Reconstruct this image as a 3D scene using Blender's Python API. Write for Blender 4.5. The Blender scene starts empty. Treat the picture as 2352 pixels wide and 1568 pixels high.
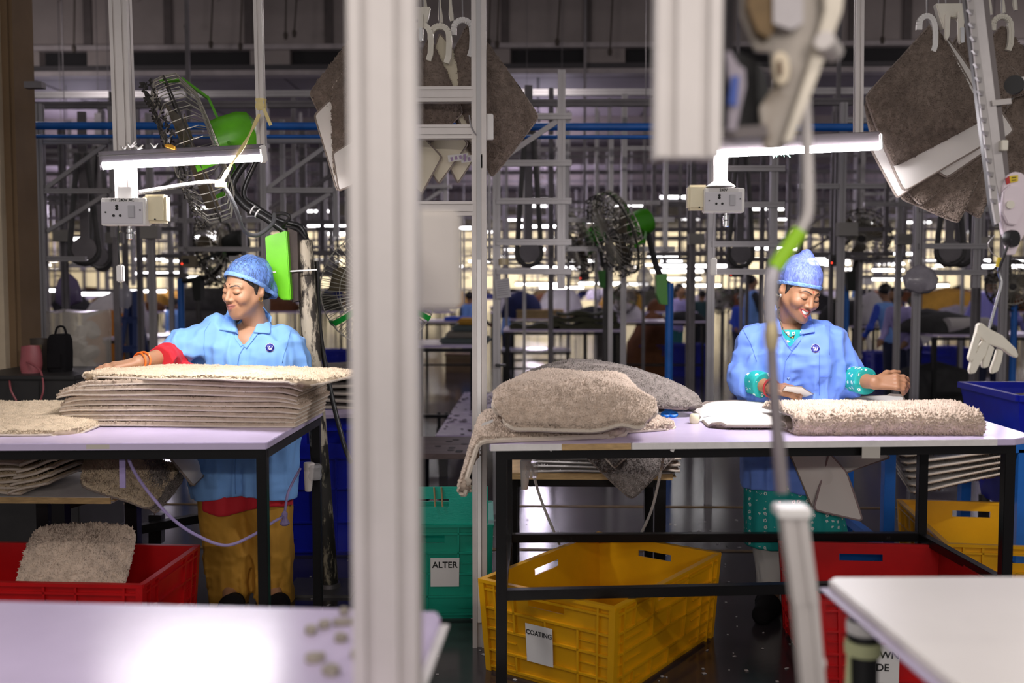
import bpy, bmesh, math, random
import numpy as np
from mathutils import Vector, Matrix, Euler
random.seed(7); RNG = np.random.default_rng(7)
SC = bpy.context.scene
COL = SC.collection
R = math.radians

# ---------------------------------------------------------------- camera
CAMH = 1.38; FPX = 2287.0
cam_d = bpy.data.cameras.new('camera'); cam = bpy.data.objects.new('camera', cam_d); COL.objects.link(cam)
cam.location = (0, 0, CAMH)
cam.rotation_euler = (R(90 - 3.35), 0, R(1.48))
cam_d.sensor_width = 36; cam_d.lens = 36 * FPX / 2352; cam_d.clip_start = .05; cam_d.clip_end = 200
cam_d.dof.use_dof = True; cam_d.dof.focus_distance = 3.9; cam_d.dof.aperture_fstop = 2.0
SC.camera = cam
# ---------------------------------------------------------------- world, exposure
w = bpy.data.worlds.new('world'); SC.world = w; w.use_nodes = True
w.node_tree.nodes['Background'].inputs[0].default_value = (1, .95, .95, 1)
w.node_tree.nodes['Background'].inputs[1].default_value = .21
SC.view_settings.view_transform = 'Standard'; SC.view_settings.look = 'None'
SC.view_settings.exposure = 0.3; SC.view_settings.gamma = 1.0; SC.view_settings.use_curve_mapping = False

def area(name, loc, rot, sx, sy, power, col=(1, .96, .98)):
    l = bpy.data.lights.new(name, 'AREA'); l.shape = 'RECTANGLE'; l.size = sx; l.size_y = sy; l.energy = power; l.color = col
    o = bpy.data.objects.new(name, l); COL.objects.link(o); o.location = loc; o.rotation_euler = rot
    return o
TUBE_W = 16.0      # watts of the light under one station tube
# unseen lamps over the near benches; the pair behind the camera is added fill
for (x, y, z, p) in ((-1.05, .7, 2.5, 9), (.95, .6, 2.5, 10), (-2.6, 1.5, 2.45, 12), (2.6, 1.6, 2.45, 12), (-1.2, -3.2, 2.4, 34), (1.2, -3.2, 2.4, 34)):
    o_ = area('station_fill_light', (x, y, z), (0, 0, 0), 1.2, .08, p, (1, .92, .86)); o_.rotation_euler = (R(62 if y < 0 else 0), 0, 0)
# added point lights stand in for the all-round glow of the rear tubes
def omni(name, loc, power, col=(.88, .78, 1), r=.25):
    l = bpy.data.lights.new(name, 'POINT'); l.energy = power; l.color = col; l.shadow_soft_size = r
    o = bpy.data.objects.new(name, l); COL.objects.link(o); o.location = loc; return o
for (x, y, z, p) in ((-4.5, 8.4, 3.5, 60), (0, 8.4, 3.5, 60), (4.5, 8.4, 3.5, 60), (-6, 11, 3.7, 48), (6, 11, 3.7, 48), (-7, 15, 3.0, 45), (0, 15, 3.0, 50), (7, 15, 3.0, 50), (-10, 22, 3.0, 110), (0, 22, 3.0, 110), (10, 22, 3.0, 110), (-12, 32, 3.0, 260), (0, 32, 3.0, 260), (12, 32, 3.0, 260)):
    omni('hall_light', (x, y, z), p * (.5 if y < 12 else 1.2), (1, .91, .90) if y < 12 else (.88, .78, 1))
for x in (-18, -9, 0, 9, 18):
    area('far_wall_light', (x, 44.0, 3.3), (R(55), 0, 0), 6, .4, 420, (1, .93, .82))

# ---------------------------------------------------------------- photo-to-place helpers (rays of the camera above)
_m = Euler((R(90 - 3.35), 0, R(1.48))).to_matrix()
_r, _u, _f = _m.col[0].copy(), _m.col[1].copy(), -_m.col[2].copy()
CPOS = Vector((0, 0, CAMH))
def ray(px, py): return _f + _r * ((px - 1176) / FPX) - _u * ((py - 784) / FPX)
def P(px, py, Y): d = ray(px, py); return CPOS + d * (Y / d.y)
def Zp(px, py, z): d = ray(px, py); return CPOS + d * ((z - CAMH) / d.z)
def V(*a): return Vector(a)

# ---------------------------------------------------------------- materials
MATS = {}
def mat(name, col, rough=.5, metal=0.0, var=0.0, vscale=8, bump=0.0, bscale=60, spec=.5, col2=None, stretch=None, emit=None, alpha=None, coat=0, attr=None, vthr=None, sheen=0, trans=0):
    if name in MATS: return MATS[name]
    m = bpy.data.materials.new(name); m.use_nodes = True; MATS[name] = m
    nt = m.node_tree; N = nt.nodes; L = nt.links; b = N['Principled BSDF']
    b.inputs['Roughness'].default_value = rough; b.inputs['Metallic'].default_value = metal
    b.inputs['Specular IOR Level'].default_value = spec
    b.inputs['Coat Weight'].default_value = coat
    b.inputs['Sheen Weight'].default_value = sheen
    b.inputs['Transmission Weight'].default_value = trans
    c = (*col, 1)
    b.inputs['Base Color'].default_value = c
    tc = N.new('ShaderNodeTexCoord'); src = tc.outputs['Object']
    if stretch:
        mp = N.new('ShaderNodeMapping'); mp.inputs['Scale'].default_value = stretch; L.new(src, mp.inputs[0]); src = mp.outputs[0]
    if var or col2:
        nz = N.new('ShaderNodeTexNoise'); nz.inputs['Scale'].default_value = vscale; nz.inputs['Detail'].default_value = 6; nz.inputs['Roughness'].default_value = .65
        L.new(src, nz.inputs['Vector'])
        rp = N.new('ShaderNodeValToRGB'); L.new(nz.outputs['Fac'], rp.inputs[0])
        t0, t1 = vthr or (.3, .7)
        rp.color_ramp.elements[0].position = t0; rp.color_ramp.elements[1].position = t1
        c2 = col2 if col2 else tuple(x * (1 - var) for x in col)
        rp.color_ramp.elements[0].color = (*c2, 1)
        c1 = col if col2 else tuple(min(1, x * (1 + var * .4)) for x in col)
        rp.color_ramp.elements[1].color = (*c1, 1)
        L.new(rp.outputs[0], b.inputs['Base Color'])
    if attr:
        at = N.new('ShaderNodeAttribute'); at.attribute_name = attr; L.new(at.outputs['Color'], b.inputs['Base Color'])
    if bump:
        nb = N.new('ShaderNodeTexNoise'); nb.inputs['Scale'].default_value = bscale; nb.inputs['Detail'].default_value = 4; L.new(src, nb.inputs['Vector'])
        bp = N.new('ShaderNodeBump'); bp.inputs['Strength'].default_value = bump; bp.inputs['Distance'].default_value = .01
        L.new(nb.outputs['Fac'], bp.inputs['Height']); L.new(bp.outputs[0], b.inputs['Normal'])
    if emit:
        b.inputs['Emission Color'].default_value = (*emit[0], 1); b.inputs['Emission Strength'].default_value = emit[1]
    if alpha is not None: b.inputs['Alpha'].default_value = alpha
    return m
def stripes(m, axis, scale, amount, bumpd=.6):
    """fine woven ribs as relief on an existing material"""
    nt = m.node_tree; N = nt.nodes; L = nt.links; b = N['Principled BSDF']
    tc = N.new('ShaderNodeTexCoord'); wv = N.new('ShaderNodeTexWave'); wv.bands_direction = axis; wv.inputs['Scale'].default_value = scale
    L.new(tc.outputs['UV'], wv.inputs[0])
    bp = N.new('ShaderNodeBump'); bp.inputs['Strength'].default_value = bumpd; bp.inputs['Distance'].default_value = .003
    L.new(wv.outputs['Fac'], bp.inputs['Height']); L.new(bp.outputs[0], b.inputs['Normal'])
    return m
ALU = mat('aluminium', (.38, .36, .37), .42, .55, var=.12, vscale=6, stretch=(1, 1, .2))
ALU_W = mat('aluminium_bright', (.60, .56, .54), .45, .2, var=.1, vscale=5)
ALU_D = mat('aluminium_dull', (.17, .155, .165), .5, .5, var=.25, vscale=5)
STEEL_D = mat('steel_dark', (.10, .095, .095), .5, .4, var=.3, vscale=7)
BLACK_PAINT = mat('black_painted_steel', (.006, .0055, .006), .30, .0, var=.5, vscale=18, col2=(.05, .045, .045), vthr=(.26, .33), spec=.35)
BLACKP = mat('black_plastic', (.012, .012, .013), .45)
CHROME = mat('chrome', (.75, .75, .76), .18, 1)
LAM = mat('laminate_lamp_tint', (.62, .53, .75), .22, 0, var=.10, vscale=3, bump=.03, bscale=20)  # violet sheen of the lamps is put into this base colour
LAM_W = mat('laminate_white_edge', (.80, .77, .76), .4, var=.1, vscale=30)
PLY = mat('plywood', (.55, .36, .16), .6, var=.4, vscale=14, stretch=(1, 8, 8))
WHITE_PL = mat('white_plastic', (.82, .80, .78), .35, var=.05)
CREAM_PL = mat('cream_plastic', (.80, .72, .50), .4, var=.05)
IVORY = mat('ivory_plastic', (.78, .74, .64), .38, var=.08)
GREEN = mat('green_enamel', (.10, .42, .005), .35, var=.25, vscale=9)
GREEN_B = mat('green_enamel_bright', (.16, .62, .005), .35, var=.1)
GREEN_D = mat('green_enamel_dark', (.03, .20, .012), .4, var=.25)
WIRE = mat('fan_wire', (.55, .52, .45), .4, .6, var=.4, vscale=20)
WIRE_D = mat('fan_wire_dusty', (.05, .045, .04), .8, .1, var=.4, vscale=30)
BLUE_PIPE = mat('blue_paint', (.010, .14, .55), .4, var=.25, vscale=4)
BLUE_CR = mat('blue_crate_plastic', (.004, .012, .38), .38, var=.25, vscale=5)
RED_CR = mat('red_crate_plastic', (.50, .004, .006), .35, var=.2, vscale=5)
YEL_CR = mat('yellow_crate_plastic', (.72, .36, .003), .36, var=.12, vscale=4)
TEAL_CR = mat('teal_crate_plastic', (.0, .30, .20), .4, var=.12, vscale=4)
PAPER = mat('paper', (.72, .70, .69), .8, var=.05)
INK = mat('black_ink', (.01, .01, .01), .7)
YEL_TAPE = mat('pale_yellow_ribbon', (.80, .66, .30), .7, var=.15)
LILAC = mat('lilac_ribbon', (.34, .27, .52), .75, var=.15)
RUBBER = mat('black_cable', (.015, .014, .014), .35)
CONDUIT = mat('grey_conduit', (.08, .08, .083), .5, bump=.6, bscale=300)
# rug colours
PILE_B = mat('pile_beige', (.66, .53, .38), .95, var=.22, vscale=30, spec=.1)
PILE_G = mat('pile_greige', (.60, .48, .39), .95, var=.25, vscale=30, spec=.1)
PILE_T = mat('pile_taupe', (.235, .185, .155), .95, var=.3, vscale=30, spec=.1)
PILE_GR = mat('pile_grey', (.27, .235, .215), .95, var=.35, vscale=40, spec=.1)
BACK_W = stripes(mat('rug_backing_white', (.80, .76, .72), .85), 'X', 80, .1, .2)
BACK_C = stripes(mat('rug_backing_cream', (.66, .60, .46), .85), 'X', 80, .1, .2)
PILE_S = mat('pile_stack_taupe', (.50, .39, .30), .95, var=.25, vscale=40, spec=.1)
BIND = mat('rug_binding', (.64, .55, .46), .8, bump=.4, bscale=250)
BIND_D = mat('rug_binding_taupe', (.27, .22, .19), .8, bump=.4, bscale=250)

# ---------------------------------------------------------------- mesh helpers
class MB:
    def __init__(s): s.v = []; s.f = []; s.mi = []
    def add(s, v, f, mi=0):
        o = len(s.v); s.v += [tuple(x) for x in v]; s.f += [tuple(i + o for i in q) for q in f]; s.mi += [mi] * len(f); return s
    def box(s, c, d, rot=None, mi=0):
        M = rot if rot is not None else Matrix.Identity(3); c = Vector(c)
        v = [c + M @ Vector((x * d[0] / 2, y * d[1] / 2, z * d[2] / 2)) for x in (-1, 1) for y in (-1, 1) for z in (-1, 1)]
        return s.add(v, [(0, 1, 3, 2), (4, 6, 7, 5), (0, 4, 5, 1), (2, 3, 7, 6), (0, 2, 6, 4), (1, 5, 7, 3)], mi)
    def bx(s, x0, x1, y0, y1, z0, z1, mi=0): return s.box(((x0 + x1) / 2, (y0 + y1) / 2, (z0 + z1) / 2), (x1 - x0, y1 - y0, z1 - z0), None, mi)
    def sweep(s, prof, a, b, up=None, mi=0, scale_b=1):
        """extrude the 2-D outline prof from a to b"""
        a, b = Vector(a), Vector(b); t = (b - a).normalized()
        up = Vector(up) if up is not None else (Vector((0, -1, 0)) if abs(t.y) < .7 else Vector((0, 0, 1)))
        x = t.cross(up)
        if x.length < 1e-4: x = t.cross(Vector((1, 0, 0)))
        x.normalize(); y = x.cross(t).normalized(); n = len(prof)
        v = [a + x * p + y * q for p, q in prof] + [b + (x * p + y * q) * scale_b for p, q in prof]
        f = [(i, (i + 1) % n, n + (i + 1) % n, n + i) for i in range(n)] + [tuple(range(n - 1, -1, -1)), tuple(range(n, 2 * n))]
        return s.add(v, f, mi)
    def bar(s, a, b, wd, hd=None, up=None, mi=0):
        hd = hd or wd; return s.sweep([(-wd / 2, -hd / 2), (wd / 2, -hd / 2), (wd / 2, hd / 2), (-wd / 2, hd / 2)], a, b, up, mi)
    def tube(s, pts, r, n=8, closed=False, mi=0):
        pts = [Vector(p) for p in pts]; k = len(pts); rs = r if isinstance(r, (list, tuple)) else [r] * k
        nx = None; vs = []
        for i, p in enumerate(pts):
            t = (pts[(i + 1) % k] - pts[i - 1]) if closed else (pts[min(i + 1, k - 1)] - pts[max(i - 1, 0)])
            if t.length < 1e-9: t = Vector((0, 0, 1))
            t.normalize()
            if nx is None:
                nx = t.cross(Vector((0, 0, 1)) if abs(t.z) < .9 else Vector((1, 0, 0))).normalized()
            nx = (nx - t * nx.dot(t))
            if nx.length < 1e-6: nx = t.orthogonal()
            nx.normalize(); ny = t.cross(nx)
            vs += [p + (nx * math.cos(2 * math.pi * j / n) + ny * math.sin(2 * math.pi * j / n)) * rs[i] for j in range(n)]
        f = []
        for i in range(k if closed else k - 1):
            a, b = i * n, ((i + 1) % k) * n
            f += [(a + j, a + (j + 1) % n, b + (j + 1) % n, b + j) for j in range(n)]
        if not closed: f += [tuple(range(n - 1, -1, -1)), tuple(range((k - 1) * n, k * n))]
        return s.add(vs, f, mi)
    def lathe(s, prof, o=(0, 0, 0), ax=(0, 0, 1), n=24, mi=0):
        """prof: (radius, height) pairs along the axis"""
        o = Vector(o); ax = Vector(ax).normalized(); x = ax.orthogonal().normalized(); y = ax.cross(x); k = len(prof)
        v = [o + ax * h + (x * math.cos(2 * math.pi * j / n) + y * math.sin(2 * math.pi * j / n)) * max(r, 1e-4) for r, h in prof for j in range(n)]
        f = [(i * n + j, i * n + (j + 1) % n, (i + 1) * n + (j + 1) % n, (i + 1) * n + j) for i in range(k - 1) for j in range(n)]
        f += [tuple(range(n - 1, -1, -1)), tuple(range((k - 1) * n, k * n))]
        return s.add(v, f, mi)
    def plate(s, outline, th, M=None, mi=0):
        """prism of a 2-D outline (x,z) with thickness th in y; M places it"""
        M = M or Matrix.Identity(4); n = len(outline)
        v = [M @ Vector((x, -th / 2, z)) for x, z in outline] + [M @ Vector((x, th / 2, z)) for x, z in outline]
        f = [tuple(range(n)), tuple(range(2 * n - 1, n - 1, -1))] + [(i, n + i, n + (i + 1) % n, (i + 1) % n) for i in range(n)]
        return s.add(v, f, mi)
    def build(s, name, m, parent=None, smooth=False, bevel=0, loc=None, rot=None):
        me = bpy.data.meshes.new(name); me.from_pydata(s.v, [], s.f)
        ms = m if isinstance(m, (list, tuple)) else [m]
        for q in ms: me.materials.append(q)
        if len(ms) > 1: me.polygons.foreach_set('material_index', s.mi)
        bm = bmesh.new(); bm.from_mesh(me); bmesh.ops.recalc_face_normals(bm, faces=bm.faces)
        if bevel: bmesh.ops.bevel(bm, geom=bm.edges[:], offset=bevel, segments=2, affect='EDGES', clamp_overlap=True)
        bm.to_mesh(me); bm.free()
        if smooth: me.polygons.foreach_set('use_smooth', [True] * len(me.polygons)); me.set_sharp_from_angle(angle=R(40))
        return obj(name, me, parent, loc, rot)
def obj(name, me, parent=None, loc=None, rot=None):
    o = bpy.data.objects.new(name, me); COL.objects.link(o)
    if loc is not None: o.location = loc
    if rot is not None: o.rotation_euler = rot
    if parent is not None:
        o.parent = parent
        if loc is None: o.matrix_parent_inverse = inv(parent)
    return o
def wm(o): return (wm(o.parent) @ o.matrix_parent_inverse if o.parent else Matrix.Identity(4)) @ Matrix.LocRotScale(o.location, o.rotation_euler, o.scale)
def inv(o): return wm(o).inverted()
def tag(o, label, cat, group=None):
    o['label'] = label; o['category'] = cat
    if group: o['group'] = group
    return o
def struct(o): o['kind'] = 'structure'; return o
def stuff(o): o['kind'] = 'stuff'; return o
def thing(name, label, cat, loc=(0, 0, 0), rotz=0, group=None):
    o = bpy.data.objects.new(name, None); COL.objects.link(o); o.location = loc; o.rotation_euler = (0, 0, rotz)
    o.empty_display_size = .1
    return tag(o, label, cat, group)
def dup(root, loc=None, rotz=None, label=None, parent=None):
    c = root.copy(); COL.objects.link(c); c.parent = parent
    if loc is not None: c.location = loc
    if rotz is not None: c.rotation_euler = (0, 0, rotz)
    if label: c['label'] = label
    for ch in root.children: dup(ch, parent=c)
    return c
def npmesh(name, v, f, m, parent=None, smooth=True, mi=None):
    """v (N,3), f (M,3|4) arrays"""
    me = bpy.data.meshes.new(name); v = np.asarray(v, dtype=np.float32); f = np.asarray(f, dtype=np.int32)
    k = f.shape[1]; me.vertices.add(len(v)); me.vertices.foreach_set('co', v.ravel())
    me.loops.add(f.size); me.loops.foreach_set('vertex_index', f.ravel())
    me.polygons.add(len(f)); me.polygons.foreach_set('loop_start', np.arange(0, f.size, k, dtype=np.int32))
    for q in (m if isinstance(m, (list, tuple)) else [m]): me.materials.append(q)
    if mi is not None: me.polygons.foreach_set('material_index', np.asarray(mi, dtype=np.int32))
    me.update(calc_edges=True); me.validate()
    if smooth: me.polygons.foreach_set('use_smooth', [True] * len(me.polygons))
    return obj(name, me, parent)
def catmull(pts, n=6):
    pts = [Vector(p) for p in pts]; out = []
    for i in range(len(pts) - 1):
        p0, p1, p2, p3 = pts[max(i - 1, 0)], pts[i], pts[i + 1], pts[min(i + 2, len(pts) - 1)]
        for j in range(n):
            t = j / n
            out.append(.5 * ((2 * p1) + (p2 - p0) * t + (2 * p0 - 5 * p1 + 4 * p2 - p3) * t * t + (3 * p1 - p0 - 3 * p2 + p3) * t ** 3))
    return out + [pts[-1]]
def tslot(wd, hd=None, slots_w=1, slots_h=1, g=.009, dp=.006):
    """outline of an aluminium T-slot extrusion"""
    hd = hd or wd; out = []
    def side(a, b, n):
        a, b = Vector(a), Vector(b); t = (b - a); L = t.length; t.normalize(); nrm = Vector((-t.y, t.x))
        out.append(tuple(a))
        for i in range(n):
            c = a + t * (L * (i + .5) / n)
            for q in (c - t * g / 2, c - t * g / 2 + nrm * dp, c + t * g / 2 + nrm * dp, c + t * g / 2): out.append(tuple(q))
    x, y = wd / 2, hd / 2
    side((-x, -y), (x, -y), slots_w); side((x, -y), (x, y), slots_h); side((x, y), (-x, y), slots_w); side((-x, y), (-x, -y), slots_h)
    return out
def text(body, size, M, m, parent, name='lettering', ext=.0004, align='CENTER'):
    c = bpy.data.curves.new(name, 'FONT'); c.body = body; c.size = size; c.align_x = align; c.align_y = 'CENTER'; c.extrude = ext; c.offset = size * .018
    o = bpy.data.objects.new(name, c); COL.objects.link(o)
    dg = bpy.context.evaluated_depsgraph_get(); me = bpy.data.meshes.new_from_object(o.evaluated_get(dg))
    bpy.data.objects.remove(o); bpy.data.curves.remove(c)
    me.transform(M); me.materials.clear(); me.materials.append(m); me.name = name
    return obj(name, me, parent)
def frame_M(o, x, z):
    """4x4 whose X is x and whose Y (text up) is z"""
    x = Vector(x).normalized(); z = Vector(z); z = (z - x * z.dot(x)).normalized(); n = x.cross(z)
    return Matrix(((x.x, z.x, n.x, o[0]), (x.y, z.y, n.y, o[1]), (x.z, z.z, n.z, o[2]), (0, 0, 0, 1)))
# ================================================================ the hall
FLOOR = mat('floor_concrete', (.040, .034, .040), .17, var=.5, vscale=1.3, bump=.05, bscale=9, spec=.6)
b = MB(); b.bx(-24, 24, -3, 50, -.05, 0); struct(b.build('floor', FLOOR))
LINE_Y = mat('floor_line_paint', (.17, .095, .02), .6, var=.6, vscale=12)
for i, (py, y0) in enumerate(((1162, 0), (1262, 0))):
    y = Zp(1176, py, 0).y
    b = MB(); b.bx(-12, 12, y - .02, y + .02, .0005, .003); struct(b.build('trim_%d' % (i + 1), LINE_Y))
WALLC = mat('wall_cream', (.62, .54, .38), .8, var=.1, vscale=1)
CEILC = mat('ceiling_panel', (.22, .19, .21), .7, var=.2, vscale=.8)
CEILD = mat('ceiling_seam', (.05, .045, .05), .8)
BULK = mat('bulkhead_panel', (.24, .205, .20), .75, var=.18, vscale=1.2)
BATT = mat('bulkhead_batten', (.075, .06, .06), .7, var=.2)
VOID = mat('dark_vent', (.006, .005, .007), .8)
fw = bpy.data.objects.new('wall_far', None); COL.objects.link(fw); struct(fw)
b = MB(); b.bx(-24, 24, 48, 48.2, 0, 6); b.build('plaster', WALLC, fw)
for x in range(-22, 23, 2):
    b = MB(); b.bx(x - .04, x + .04, 47.9, 48, 0, 4.2); b.build('mullion', ALU_D, fw)
for z in (1.1, 2.0, 2.9):
    b = MB(); b.bx(-24, 24, 47.88, 47.98, z - .04, z + .04); b.build('transom', ALU_D, fw)
for s in (-1, 1):
    b = MB(); b.bx(s * 24 - .1, s * 24 + .1, 8, 50, 0, 6); struct(b.build('wall_' + ('left' if s < 0 else 'right'), WALLC))
# lower ceiling beyond the bulkhead
BY = 12.4
zb = P(1176, 168, BY).z
cl = bpy.data.objects.new('ceiling', None); COL.objects.link(cl); struct(cl)
b = MB(); b.bx(-24, 24, BY, 48, zb + .03, zb + .12); b.build('ceiling_deck', CEILD, cl)
pan = None
nx = 0
for iy in range(9):
    for ix in range(-8, 8):
        if iy > 4 and (ix + iy) % 1: continue
        x0 = ix * 1.6; y0 = BY + .25 + iy * 1.75
        if pan is None:
            b = MB(); b.bx(.02, 1.58, .02, 1.73, 0, .03); pan = b.build('ceiling_panel', CEILC, cl, loc=(x0, y0, zb))
        else:
            c = pan.copy(); COL.objects.link(c); c.location = (x0, y0, zb)
        nx += 1
for i_, y0 in enumerate((BY + 3.2, BY + 7, BY + 11, BY + 16)):
    b = MB(); b.bx(-24, 24, y0, y0 + .14, zb - .28, zb); struct(b.build('trim_%d' % (i_ + 3), BULK))  # beams crossing below the lower ceiling
# bulkhead: upper panels with battens, dark vents below, ledge
bk = bpy.data.objects.new('wall_bulkhead', None); COL.objects.link(bk); struct(bk)
zt = P(1176, 105, BY).z; ztop = 6.2
b = MB(); b.bx(-24, 24, BY + .12, BY + .2, zb, ztop); b.build('backing', BATT, bk)
xs = [P(px, 60, BY).x for px in (-160, 20, 200, 385, 570, 755, 930, 1160, 1350, 1510, 1660, 1840, 1960, 2085, 2250, 2420, 2600)]
for i in range(len(xs) - 1):
    b = MB(); b.bx(xs[i] + .04, xs[i + 1] - .04, BY + .03, BY + .1, zt + .04, zt + 2.4); b.build('upper_panel', BULK, bk)
    b = MB(); b.bx(xs[i] - .05, xs[i] + .05, BY, BY + .13, zt, ztop); b.build('batten', BATT, bk)
    q = MB(); q.lathe([(.05, 0), (.05, .03), (.025, .05)], ((xs[i] + xs[i + 1]) / 2 + .12, BY + .03, zt + .62), (0, -1, 0), 12); q.build('pipe_stub', BULK, bk)
edges = [(-200, 92, 0), (95, 195, 1), (195, 285, 0), (285, 570, 1), (570, 668, 0), (668, 960, 1), (960, 1175, 0), (1175, 1340, 1), (1340, 1440, 0), (1440, 1520, 1), (1520, 1640, 0), (1640, 2260, 1), (2260, 2600, 1)]
for a, c, dark in edges:
    x0, x1 = P(a, 130, BY).x, P(c, 130, BY).x
    b = MB()
    if dark: b.bx(x0, x1, BY + .1, BY + .13, zb + .02, zt); b.build('vent_opening', VOID, bk)
    else: b.bx(x0 + .02, x1 - .02, BY + .02, BY + .12, zb + .02, zt); b.build('lower_panel', BULK, bk)
LEDGE = mat('ledge_paint', (.34, .30, .31), .7, var=.3, vscale=3)
b = MB(); b.bx(-24, 24, BY - .12, BY + .1, zb - .03, zb + .03); b.build('ledge', LEDGE, bk)
b = MB(); b.bx(-24, 24, BY - .03, BY + .1, zt - .03, zt + .03); b.build('rail', LEDGE, bk)
# roof above the camera bay
b = MB(); b.bx(-24, 24, 5.5, BY + .2, 6.2, 6.3); struct(b.build('ceiling_bay', mat('roof_sheet', (.10, .085, .085), .7, var=.2, vscale=1)))
# chains and wires that hang in front of the bulkhead
CH = mat('chain_rust', (.05, .038, .032), .8)
k = 0
for px, y0, y1, dx in ((168, -30, 110, 2), (240, -30, 130, 40), (432, -30, 60, -4), (492, -30, 100, -8), (556, -30, 105, -4), (650, -30, 80, 6), (690, -30, 75, -14), (735, -30, 105, 70), (1120, 20, 95, 3), (1140, 15, 100, 2), (1290, 12, 95, -10), (1405, 10, 118, -4), (2025, 20, 90, 2)):
    a, c = P(px, y0, BY - .5), P(px + dx, y1, BY - .5); a.z = 6.2; b = MB()
    mid = (a + c) / 2 + V(.03, 0, 0)
    b.tube(catmull([a, mid, c], 4), .011, 5)
    b.lathe([(.02, -.05), (.03, 0), (.02, .03)], c, (0, 0, 1), 8)
    tag(b.build('hanging_chain', CH), 'thin rusty chain before the grey upper wall', 'chain', 'chains before the upper wall')
# concrete column at the left edge
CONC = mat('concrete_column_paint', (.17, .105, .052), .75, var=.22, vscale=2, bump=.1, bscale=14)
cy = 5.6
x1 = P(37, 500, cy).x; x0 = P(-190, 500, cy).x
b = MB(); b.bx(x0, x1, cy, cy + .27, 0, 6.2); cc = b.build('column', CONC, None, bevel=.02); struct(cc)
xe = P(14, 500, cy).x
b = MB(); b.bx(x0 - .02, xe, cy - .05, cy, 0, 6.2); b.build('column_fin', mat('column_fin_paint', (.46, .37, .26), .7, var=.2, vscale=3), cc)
b = MB(); p_ = P(80, 196, cy - .03); b.box(p_, (.10, .05, .035)); b.build('bracket', ALU_D, cc)
# ================================================================ work tables
def pts_top(quad, z):  # pixel corners on a horizontal plane -> world
    return [Zp(x, y, z) for x, y in quad]
def slab(b, poly, z0, z1, mi=0):
    n = len(poly); b.add([(p.x, p.y, z0) for p in poly] + [(p.x, p.y, z1) for p in poly], [tuple(range(n - 1, -1, -1)), tuple(range(n, 2 * n))] + [(i, (i + 1) % n, n + (i + 1) % n, n + i) for i in range(n)], mi)
    return b
TZ = .8595
# --- left table
t = thing('work_table', 'lavender-lit laminate work table on a black steel frame carrying the tall rug stack', 'table', (-1.5, 3.6, 0))
LT = [V(-.885, 3.212, 0), V(-.88, 4.03, 0), V(-2.35, 3.95, 0), V(-2.35, 3.13, 0)]
slab(MB(), LT, TZ - .022, TZ).build('table_top', LAM, t, bevel=.002)
b = MB(); c = V(-.885, 3.212, 0)
b.bar(V(-2.35, 3.1285, TZ - .0115), V(-.889, 3.2105, TZ - .0115), .021, .003); b.build('edge_band', LAM, t)
for x0, x1 in ((192, 246),):
    a = P(x0, 1028, 3.158); d = P(x1, 1029, 3.163); b = MB(); b.bar(V(a.x, 3.1275 + (a.x + 2.35) * .056, TZ - .011), V(d.x, 3.1275 + (d.x + 2.35) * .056, TZ - .011), .015, .001); b.build('tape_patch', mat('tape_kraft', (.55, .50, .44), .6), t)
for q0, q1 in (((-.905, 3.235), (-2.35, 3.16)), ((-.905, 3.235), (-.90, 4.0)), ((-.90, 4.0), (-2.3, 3.94))):
    b = MB(); b.bar(V(*q0, TZ - .04), V(*q1, TZ - .04), .034, .03, up=(0, 0, 1)); b.build('frame_rail', BLACK_PAINT, t, bevel=.002)
for (x, y) in ((-.907, 3.235), (-.90, 4.0), (-2.3, 3.2)):
    b = MB(); b.bar(V(x, y, 0), V(x, y, TZ - .024), .034); b.build('leg', BLACK_PAINT, t, bevel=.002)
# --- right table
t = thing('work_table', 'lavender-lit laminate work table on a black steel frame above the yellow and red crates', 'table', (.8, 3.6, 0))
RT = [V(-.155, 3.20, 0)]
RT = [V(-.155, 3.195, 0), V(1.60, 3.355, 0), V(1.665, 3.40, 0), V(1.70, 3.50, 0), V(1.70, 3.92, 0), V(1.62, 4.03, 0), V(1.5, 4.08, 0), V(-.16, 4.0, 0)]
slab(MB(), RT, TZ - .022, TZ).build('table_top', LAM, t, bevel=.002)
def rtf(px, off=.0): # point on the front edge of the right table under pixel column px
    d = ray(px, 1010); k = (1.60 + .155); m = (3.355 - 3.195) / k
    # solve y = 3.195 + m (x + .155), x/y = d.x/d.y
    s = d.x / d.y; y = (3.195 + m * .155) / (1 - m * s); return V(s * y, y - off, 0)
for i, (a, c, mm) in enumerate(((1127, 1290, LAM_W), (1290, 1452, PLY), (1449, 2290, LAM_W))):
    A, Cc = rtf(a, .002), rtf(c, .002); b = MB(); b.bar(V(A.x, A.y, TZ - .011), V(Cc.x, Cc.y, TZ - .011), .021, .003); b.build('edge_band' if mm is LAM_W else 'bare_edge', mm, t)
fl, fr, br, bl = V(-.118, 3.235, 0), V(1.60, 3.40, 0), V(1.555, 4.03, 0), V(-.12, 3.97, 0)
for a, c in ((fl, fr), (fr, br), (br, bl), (bl, fl)):
    b = MB(); b.bar(V(a.x, a.y, TZ - .04), V(c.x, c.y, TZ - .04), .036, .03, up=(0, 0, 1)); b.build('frame_rail', BLACK_PAINT, t, bevel=.002)
zl = P(1600, 1350, 3.32).z
for a, c in ((fl, fr), (fr, br), (br, bl), (bl, fl)):
    b = MB(); b.bar(V(a.x, a.y, zl), V(c.x, c.y, zl), .034, .034, up=(0, 0, 1)); b.build('lower_rail', BLACK_PAINT, t, bevel=.002)
for a in (fl, fr, br, bl):
    b = MB(); b.bar(V(a.x, a.y, 0), V(a.x, a.y, TZ - .024), .036); b.build('leg', BLACK_PAINT, t, bevel=.002)
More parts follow.
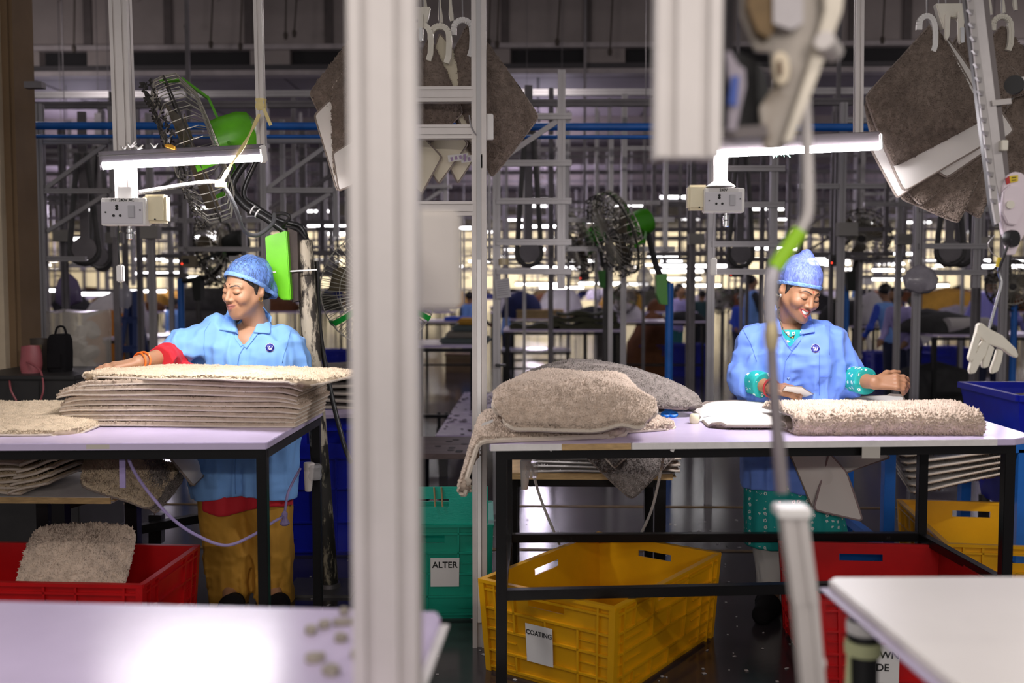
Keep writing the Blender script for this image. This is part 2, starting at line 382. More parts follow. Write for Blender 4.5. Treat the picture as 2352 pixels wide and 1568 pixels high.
b = MB(); A = rtf(2000, -.02); b.box(V(A.x, A.y - .025, TZ - .04), (.06, .003, .038)); b.build('tape_patch', mat('tape_clear', (.45, .42, .38), .4), t)
for px_, py_ in ((1265, 1030), (1545, 1032), (1990, 1036)):
    A = P(px_, py_, rtf(px_).y + .005); b = MB(); b.box(A, (.012, .004, .014), Euler((0, .5, 0)).to_matrix()); b.build('tape_scrap', PAPER, t)
# --- foreground tables (their near parts run out of the picture under the camera)
t = thing('work_table', 'blurred lavender-lit tabletop with fabric scraps, in front of the red crate', 'table', (-.8, 1.3, 0))
FZ = .86
q = [Zp(-60, 1378, FZ), Zp(820, 1398, FZ), Zp(1003, 1404, FZ), Zp(1012, 1418, FZ), Zp(955, 1535, FZ)]
q = [q[0], q[1], q[2], q[3], V(q[3].x - .03, .75, 0), V(-1.3, .75, 0)]
slab(MB(), q, FZ - .024, FZ).build('table_top', LAM, t, bevel=.002)
b = MB(); e0, e1 = q[3], q[4]; b.bar(V(e0.x + .002, e0.y, FZ - .012), V(e1.x + .002, e1.y, FZ - .012), .022, .003); b.build('edge_band', LAM_W, t)
for (x, y) in ((-.25, 1.45), (-1.2, 1.45), (-.28, .85), (-1.2, .85)):
    b = MB(); b.bar(V(x, y, 0), V(x, y, FZ - .03), .035); b.build('leg', BLACK_PAINT, t)
for a, c in (((-.25, 1.45), (-1.2, 1.45)), ((-.28, .85), (-1.2, .85)), ((-.25, 1.45), (-.28, .85)), ((-1.2, 1.45), (-1.2, .85))):
    b = MB(); b.bar(V(*a, FZ - .042), V(*c, FZ - .042), .034, .03, up=(0, 0, 1)); b.build('frame_rail', BLACK_PAINT, t)
t = thing('work_table', 'blurred white tabletop corner at the lower right, before the red crate', 'table', (.9, 1.4, 0))
FZ2 = .86
LAM2 = mat('laminate_white', (.78, .74, .72), .35, var=.05, vscale=3)
c0 = Zp(1903, 1332, FZ2); c0b = Zp(1915, 1324, FZ2); r0 = Zp(2500, 1322, FZ2); l1 = Zp(2190, 1568, FZ2)
dl = (l1 - c0).normalized(); l2 = c0 + dl * 1.1
q = [c0b, r0, V(r0.x + .1, l2.y, 0), V(l2.x, l2.y, 0), c0]
slab(MB(), q, FZ2 - .03, FZ2).build('table_top', LAM2, t, bevel=.003)
b = MB(); sd = V(-.002, 0, 0); b.bar(V(c0.x - .002, c0.y, FZ2 - .015), V(l2.x - .002, l2.y, FZ2 - .015), .028, .003); b.build('edge_band', mat('edge_lilac', (.42, .36, .50), .5), t)
lg = P(1982, 1500, 1.62); lx, ly = lg.x, lg.y
b = MB(); b.tube([(lx, ly, 0), (lx, ly, FZ2 - .03)], .024, 16); b.build('leg', BLACKP, t, smooth=True)
for py0, py1, mm, rr in ((1424, 1452, PAPER, .027), (1470, 1500, mat('green_tape', (.55, .58, .33), .6), .029), (1455, 1466, BLACKP, .026)):
    z0, z1 = P(1982, py1, 1.62).z, P(1982, py0, 1.62).z; b = MB(); b.lathe([(rr, z0), (rr + .001, (z0 + z1) / 2), (rr, z1)], (lx, ly, 0), (0, 0, 1), 20); b.build('tape_wrap', mm, t, smooth=True)
b = MB(); z0 = P(1982, 1520, 1.62).z; b.lathe([(.004, 0), (.006, .02), (.003, .09)], (lx - .026, ly - .01, z0 - .06), (0, 0, 1), 8); b.build('tape_tail', mat('green_tape', (.5, .5, .3)), t)
for (x, y) in ((r0.x - .1, r0.y - .2), (l2.x + .1, l2.y + .05), (r0.x, l2.y + .05)):
    b = MB(); b.tube([(x, y, 0), (x, y, FZ2 - .03)], .024, 12); b.build('leg', BLACKP, t, smooth=True)
# fabric scraps on the blurred left tabletop
SCRAP = mat('scrap_fleece', (.36, .32, .27), .95, var=.3, vscale=60)
spos = [(790, 1412, 26, 12, 0), (715, 1455, 40, 16, 2), (745, 1442, 34, 14, 1.2), (785, 1437, 52, 9, .2), (782, 1473, 34, 18, -.6), (722, 1520, 56, 22, .25), (762, 1548, 44, 26, .9), (815, 1512, 28, 14, .4)]
order = ['farthest', 'leftmost of the upper row', 'middle one of the upper row', 'long thin one', 'tilted one below the long one', 'large front', 'nearest', 'one half hidden by the post']
for (px, py, wpx, hpx, rz), od in zip(spos, order):
    c = Zp(px, py, FZ); s = c.y / FPX; b = MB()
    wv = wpx * s; hv = hpx * s * 1.8
    prof = [(math.cos(a) * wv / 2 * (1 + .2 * random.uniform(-1, 1)) * (1 if abs(math.cos(a)) < .8 else .95), math.sin(a) * hv / 2 * (1 + .2 * random.uniform(-1, 1))) for a in [i * math.pi / 6 for i in range(12)]]
    M = Matrix.Translation(V(c.x, c.y, FZ + .006)) @ Matrix.Rotation(rz, 4, 'Z') @ Matrix.Rotation(R(90), 4, 'X')
    b.plate(prof, .011, M); o = b.build('fabric_scrap', SCRAP, bevel=.002)
    tag(o, 'small grey fleece scrap on the blurred tabletop, ' + od, 'scrap', 'fleece scraps on the front table')

# ================================================================ posts and station lamps
def post(name, label, cat, a, c, prof, m, up=None, group=None):
    b = MB(); b.sweep(prof, a, c, up); return tag(b.build(name, m), label, cat, group)
# blurred foreground upright
Yp = 1.2
xa = (P(812, 800, Yp).x + P(962, 800, Yp).x) / 2; wpp = P(962, 800, Yp).x - P(812, 800, Yp).x
t = thing('aluminium_post', 'wide blurred aluminium post crossing the whole picture left of its middle', 'post', (xa, Yp, 0))
b = MB(); b.sweep(tslot(wpp, .045, 2, 1, .009, .007), (xa, Yp, 0), (xa, Yp, 3.2)); b.build('extrusion', ALU_W, t)
b = MB(); b.sweep([(-.007, -.0015), (.007, -.0015), (.007, .0015), (-.007, .0015)], (xa - wpp * .0, Yp - .024, .0), (xa, Yp - .024, 3.2)); 
bb = P(996, 598, 1.42); b = MB(); b.box((bb.x - .0, 1.42, bb.z), (.078, .05, .14)); b.build('wiring_box', mat('box_beige', (.72, .67, .62), .6, var=.08), t, bevel=.006)
b = MB(); b.box((bb.x - .06, 1.33, bb.z + .02), (.06, .14, .02)); b.build('box_bracket', ALU, t)
# base foot so that it stands
b = MB(); b.box((xa, Yp, .006), (.16, .12, .012)); b.build('foot_plate', ALU_D, t)
# blurred hanging upright and the conveyor lift unit, upper right of the middle
Yq = 1.28
xl, xr = P(1503, 200, Yq).x, P(1650, 200, Yq).x; zend = P(1575, 366, Yq).z
t = thing('hanging_post', 'blurred aluminium post hanging from the top of the picture, cut off square below', 'post', ((xl + xr) / 2, Yq, zend))
b = MB(); b.sweep(tslot(xr - xl, .05, 2, 1, .01, .008), ((xl + xr) / 2, Yq, zend), ((xl + xr) / 2, Yq, 3.2)); b.build('extrusion', ALU_W, t)
b = MB(); b.box(((xl + xr) / 2, Yq, 3.21), (.2, .3, .02)); b.build('mounting_plate', ALU_D, t)
Yc = 1.36
t = thing('conveyor_lift_unit', 'blurred dirty metal conveyor lift unit with a black wheel beside the hanging post', 'machine', P(1780, 200, Yc))
def pl(b, pts, Y, th, mi=0):
    w3 = [P(x, y, Y) for x, y in pts]; n = len(w3)
    b.add([p + V(0, -th / 2, 0) for p in w3] + [p + V(0, th / 2, 0) for p in w3], [tuple(range(n)), tuple(range(2 * n - 1, n - 1, -1))] + [(i, n + i, n + (i + 1) % n, (i + 1) % n) for i in range(n)], mi); return b
DIRTY = mat('grimy_plate', (.40, .36, .32), .55, .3, var=.4, vscale=9, col2=(.16, .11, .06), vthr=(.32, .5))
pl(MB(), [(1700, -300), (1960, -300), (1915, 60), (1880, 150), (1830, 290), (1795, 345), (1755, 345), (1742, 250), (1775, 200), (1770, 120), (1735, 120), (1700, 40)], Yc, .012).build('side_plate', DIRTY, t, bevel=.002)
pl(MB(), [(1880, -300), (1965, -300), (1930, 30), (1870, 190), (1815, 330), (1795, 330), (1850, 170), (1890, 30)], Yc - .02, .02).build('guide_rail', mat('rail_cream', (.55, .50, .42), .4, .3, var=.2), t, bevel=.002)
pl(MB(), [(1725, -300), (1775, -300), (1780, 60), (1760, 95), (1735, 80), (1712, 20)], Yc - .015, .03).build('rusty_bracket', mat('rust_bracket', (.17, .11, .05), .7, .2, var=.5, vscale=12), t)
pl(MB(), [(1770, -300), (1835, -300), (1838, 60), (1812, 75), (1770, 60)], Yc - .02, .03).build('cover_plate', mat('grey_cover', (.45, .42, .43), .5, .2, var=.2), t)
pl(MB(), [(1775, 130), (1790, 118), (1808, 130), (1812, 165), (1806, 190), (1790, 198), (1778, 188), (1774, 160)], Yc - .02, .014).build('slot_bushing', mat('bushing', (.72, .62, .46), .5), t, bevel=.002)
pl(MB(), [(1786, 140), (1793, 136), (1797, 165), (1793, 178), (1787, 170)], Yc - .03, .006).build('slot', mat('slot_dark', (.12, .06, .03), .7), t)
wc = P(1690, 220, Yc); b = MB(); b.lathe([(.02, -.015), (.052, -.015), (.058, 0), (.052, .015), (.02, .015)], wc, (.75, -1, 0), 32); b.build('wheel', BLACKP, t, smooth=True)
pl(MB(), [(1655, 0), (1668, -300), (1690, -300), (1685, 60), (1688, 150), (1710, 200), (1705, 250), (1695, 290), (1672, 300), (1662, 220), (1655, 120)], Yc + .03, .008).build('belt', mat('belt_dark', (.03, .025, .03), .7), t)
pl(MB(), [(1666, 120), (1676, 118), (1695, 150), (1710, 160), (1712, 200), (1700, 250), (1690, 300), (1670, 300), (1675, 210)], Yc - .03, .006).build('wheel_guard', mat('guard_grey', (.32, .28, .33), .5), t)
pl(MB(), [(1680, 175), (1697, 175), (1692, 245), (1672, 240)], Yc - .036, .003).build('blue_sticker', mat('blue_sticker', (.03, .08, .38), .5), t)
pl(MB(), [(1650, 298), (1755, 290), (1760, 318), (1690, 322), (1650, 312)], Yc - .01, .03).build('cross_bar', mat('bar_dark', (.13, .11, .11), .5, .2), t)
b = MB(); b.tube([P(1893, 92, Yc - .05), P(1915, 122, Yc - .02)], .013, 12); b.build('bolt', ALU_W, t, smooth=True)
b = MB(); tp = P(1800, -290, Yc); b.box((tp.x, Yc, tp.z + .05), (.25, .06, .1)); b.build('hanger_block', ALU_D, t)
b = MB(); b.bar(V(tp.x, Yc, tp.z + .05), V(tp.x, Yc, 3.2), .04); b.build('hanger_bar', ALU_D, t)
# beam grid they hang from, above the picture
b = MB(); b.sweep(tslot(.09, .09, 1, 1), (-2.5, 1.3, 3.265), (3.2, 1.3, 3.265)); tag(b.build('overhead_beam', ALU), 'aluminium overhead beam above the blurred posts', 'beam')
# push rod with lime tape
Yr = 1.45
rodpts = [P(1849, 243, Yr), P(1853, 330, Yr), P(1856, 420, Yr), P(1855, 490, Yr), P(1838, 530, Yr), P(1806, 575, Yr), P(1780, 615, Yr), P(1770, 660, Yr), P(1770, 740, Yr), P(1775, 860, Yr), P(1785, 990, Yr), P(1797, 1130, Yr)]
t = thing('push_rod', 'blurred bent metal rod with lime green tape hanging in front of the smiling worker', 'rod', rodpts[-1])
b = MB(); b.tube(catmull(rodpts[:5], 5), .0085, 12); b.build('upper_rod', ALU_W, t, smooth=True)
b = MB(); b.tube(catmull(rodpts[4:7], 5), .0115, 12); b.build('lime_tape', mat('lime_tape', (.36, .70, .02), .5), t, smooth=True)
b = MB(); b.tube(catmull(rodpts[6:9], 5) , .010, 12); b.build('sleeve', mat('clear_sleeve', (.55, .52, .56), .25, .2), t, smooth=True)
b = MB(); b.tube(catmull(rodpts[8:], 5), [.008] * 6 + [.009] * 5 + [.010] * 5, 12); b.build('lower_rod', mat('rod_grey', (.34, .30, .31), .35, .6), t, smooth=True)
b = MB(); b.lathe([(.009, -.02), (.012, 0), (.009, .02)], P(1772, 770, Yr), (0, 0, 1), 12); b.build('joint', mat('joint_brass', (.6, .5, .3), .4, .5), t, smooth=True)
A, Bq, Cq = P(1818, 1165, Yr), P(1850, 1400, Yr), P(1870, 1640, Yr)
b = MB(); b.sweep(tslot(.036, .036, 1, 1, .008, .004), A, P(1846, 1380, Yr)); b.build('square_tube', ALU_W, t)
b = MB(); b.sweep(tslot(.034, .034, 1, 1, .012, .004), P(1846, 1370, Yr), Cq); b.build('lower_tube', ALU_W, t)
b = MB(); b.box(P(1818, 1172, Yr), (.048, .045, .014)); b.build('end_cap', WHITE_PL, t, bevel=.002)
b = MB(); b.tube([P(1862, 1523, Yr), P(1893, 1524, Yr)], .009, 12); b.build('bolt', ALU_W, t, smooth=True)
bz = P(1870, 1640, Yr); b = MB(); b.bar(V(bz.x, bz.y, 0), V(bz.x, bz.y, bz.z), .034); b.build('floor_stand', ALU_W, t)
hp = rodpts[0]; b = MB(); b.tube([hp, V(hp.x, hp.y, hp.z + .01)], .0085, 10); b.build('rod_tip', ALU_W, t, smooth=True)

# --- ladder-like frame in the middle
Yl = 3.72
t = thing('aluminium_ladder_frame', 'white aluminium upright with three crossbars left of the pale rug pile', 'frame', (P(1103, 1000, Yl).x, Yl, 0))
xl = P(1101, 600, Yl).x
b = MB(); b.sweep(tslot(.054, .045, 1, 1, .018, .008), (xl, Yl, 0), (xl, Yl, 3.4)); b.build('upright', ALU_W, t)
xl0 = P(852, 600, Yl).x
b = MB(); b.sweep(tslot(.054, .045, 1, 1, .018, .008), (xl0, Yl, 0), (xl0, Yl, 3.4)); b.build('upright', ALU_W, t)
for y0, y1 in ((201, 236), (288, 320), (463, 496)):
    za, zb_ = P(1000, y0, Yl).z, P(1000, y1, Yl).z
    b = MB(); b.sweep(tslot(abs(za - zb_), .045, 2, 1, .005, .006), (xl0 + .02, Yl - .002, (za + zb_) / 2), (xl - .02, Yl - .002, (za + zb_) / 2), up=(0, -1, 0)); b.build('crossbar', ALU_W, t)
b = MB(); b.box(P(1124, 292, Yl + .03), (.03, .03, .095)); b.build('switch_box', WHITE_PL, t, bevel=.003)
b = MB(); b.tube(catmull([P(1078, 265, Yl - .03), P(1082, 290, Yl - .04), P(1094, 310, Yl - .03)], 5), .003, 6); b.build('clip_wire', ALU, t)
b = MB(); b.box(P(1103, 370, Yl - .021), (.016, .003, .05)); b.build('tape_rest', mat('tape_brown', (.33, .29, .22), .6), t)
zc = P(1103, 597, Yl).z
b = MB(); b.bar(V(xl, Yl - .024, .1), V(xl, Yl - .024, zc), .014, .012); b.build('slot_cover', WHITE_PL, t)
b = MB(); b.bar(V(xl, Yl - .02, zc), V(xl, Yl - .02, 3.4), .017, .008); b.build('slot_strip', mat('strip_grey', (.45, .44, .44), .5, .2), t)

# --- station lamps over both tables
TUBE_E = mat('tube_glow', (1, 1, 1), .4, emit=((1, .95, 1), 55))
HOUS = mat('lamp_housing', (.09, .08, .095), .4, .5)
def socket_box(t, c, s, plate_text, cream_side, d=.05):
    """double box: switched socket face and the cream box beside it"""
    W, Hh = .135 * s, .082 * s
    b = MB(); b.box(c, (W, d, Hh)); bo = b.build('socket_box', WHITE_PL, t, bevel=.003)
    fy = c.y - d / 2 - .001
    b = MB(); b.box(V(c.x - .004, fy, c.z - .004), (W - .012, .004, Hh - .02)); fp = b.build('face_plate', mat('socket_face', (.60, .58, .62), .4), bo, bevel=.001)
    for dx, dz, r in ((-.018, .016, .0045), (-.018, .008, .0045), (-.028, -.012, .004), (-.008, -.012, .004), (-.052, -.002, .0025), (.052, .004, .0025)):
        b = MB(); b.lathe([(r * s, 0), (r * s, .003)], V(c.x + dx * s, fy - .0015, c.z + dz * s), (0, -1, 0), 10); b.build('pin_hole', INK, bo)
    b = MB(); b.box(V(c.x + .026 * s, fy - .004, c.z), (.019 * s, .008, .036 * s)); b.build('rocker_switch', mat('rocker_grey', (.42, .41, .44), .4), bo, bevel=.001)
    b = MB(); b.box(V(c.x - .004, fy + .0005, c.z + Hh / 2 - .007 * s), (.10 * s, .002, .011 * s)); lb = b.build('rating_label', PAPER, bo)
    text(plate_text, .0125 * s, Matrix.Translation(V(c.x - .004, fy - .0012, c.z + Hh / 2 - .0073 * s)) @ Matrix.Rotation(R(90), 4, 'X'), INK, bo)
    b = MB(); b.box(V(c.x + cream_side * .085 * s, c.y + .022, c.z + .012), (.07 * s, .05, .085 * s)); cb = b.build('junction_box', CREAM_PL, t, bevel=.008)
    b = MB(); b.lathe([(.003, 0), (.003, .003)], V(c.x + cream_side * .085 * s + .004, c.y - .004, c.z - .022 * s), (0, -1, 0), 8); b.build('screw', INK, cb)
    b = MB(); b.lathe([(.007, 0), (.007, -.008), (.011, -.01), (.011, -.022), (.008, -.024), (.012, -.028), (.012, -.045), (.006, -.048)], V(c.x + .01, c.y, c.z - Hh / 2), (0, 0, 1), 10); b.build('cable_gland', CHROME, t, smooth=True)
YL = 3.42
t = thing('station_lamp', 'lit tube lamp on aluminium posts with a socket box, above the rug-stack worker', 'lamp', P(290, 470, YL))
xs_ = P(279, 200, YL + .05).x; ws = .062
b = MB(); zbot = P(290, 470, YL + .05).z; b.sweep(tslot(ws, .05, 2, 1, .007, .006), (xs_ + .008, YL + .055, zbot), (xs_ - .012, YL + .055, 3.4)); b.build('post', ALU_W, t)
b = MB(); x2 = P(597, 200, YL + .25).x; z2 = P(600, 345, YL + .25).z; b.sweep(tslot(.030, .03, 1, 1, .006, .004), (x2 + .004, YL + .25, z2), (x2 - .012, YL + .25, 3.4)); b.build('post', ALU_W, t)
A, B2 = P(231, 364, YL), P(606, 346, YL + .22)
dirv = (B2 - A).normalized(); nrm = V(dirv.y, -dirv.x, 0)
if nrm.y > 0: nrm = -nrm
b = MB(); b.bar(A, B2, .036, .045, up=(0, 0, 1)); hz = b.build('housing', HOUS, t, bevel=.003)
b = MB(); b.bar(A + V(0, -.024, .006), B2 + V(0, -.024, .006), .003, .004, up=(0, 0, 1)); b.build('seam', STEEL_D, hz)
dz = V(0, 0, -.026)
b = MB(); b.tube([A + dz + nrm * .012 + dirv * .004, B2 + dz + nrm * .012 - dirv * .004], .013, 12); b.build('tube', TUBE_E, t, smooth=True)
b = MB(); b.bar(B2 - dirv * .016 + V(0, 0, -.012), B2 + dirv * .008 + V(0, 0, -.012), .05, .06, up=(0, 0, 1)); b.build('end_cap', WHITE_PL, t, bevel=.004)
b = MB(); b.bar(A - dirv * .004 + V(0, 0, -.01), A + dirv * .004 + V(0, 0, -.01), .045, .06, up=(0, 0, 1)); b.build('end_cap', HOUS, t)
LA = area('tube_light', (A + B2) / 2 + V(0, 0, -.05), (0, 0, math.atan2(dirv.y, dirv.x)), .6, .03, TUBE_W); LA.rotation_euler = Euler((R(8), 0, math.atan2(dirv.y, dirv.x)))
socket_box(t, P(290, 487, YL), 1.15, '1PH  240V AC', 1)
b = MB(); b.box(P(290, 446, YL + .01), (.05, .03, .05)); b.build('box_bracket', WHITE_PL, t, bevel=.003)
b = MB(); b.tube(catmull([P(320, 442, YL + .05), P(380, 432, YL + .1), P(450, 421, YL + .15), P(490, 418, YL + .2), P(515, 430, YL + .25), P(540, 475, YL + .35), P(560, 528, YL + .5), P(590, 540, YL + .6), P(625, 515, YL + .75), P(630, 492, YL + .85)], 8), .0085, 10); b.build('conduit', CONDUIT, t, smooth=True)
b = MB(); b.tube(catmull([P(272, 505, YL), P(271, 560, YL), P(275, 606, YL)], 5), .002, 6); b.build('switch_cord', RUBBER, t)
b = MB(); b.box(P(277, 628, YL), (.024, .02, .06)); b.build('pull_switch', WHITE_PL, t, bevel=.004)
for (px, py, r) in ((285, 345, .02), (300, 338, .024), (318, 342, .018), (355, 338, .014)):
    c = P(px, py, YL + .02); v = []
    b = MB()
    for k in range(7):
        a = random.uniform(0, 6.28); e = random.uniform(.2, 1); b.tube([c, c + V(math.cos(a), math.sin(a) * .6, e) * r], [.004, .001], 5)
    b.build('lint_clump', mat('lint_white', (.6, .58, .56), .9), t)
c = P(392, 338, YL + .08); b = MB(); b.lathe([(.002, -.006), (.022, -.004), (.018, .006), (.004, .010)], c, (.3, 0, 1), 9); b.build('fluff', mat('fluff_orange', (.75, .36, .03), .9), t)
# ribbon tied from the thin post down to the conduit
rb = thing('pale_ribbon', 'pale yellow cloth ribbon tied from the thin lamp post to the grey conduit', 'ribbon', P(510, 420, YL + .2))
b = MB(); 
pp = catmull([P(596, 262, YL + .2), P(578, 300, YL + .18), P(556, 340, YL + .15), P(530, 380, YL + .15), P(508, 418, YL + .18)], 6)
for i in range(len(pp) - 1): b.bar(pp[i], pp[i + 1] + (pp[i + 1] - pp[i]) * .08, .010 + .004 * math.sin(i * .7), .003, up=(0, 1, 0))
b.build('strand', YEL_TAPE, rb)
b = MB(); b.lathe([(.019, -.022), (.022, -.008), (.020, .006), (.022, .02)], P(599, 240, YL + .25), (0, 0, 1), 8); b.build('knot', YEL_TAPE, rb)
b = MB(); b.bar(P(606, 250, YL + .22), P(622, 288, YL + .22), .012, .003, up=(0, 1, 0)); b.build('loose_end', YEL_TAPE, rb)
b = MB(); b.bar(P(495, 424, YL + .17), P(520, 424, YL + .17), .016, .012); b.build('bow', YEL_TAPE, rb)
b = MB(); b.lathe([(.012, -.01), (.014, 0), (.012, .01)], P(508, 420, YL + .2), (1, 0, .2), 8); b.build('wrap', YEL_TAPE, rb)
# right lamp
YR = 3.42
t = thing('station_lamp', 'lit tube lamp with a socket box, above the smiling worker in the floral blouse', 'lamp', P(1660, 460, YR))
A, B2 = P(1640, 336, YR), P(2016, 320, YR + .22); dirv = (B2 - A).normalized(); nrm = V(dirv.y, -dirv.x, 0)
if nrm.y > 0: nrm = -nrm
b = MB(); b.bar(A + V(0, 0, .004), B2 + V(0, 0, .004), .032, .045, up=(0, 0, 1)); hz = b.build('housing', mat('lamp_housing_white', (.16, .14, .15), .4, .1), t, bevel=.003)
b = MB(); b.tube([A + dz + nrm * .012 + dirv * .004, B2 + dz + nrm * .012 - dirv * .004], .013, 12); b.build('tube', TUBE_E, t, smooth=True)
b = MB(); b.bar(B2 - dirv * .006 + V(0, 0, -.008), B2 + dirv * .006 + V(0, 0, -.008), .05, .055, up=(0, 0, 1)); b.build('end_cap', WHITE_PL, t, bevel=.004)
x2 = P(1973, 150, YR + .2).x; b = MB(); b.sweep(tslot(.028, .03, 1, 1, .006, .004), (x2 + .008, YR + .22, P(1980, 308, YR + .22).z), (x2 - .01, YR + .22, 3.4)); b.build('post', ALU_W, t)
x3 = P(1653, 400, YR + .05).x; b = MB(); b.sweep(tslot(.048, .05, 1, 1, .007, .006), (x3, YR + .055, P(1653, 450, YR + .05).z), (x3 - .006, YR + .055, 3.4)); b.build('post', ALU_W, t)
b = MB(); b.box(P(1988, 310, YR + .2), (.03, .02, .012)); b.build('clamp', CREAM_PL, t, bevel=.002)
LB = area('tube_light', (A + B2) / 2 + V(0, 0, -.05), (0, 0, 0), .6, .03, TUBE_W); LB.rotation_euler = Euler((R(8), 0, math.atan2(dirv.y, dirv.x)))
socket_box(t, P(1661, 461, YR), 1.0, '240V', -1)
b = MB(); b.lathe([(.05, -.002), (.05, 0), (.02, .02)], P(1655, 428, YR), (0, 0, 1), 16); b.build('mount_cap', WHITE_PL, t)
b = MB(); b.tube(catmull([P(1640, 488, YR), P(1638, 540, YR), P(1638, 590, YR)], 5), .0015, 6); b.build('switch_cord', ALU, t)
b = MB(); b.box(P(1639, 612, YR), (.022, .018, .06)); b.build('pull_switch', WHITE_PL, t, bevel=.004)
c = P(1795, 355, YR + .1)
b = MB()
for k in range(9): a = random.uniform(0, 6.28); b.tube([c + V(0, 0, .02), c + V(.03 * math.cos(a), .02 * math.sin(a), -.012 * random.random())], [.003, .001], 5)
b.build('plastic_shred', mat('shred_green', (.25, .62, .45), .3), t)
for o_ in (LA, LB): o_['label'] = 'light of the tube'
# cross beam the lamp posts and ladder hang from
b = MB(); b.sweep(tslot(.08, .08, 1, 1), (-3.4, 3.55, 3.44), (3.6, 3.55, 3.44)); tag(b.build('overhead_beam', ALU), 'aluminium overhead beam above the two worker stations', 'beam')
# ================================================================ rugs
def vnoise(p, s, seed=0):
    """cheap smooth 3-D value noise in [-1,1]; p (N,3)"""
    q = p * s + seed * 17.31
    i = np.floor(q).astype(np.int64); f = q - i; f = f * f * (3 - 2 * f)
    def h(x, y, z): 
        n = (x * 374761393 + y * 668265263 + z * 2147483647 + seed * 1274126177) & 0xffffffff
        n = ((n ^ (n >> 13)) * 1274126177) & 0xffffffff
        return ((n ^ (n >> 16)) & 0xffff) / 32767.5 - 1
    x, y, z = i[:, 0], i[:, 1], i[:, 2]; r = 0
    for dx in (0, 1):
        for dy in (0, 1):
            for dz in (0, 1):
                wgt = (f[:, 0] if dx else 1 - f[:, 0]) * (f[:, 1] if dy else 1 - f[:, 1]) * (f[:, 2] if dz else 1 - f[:, 2])
                r = r + wgt * h(x + dx, y + dy, z + dz)
    return r
def nrm_(a): return a / np.maximum(np.linalg.norm(a, axis=1, keepdims=True), 1e-9)
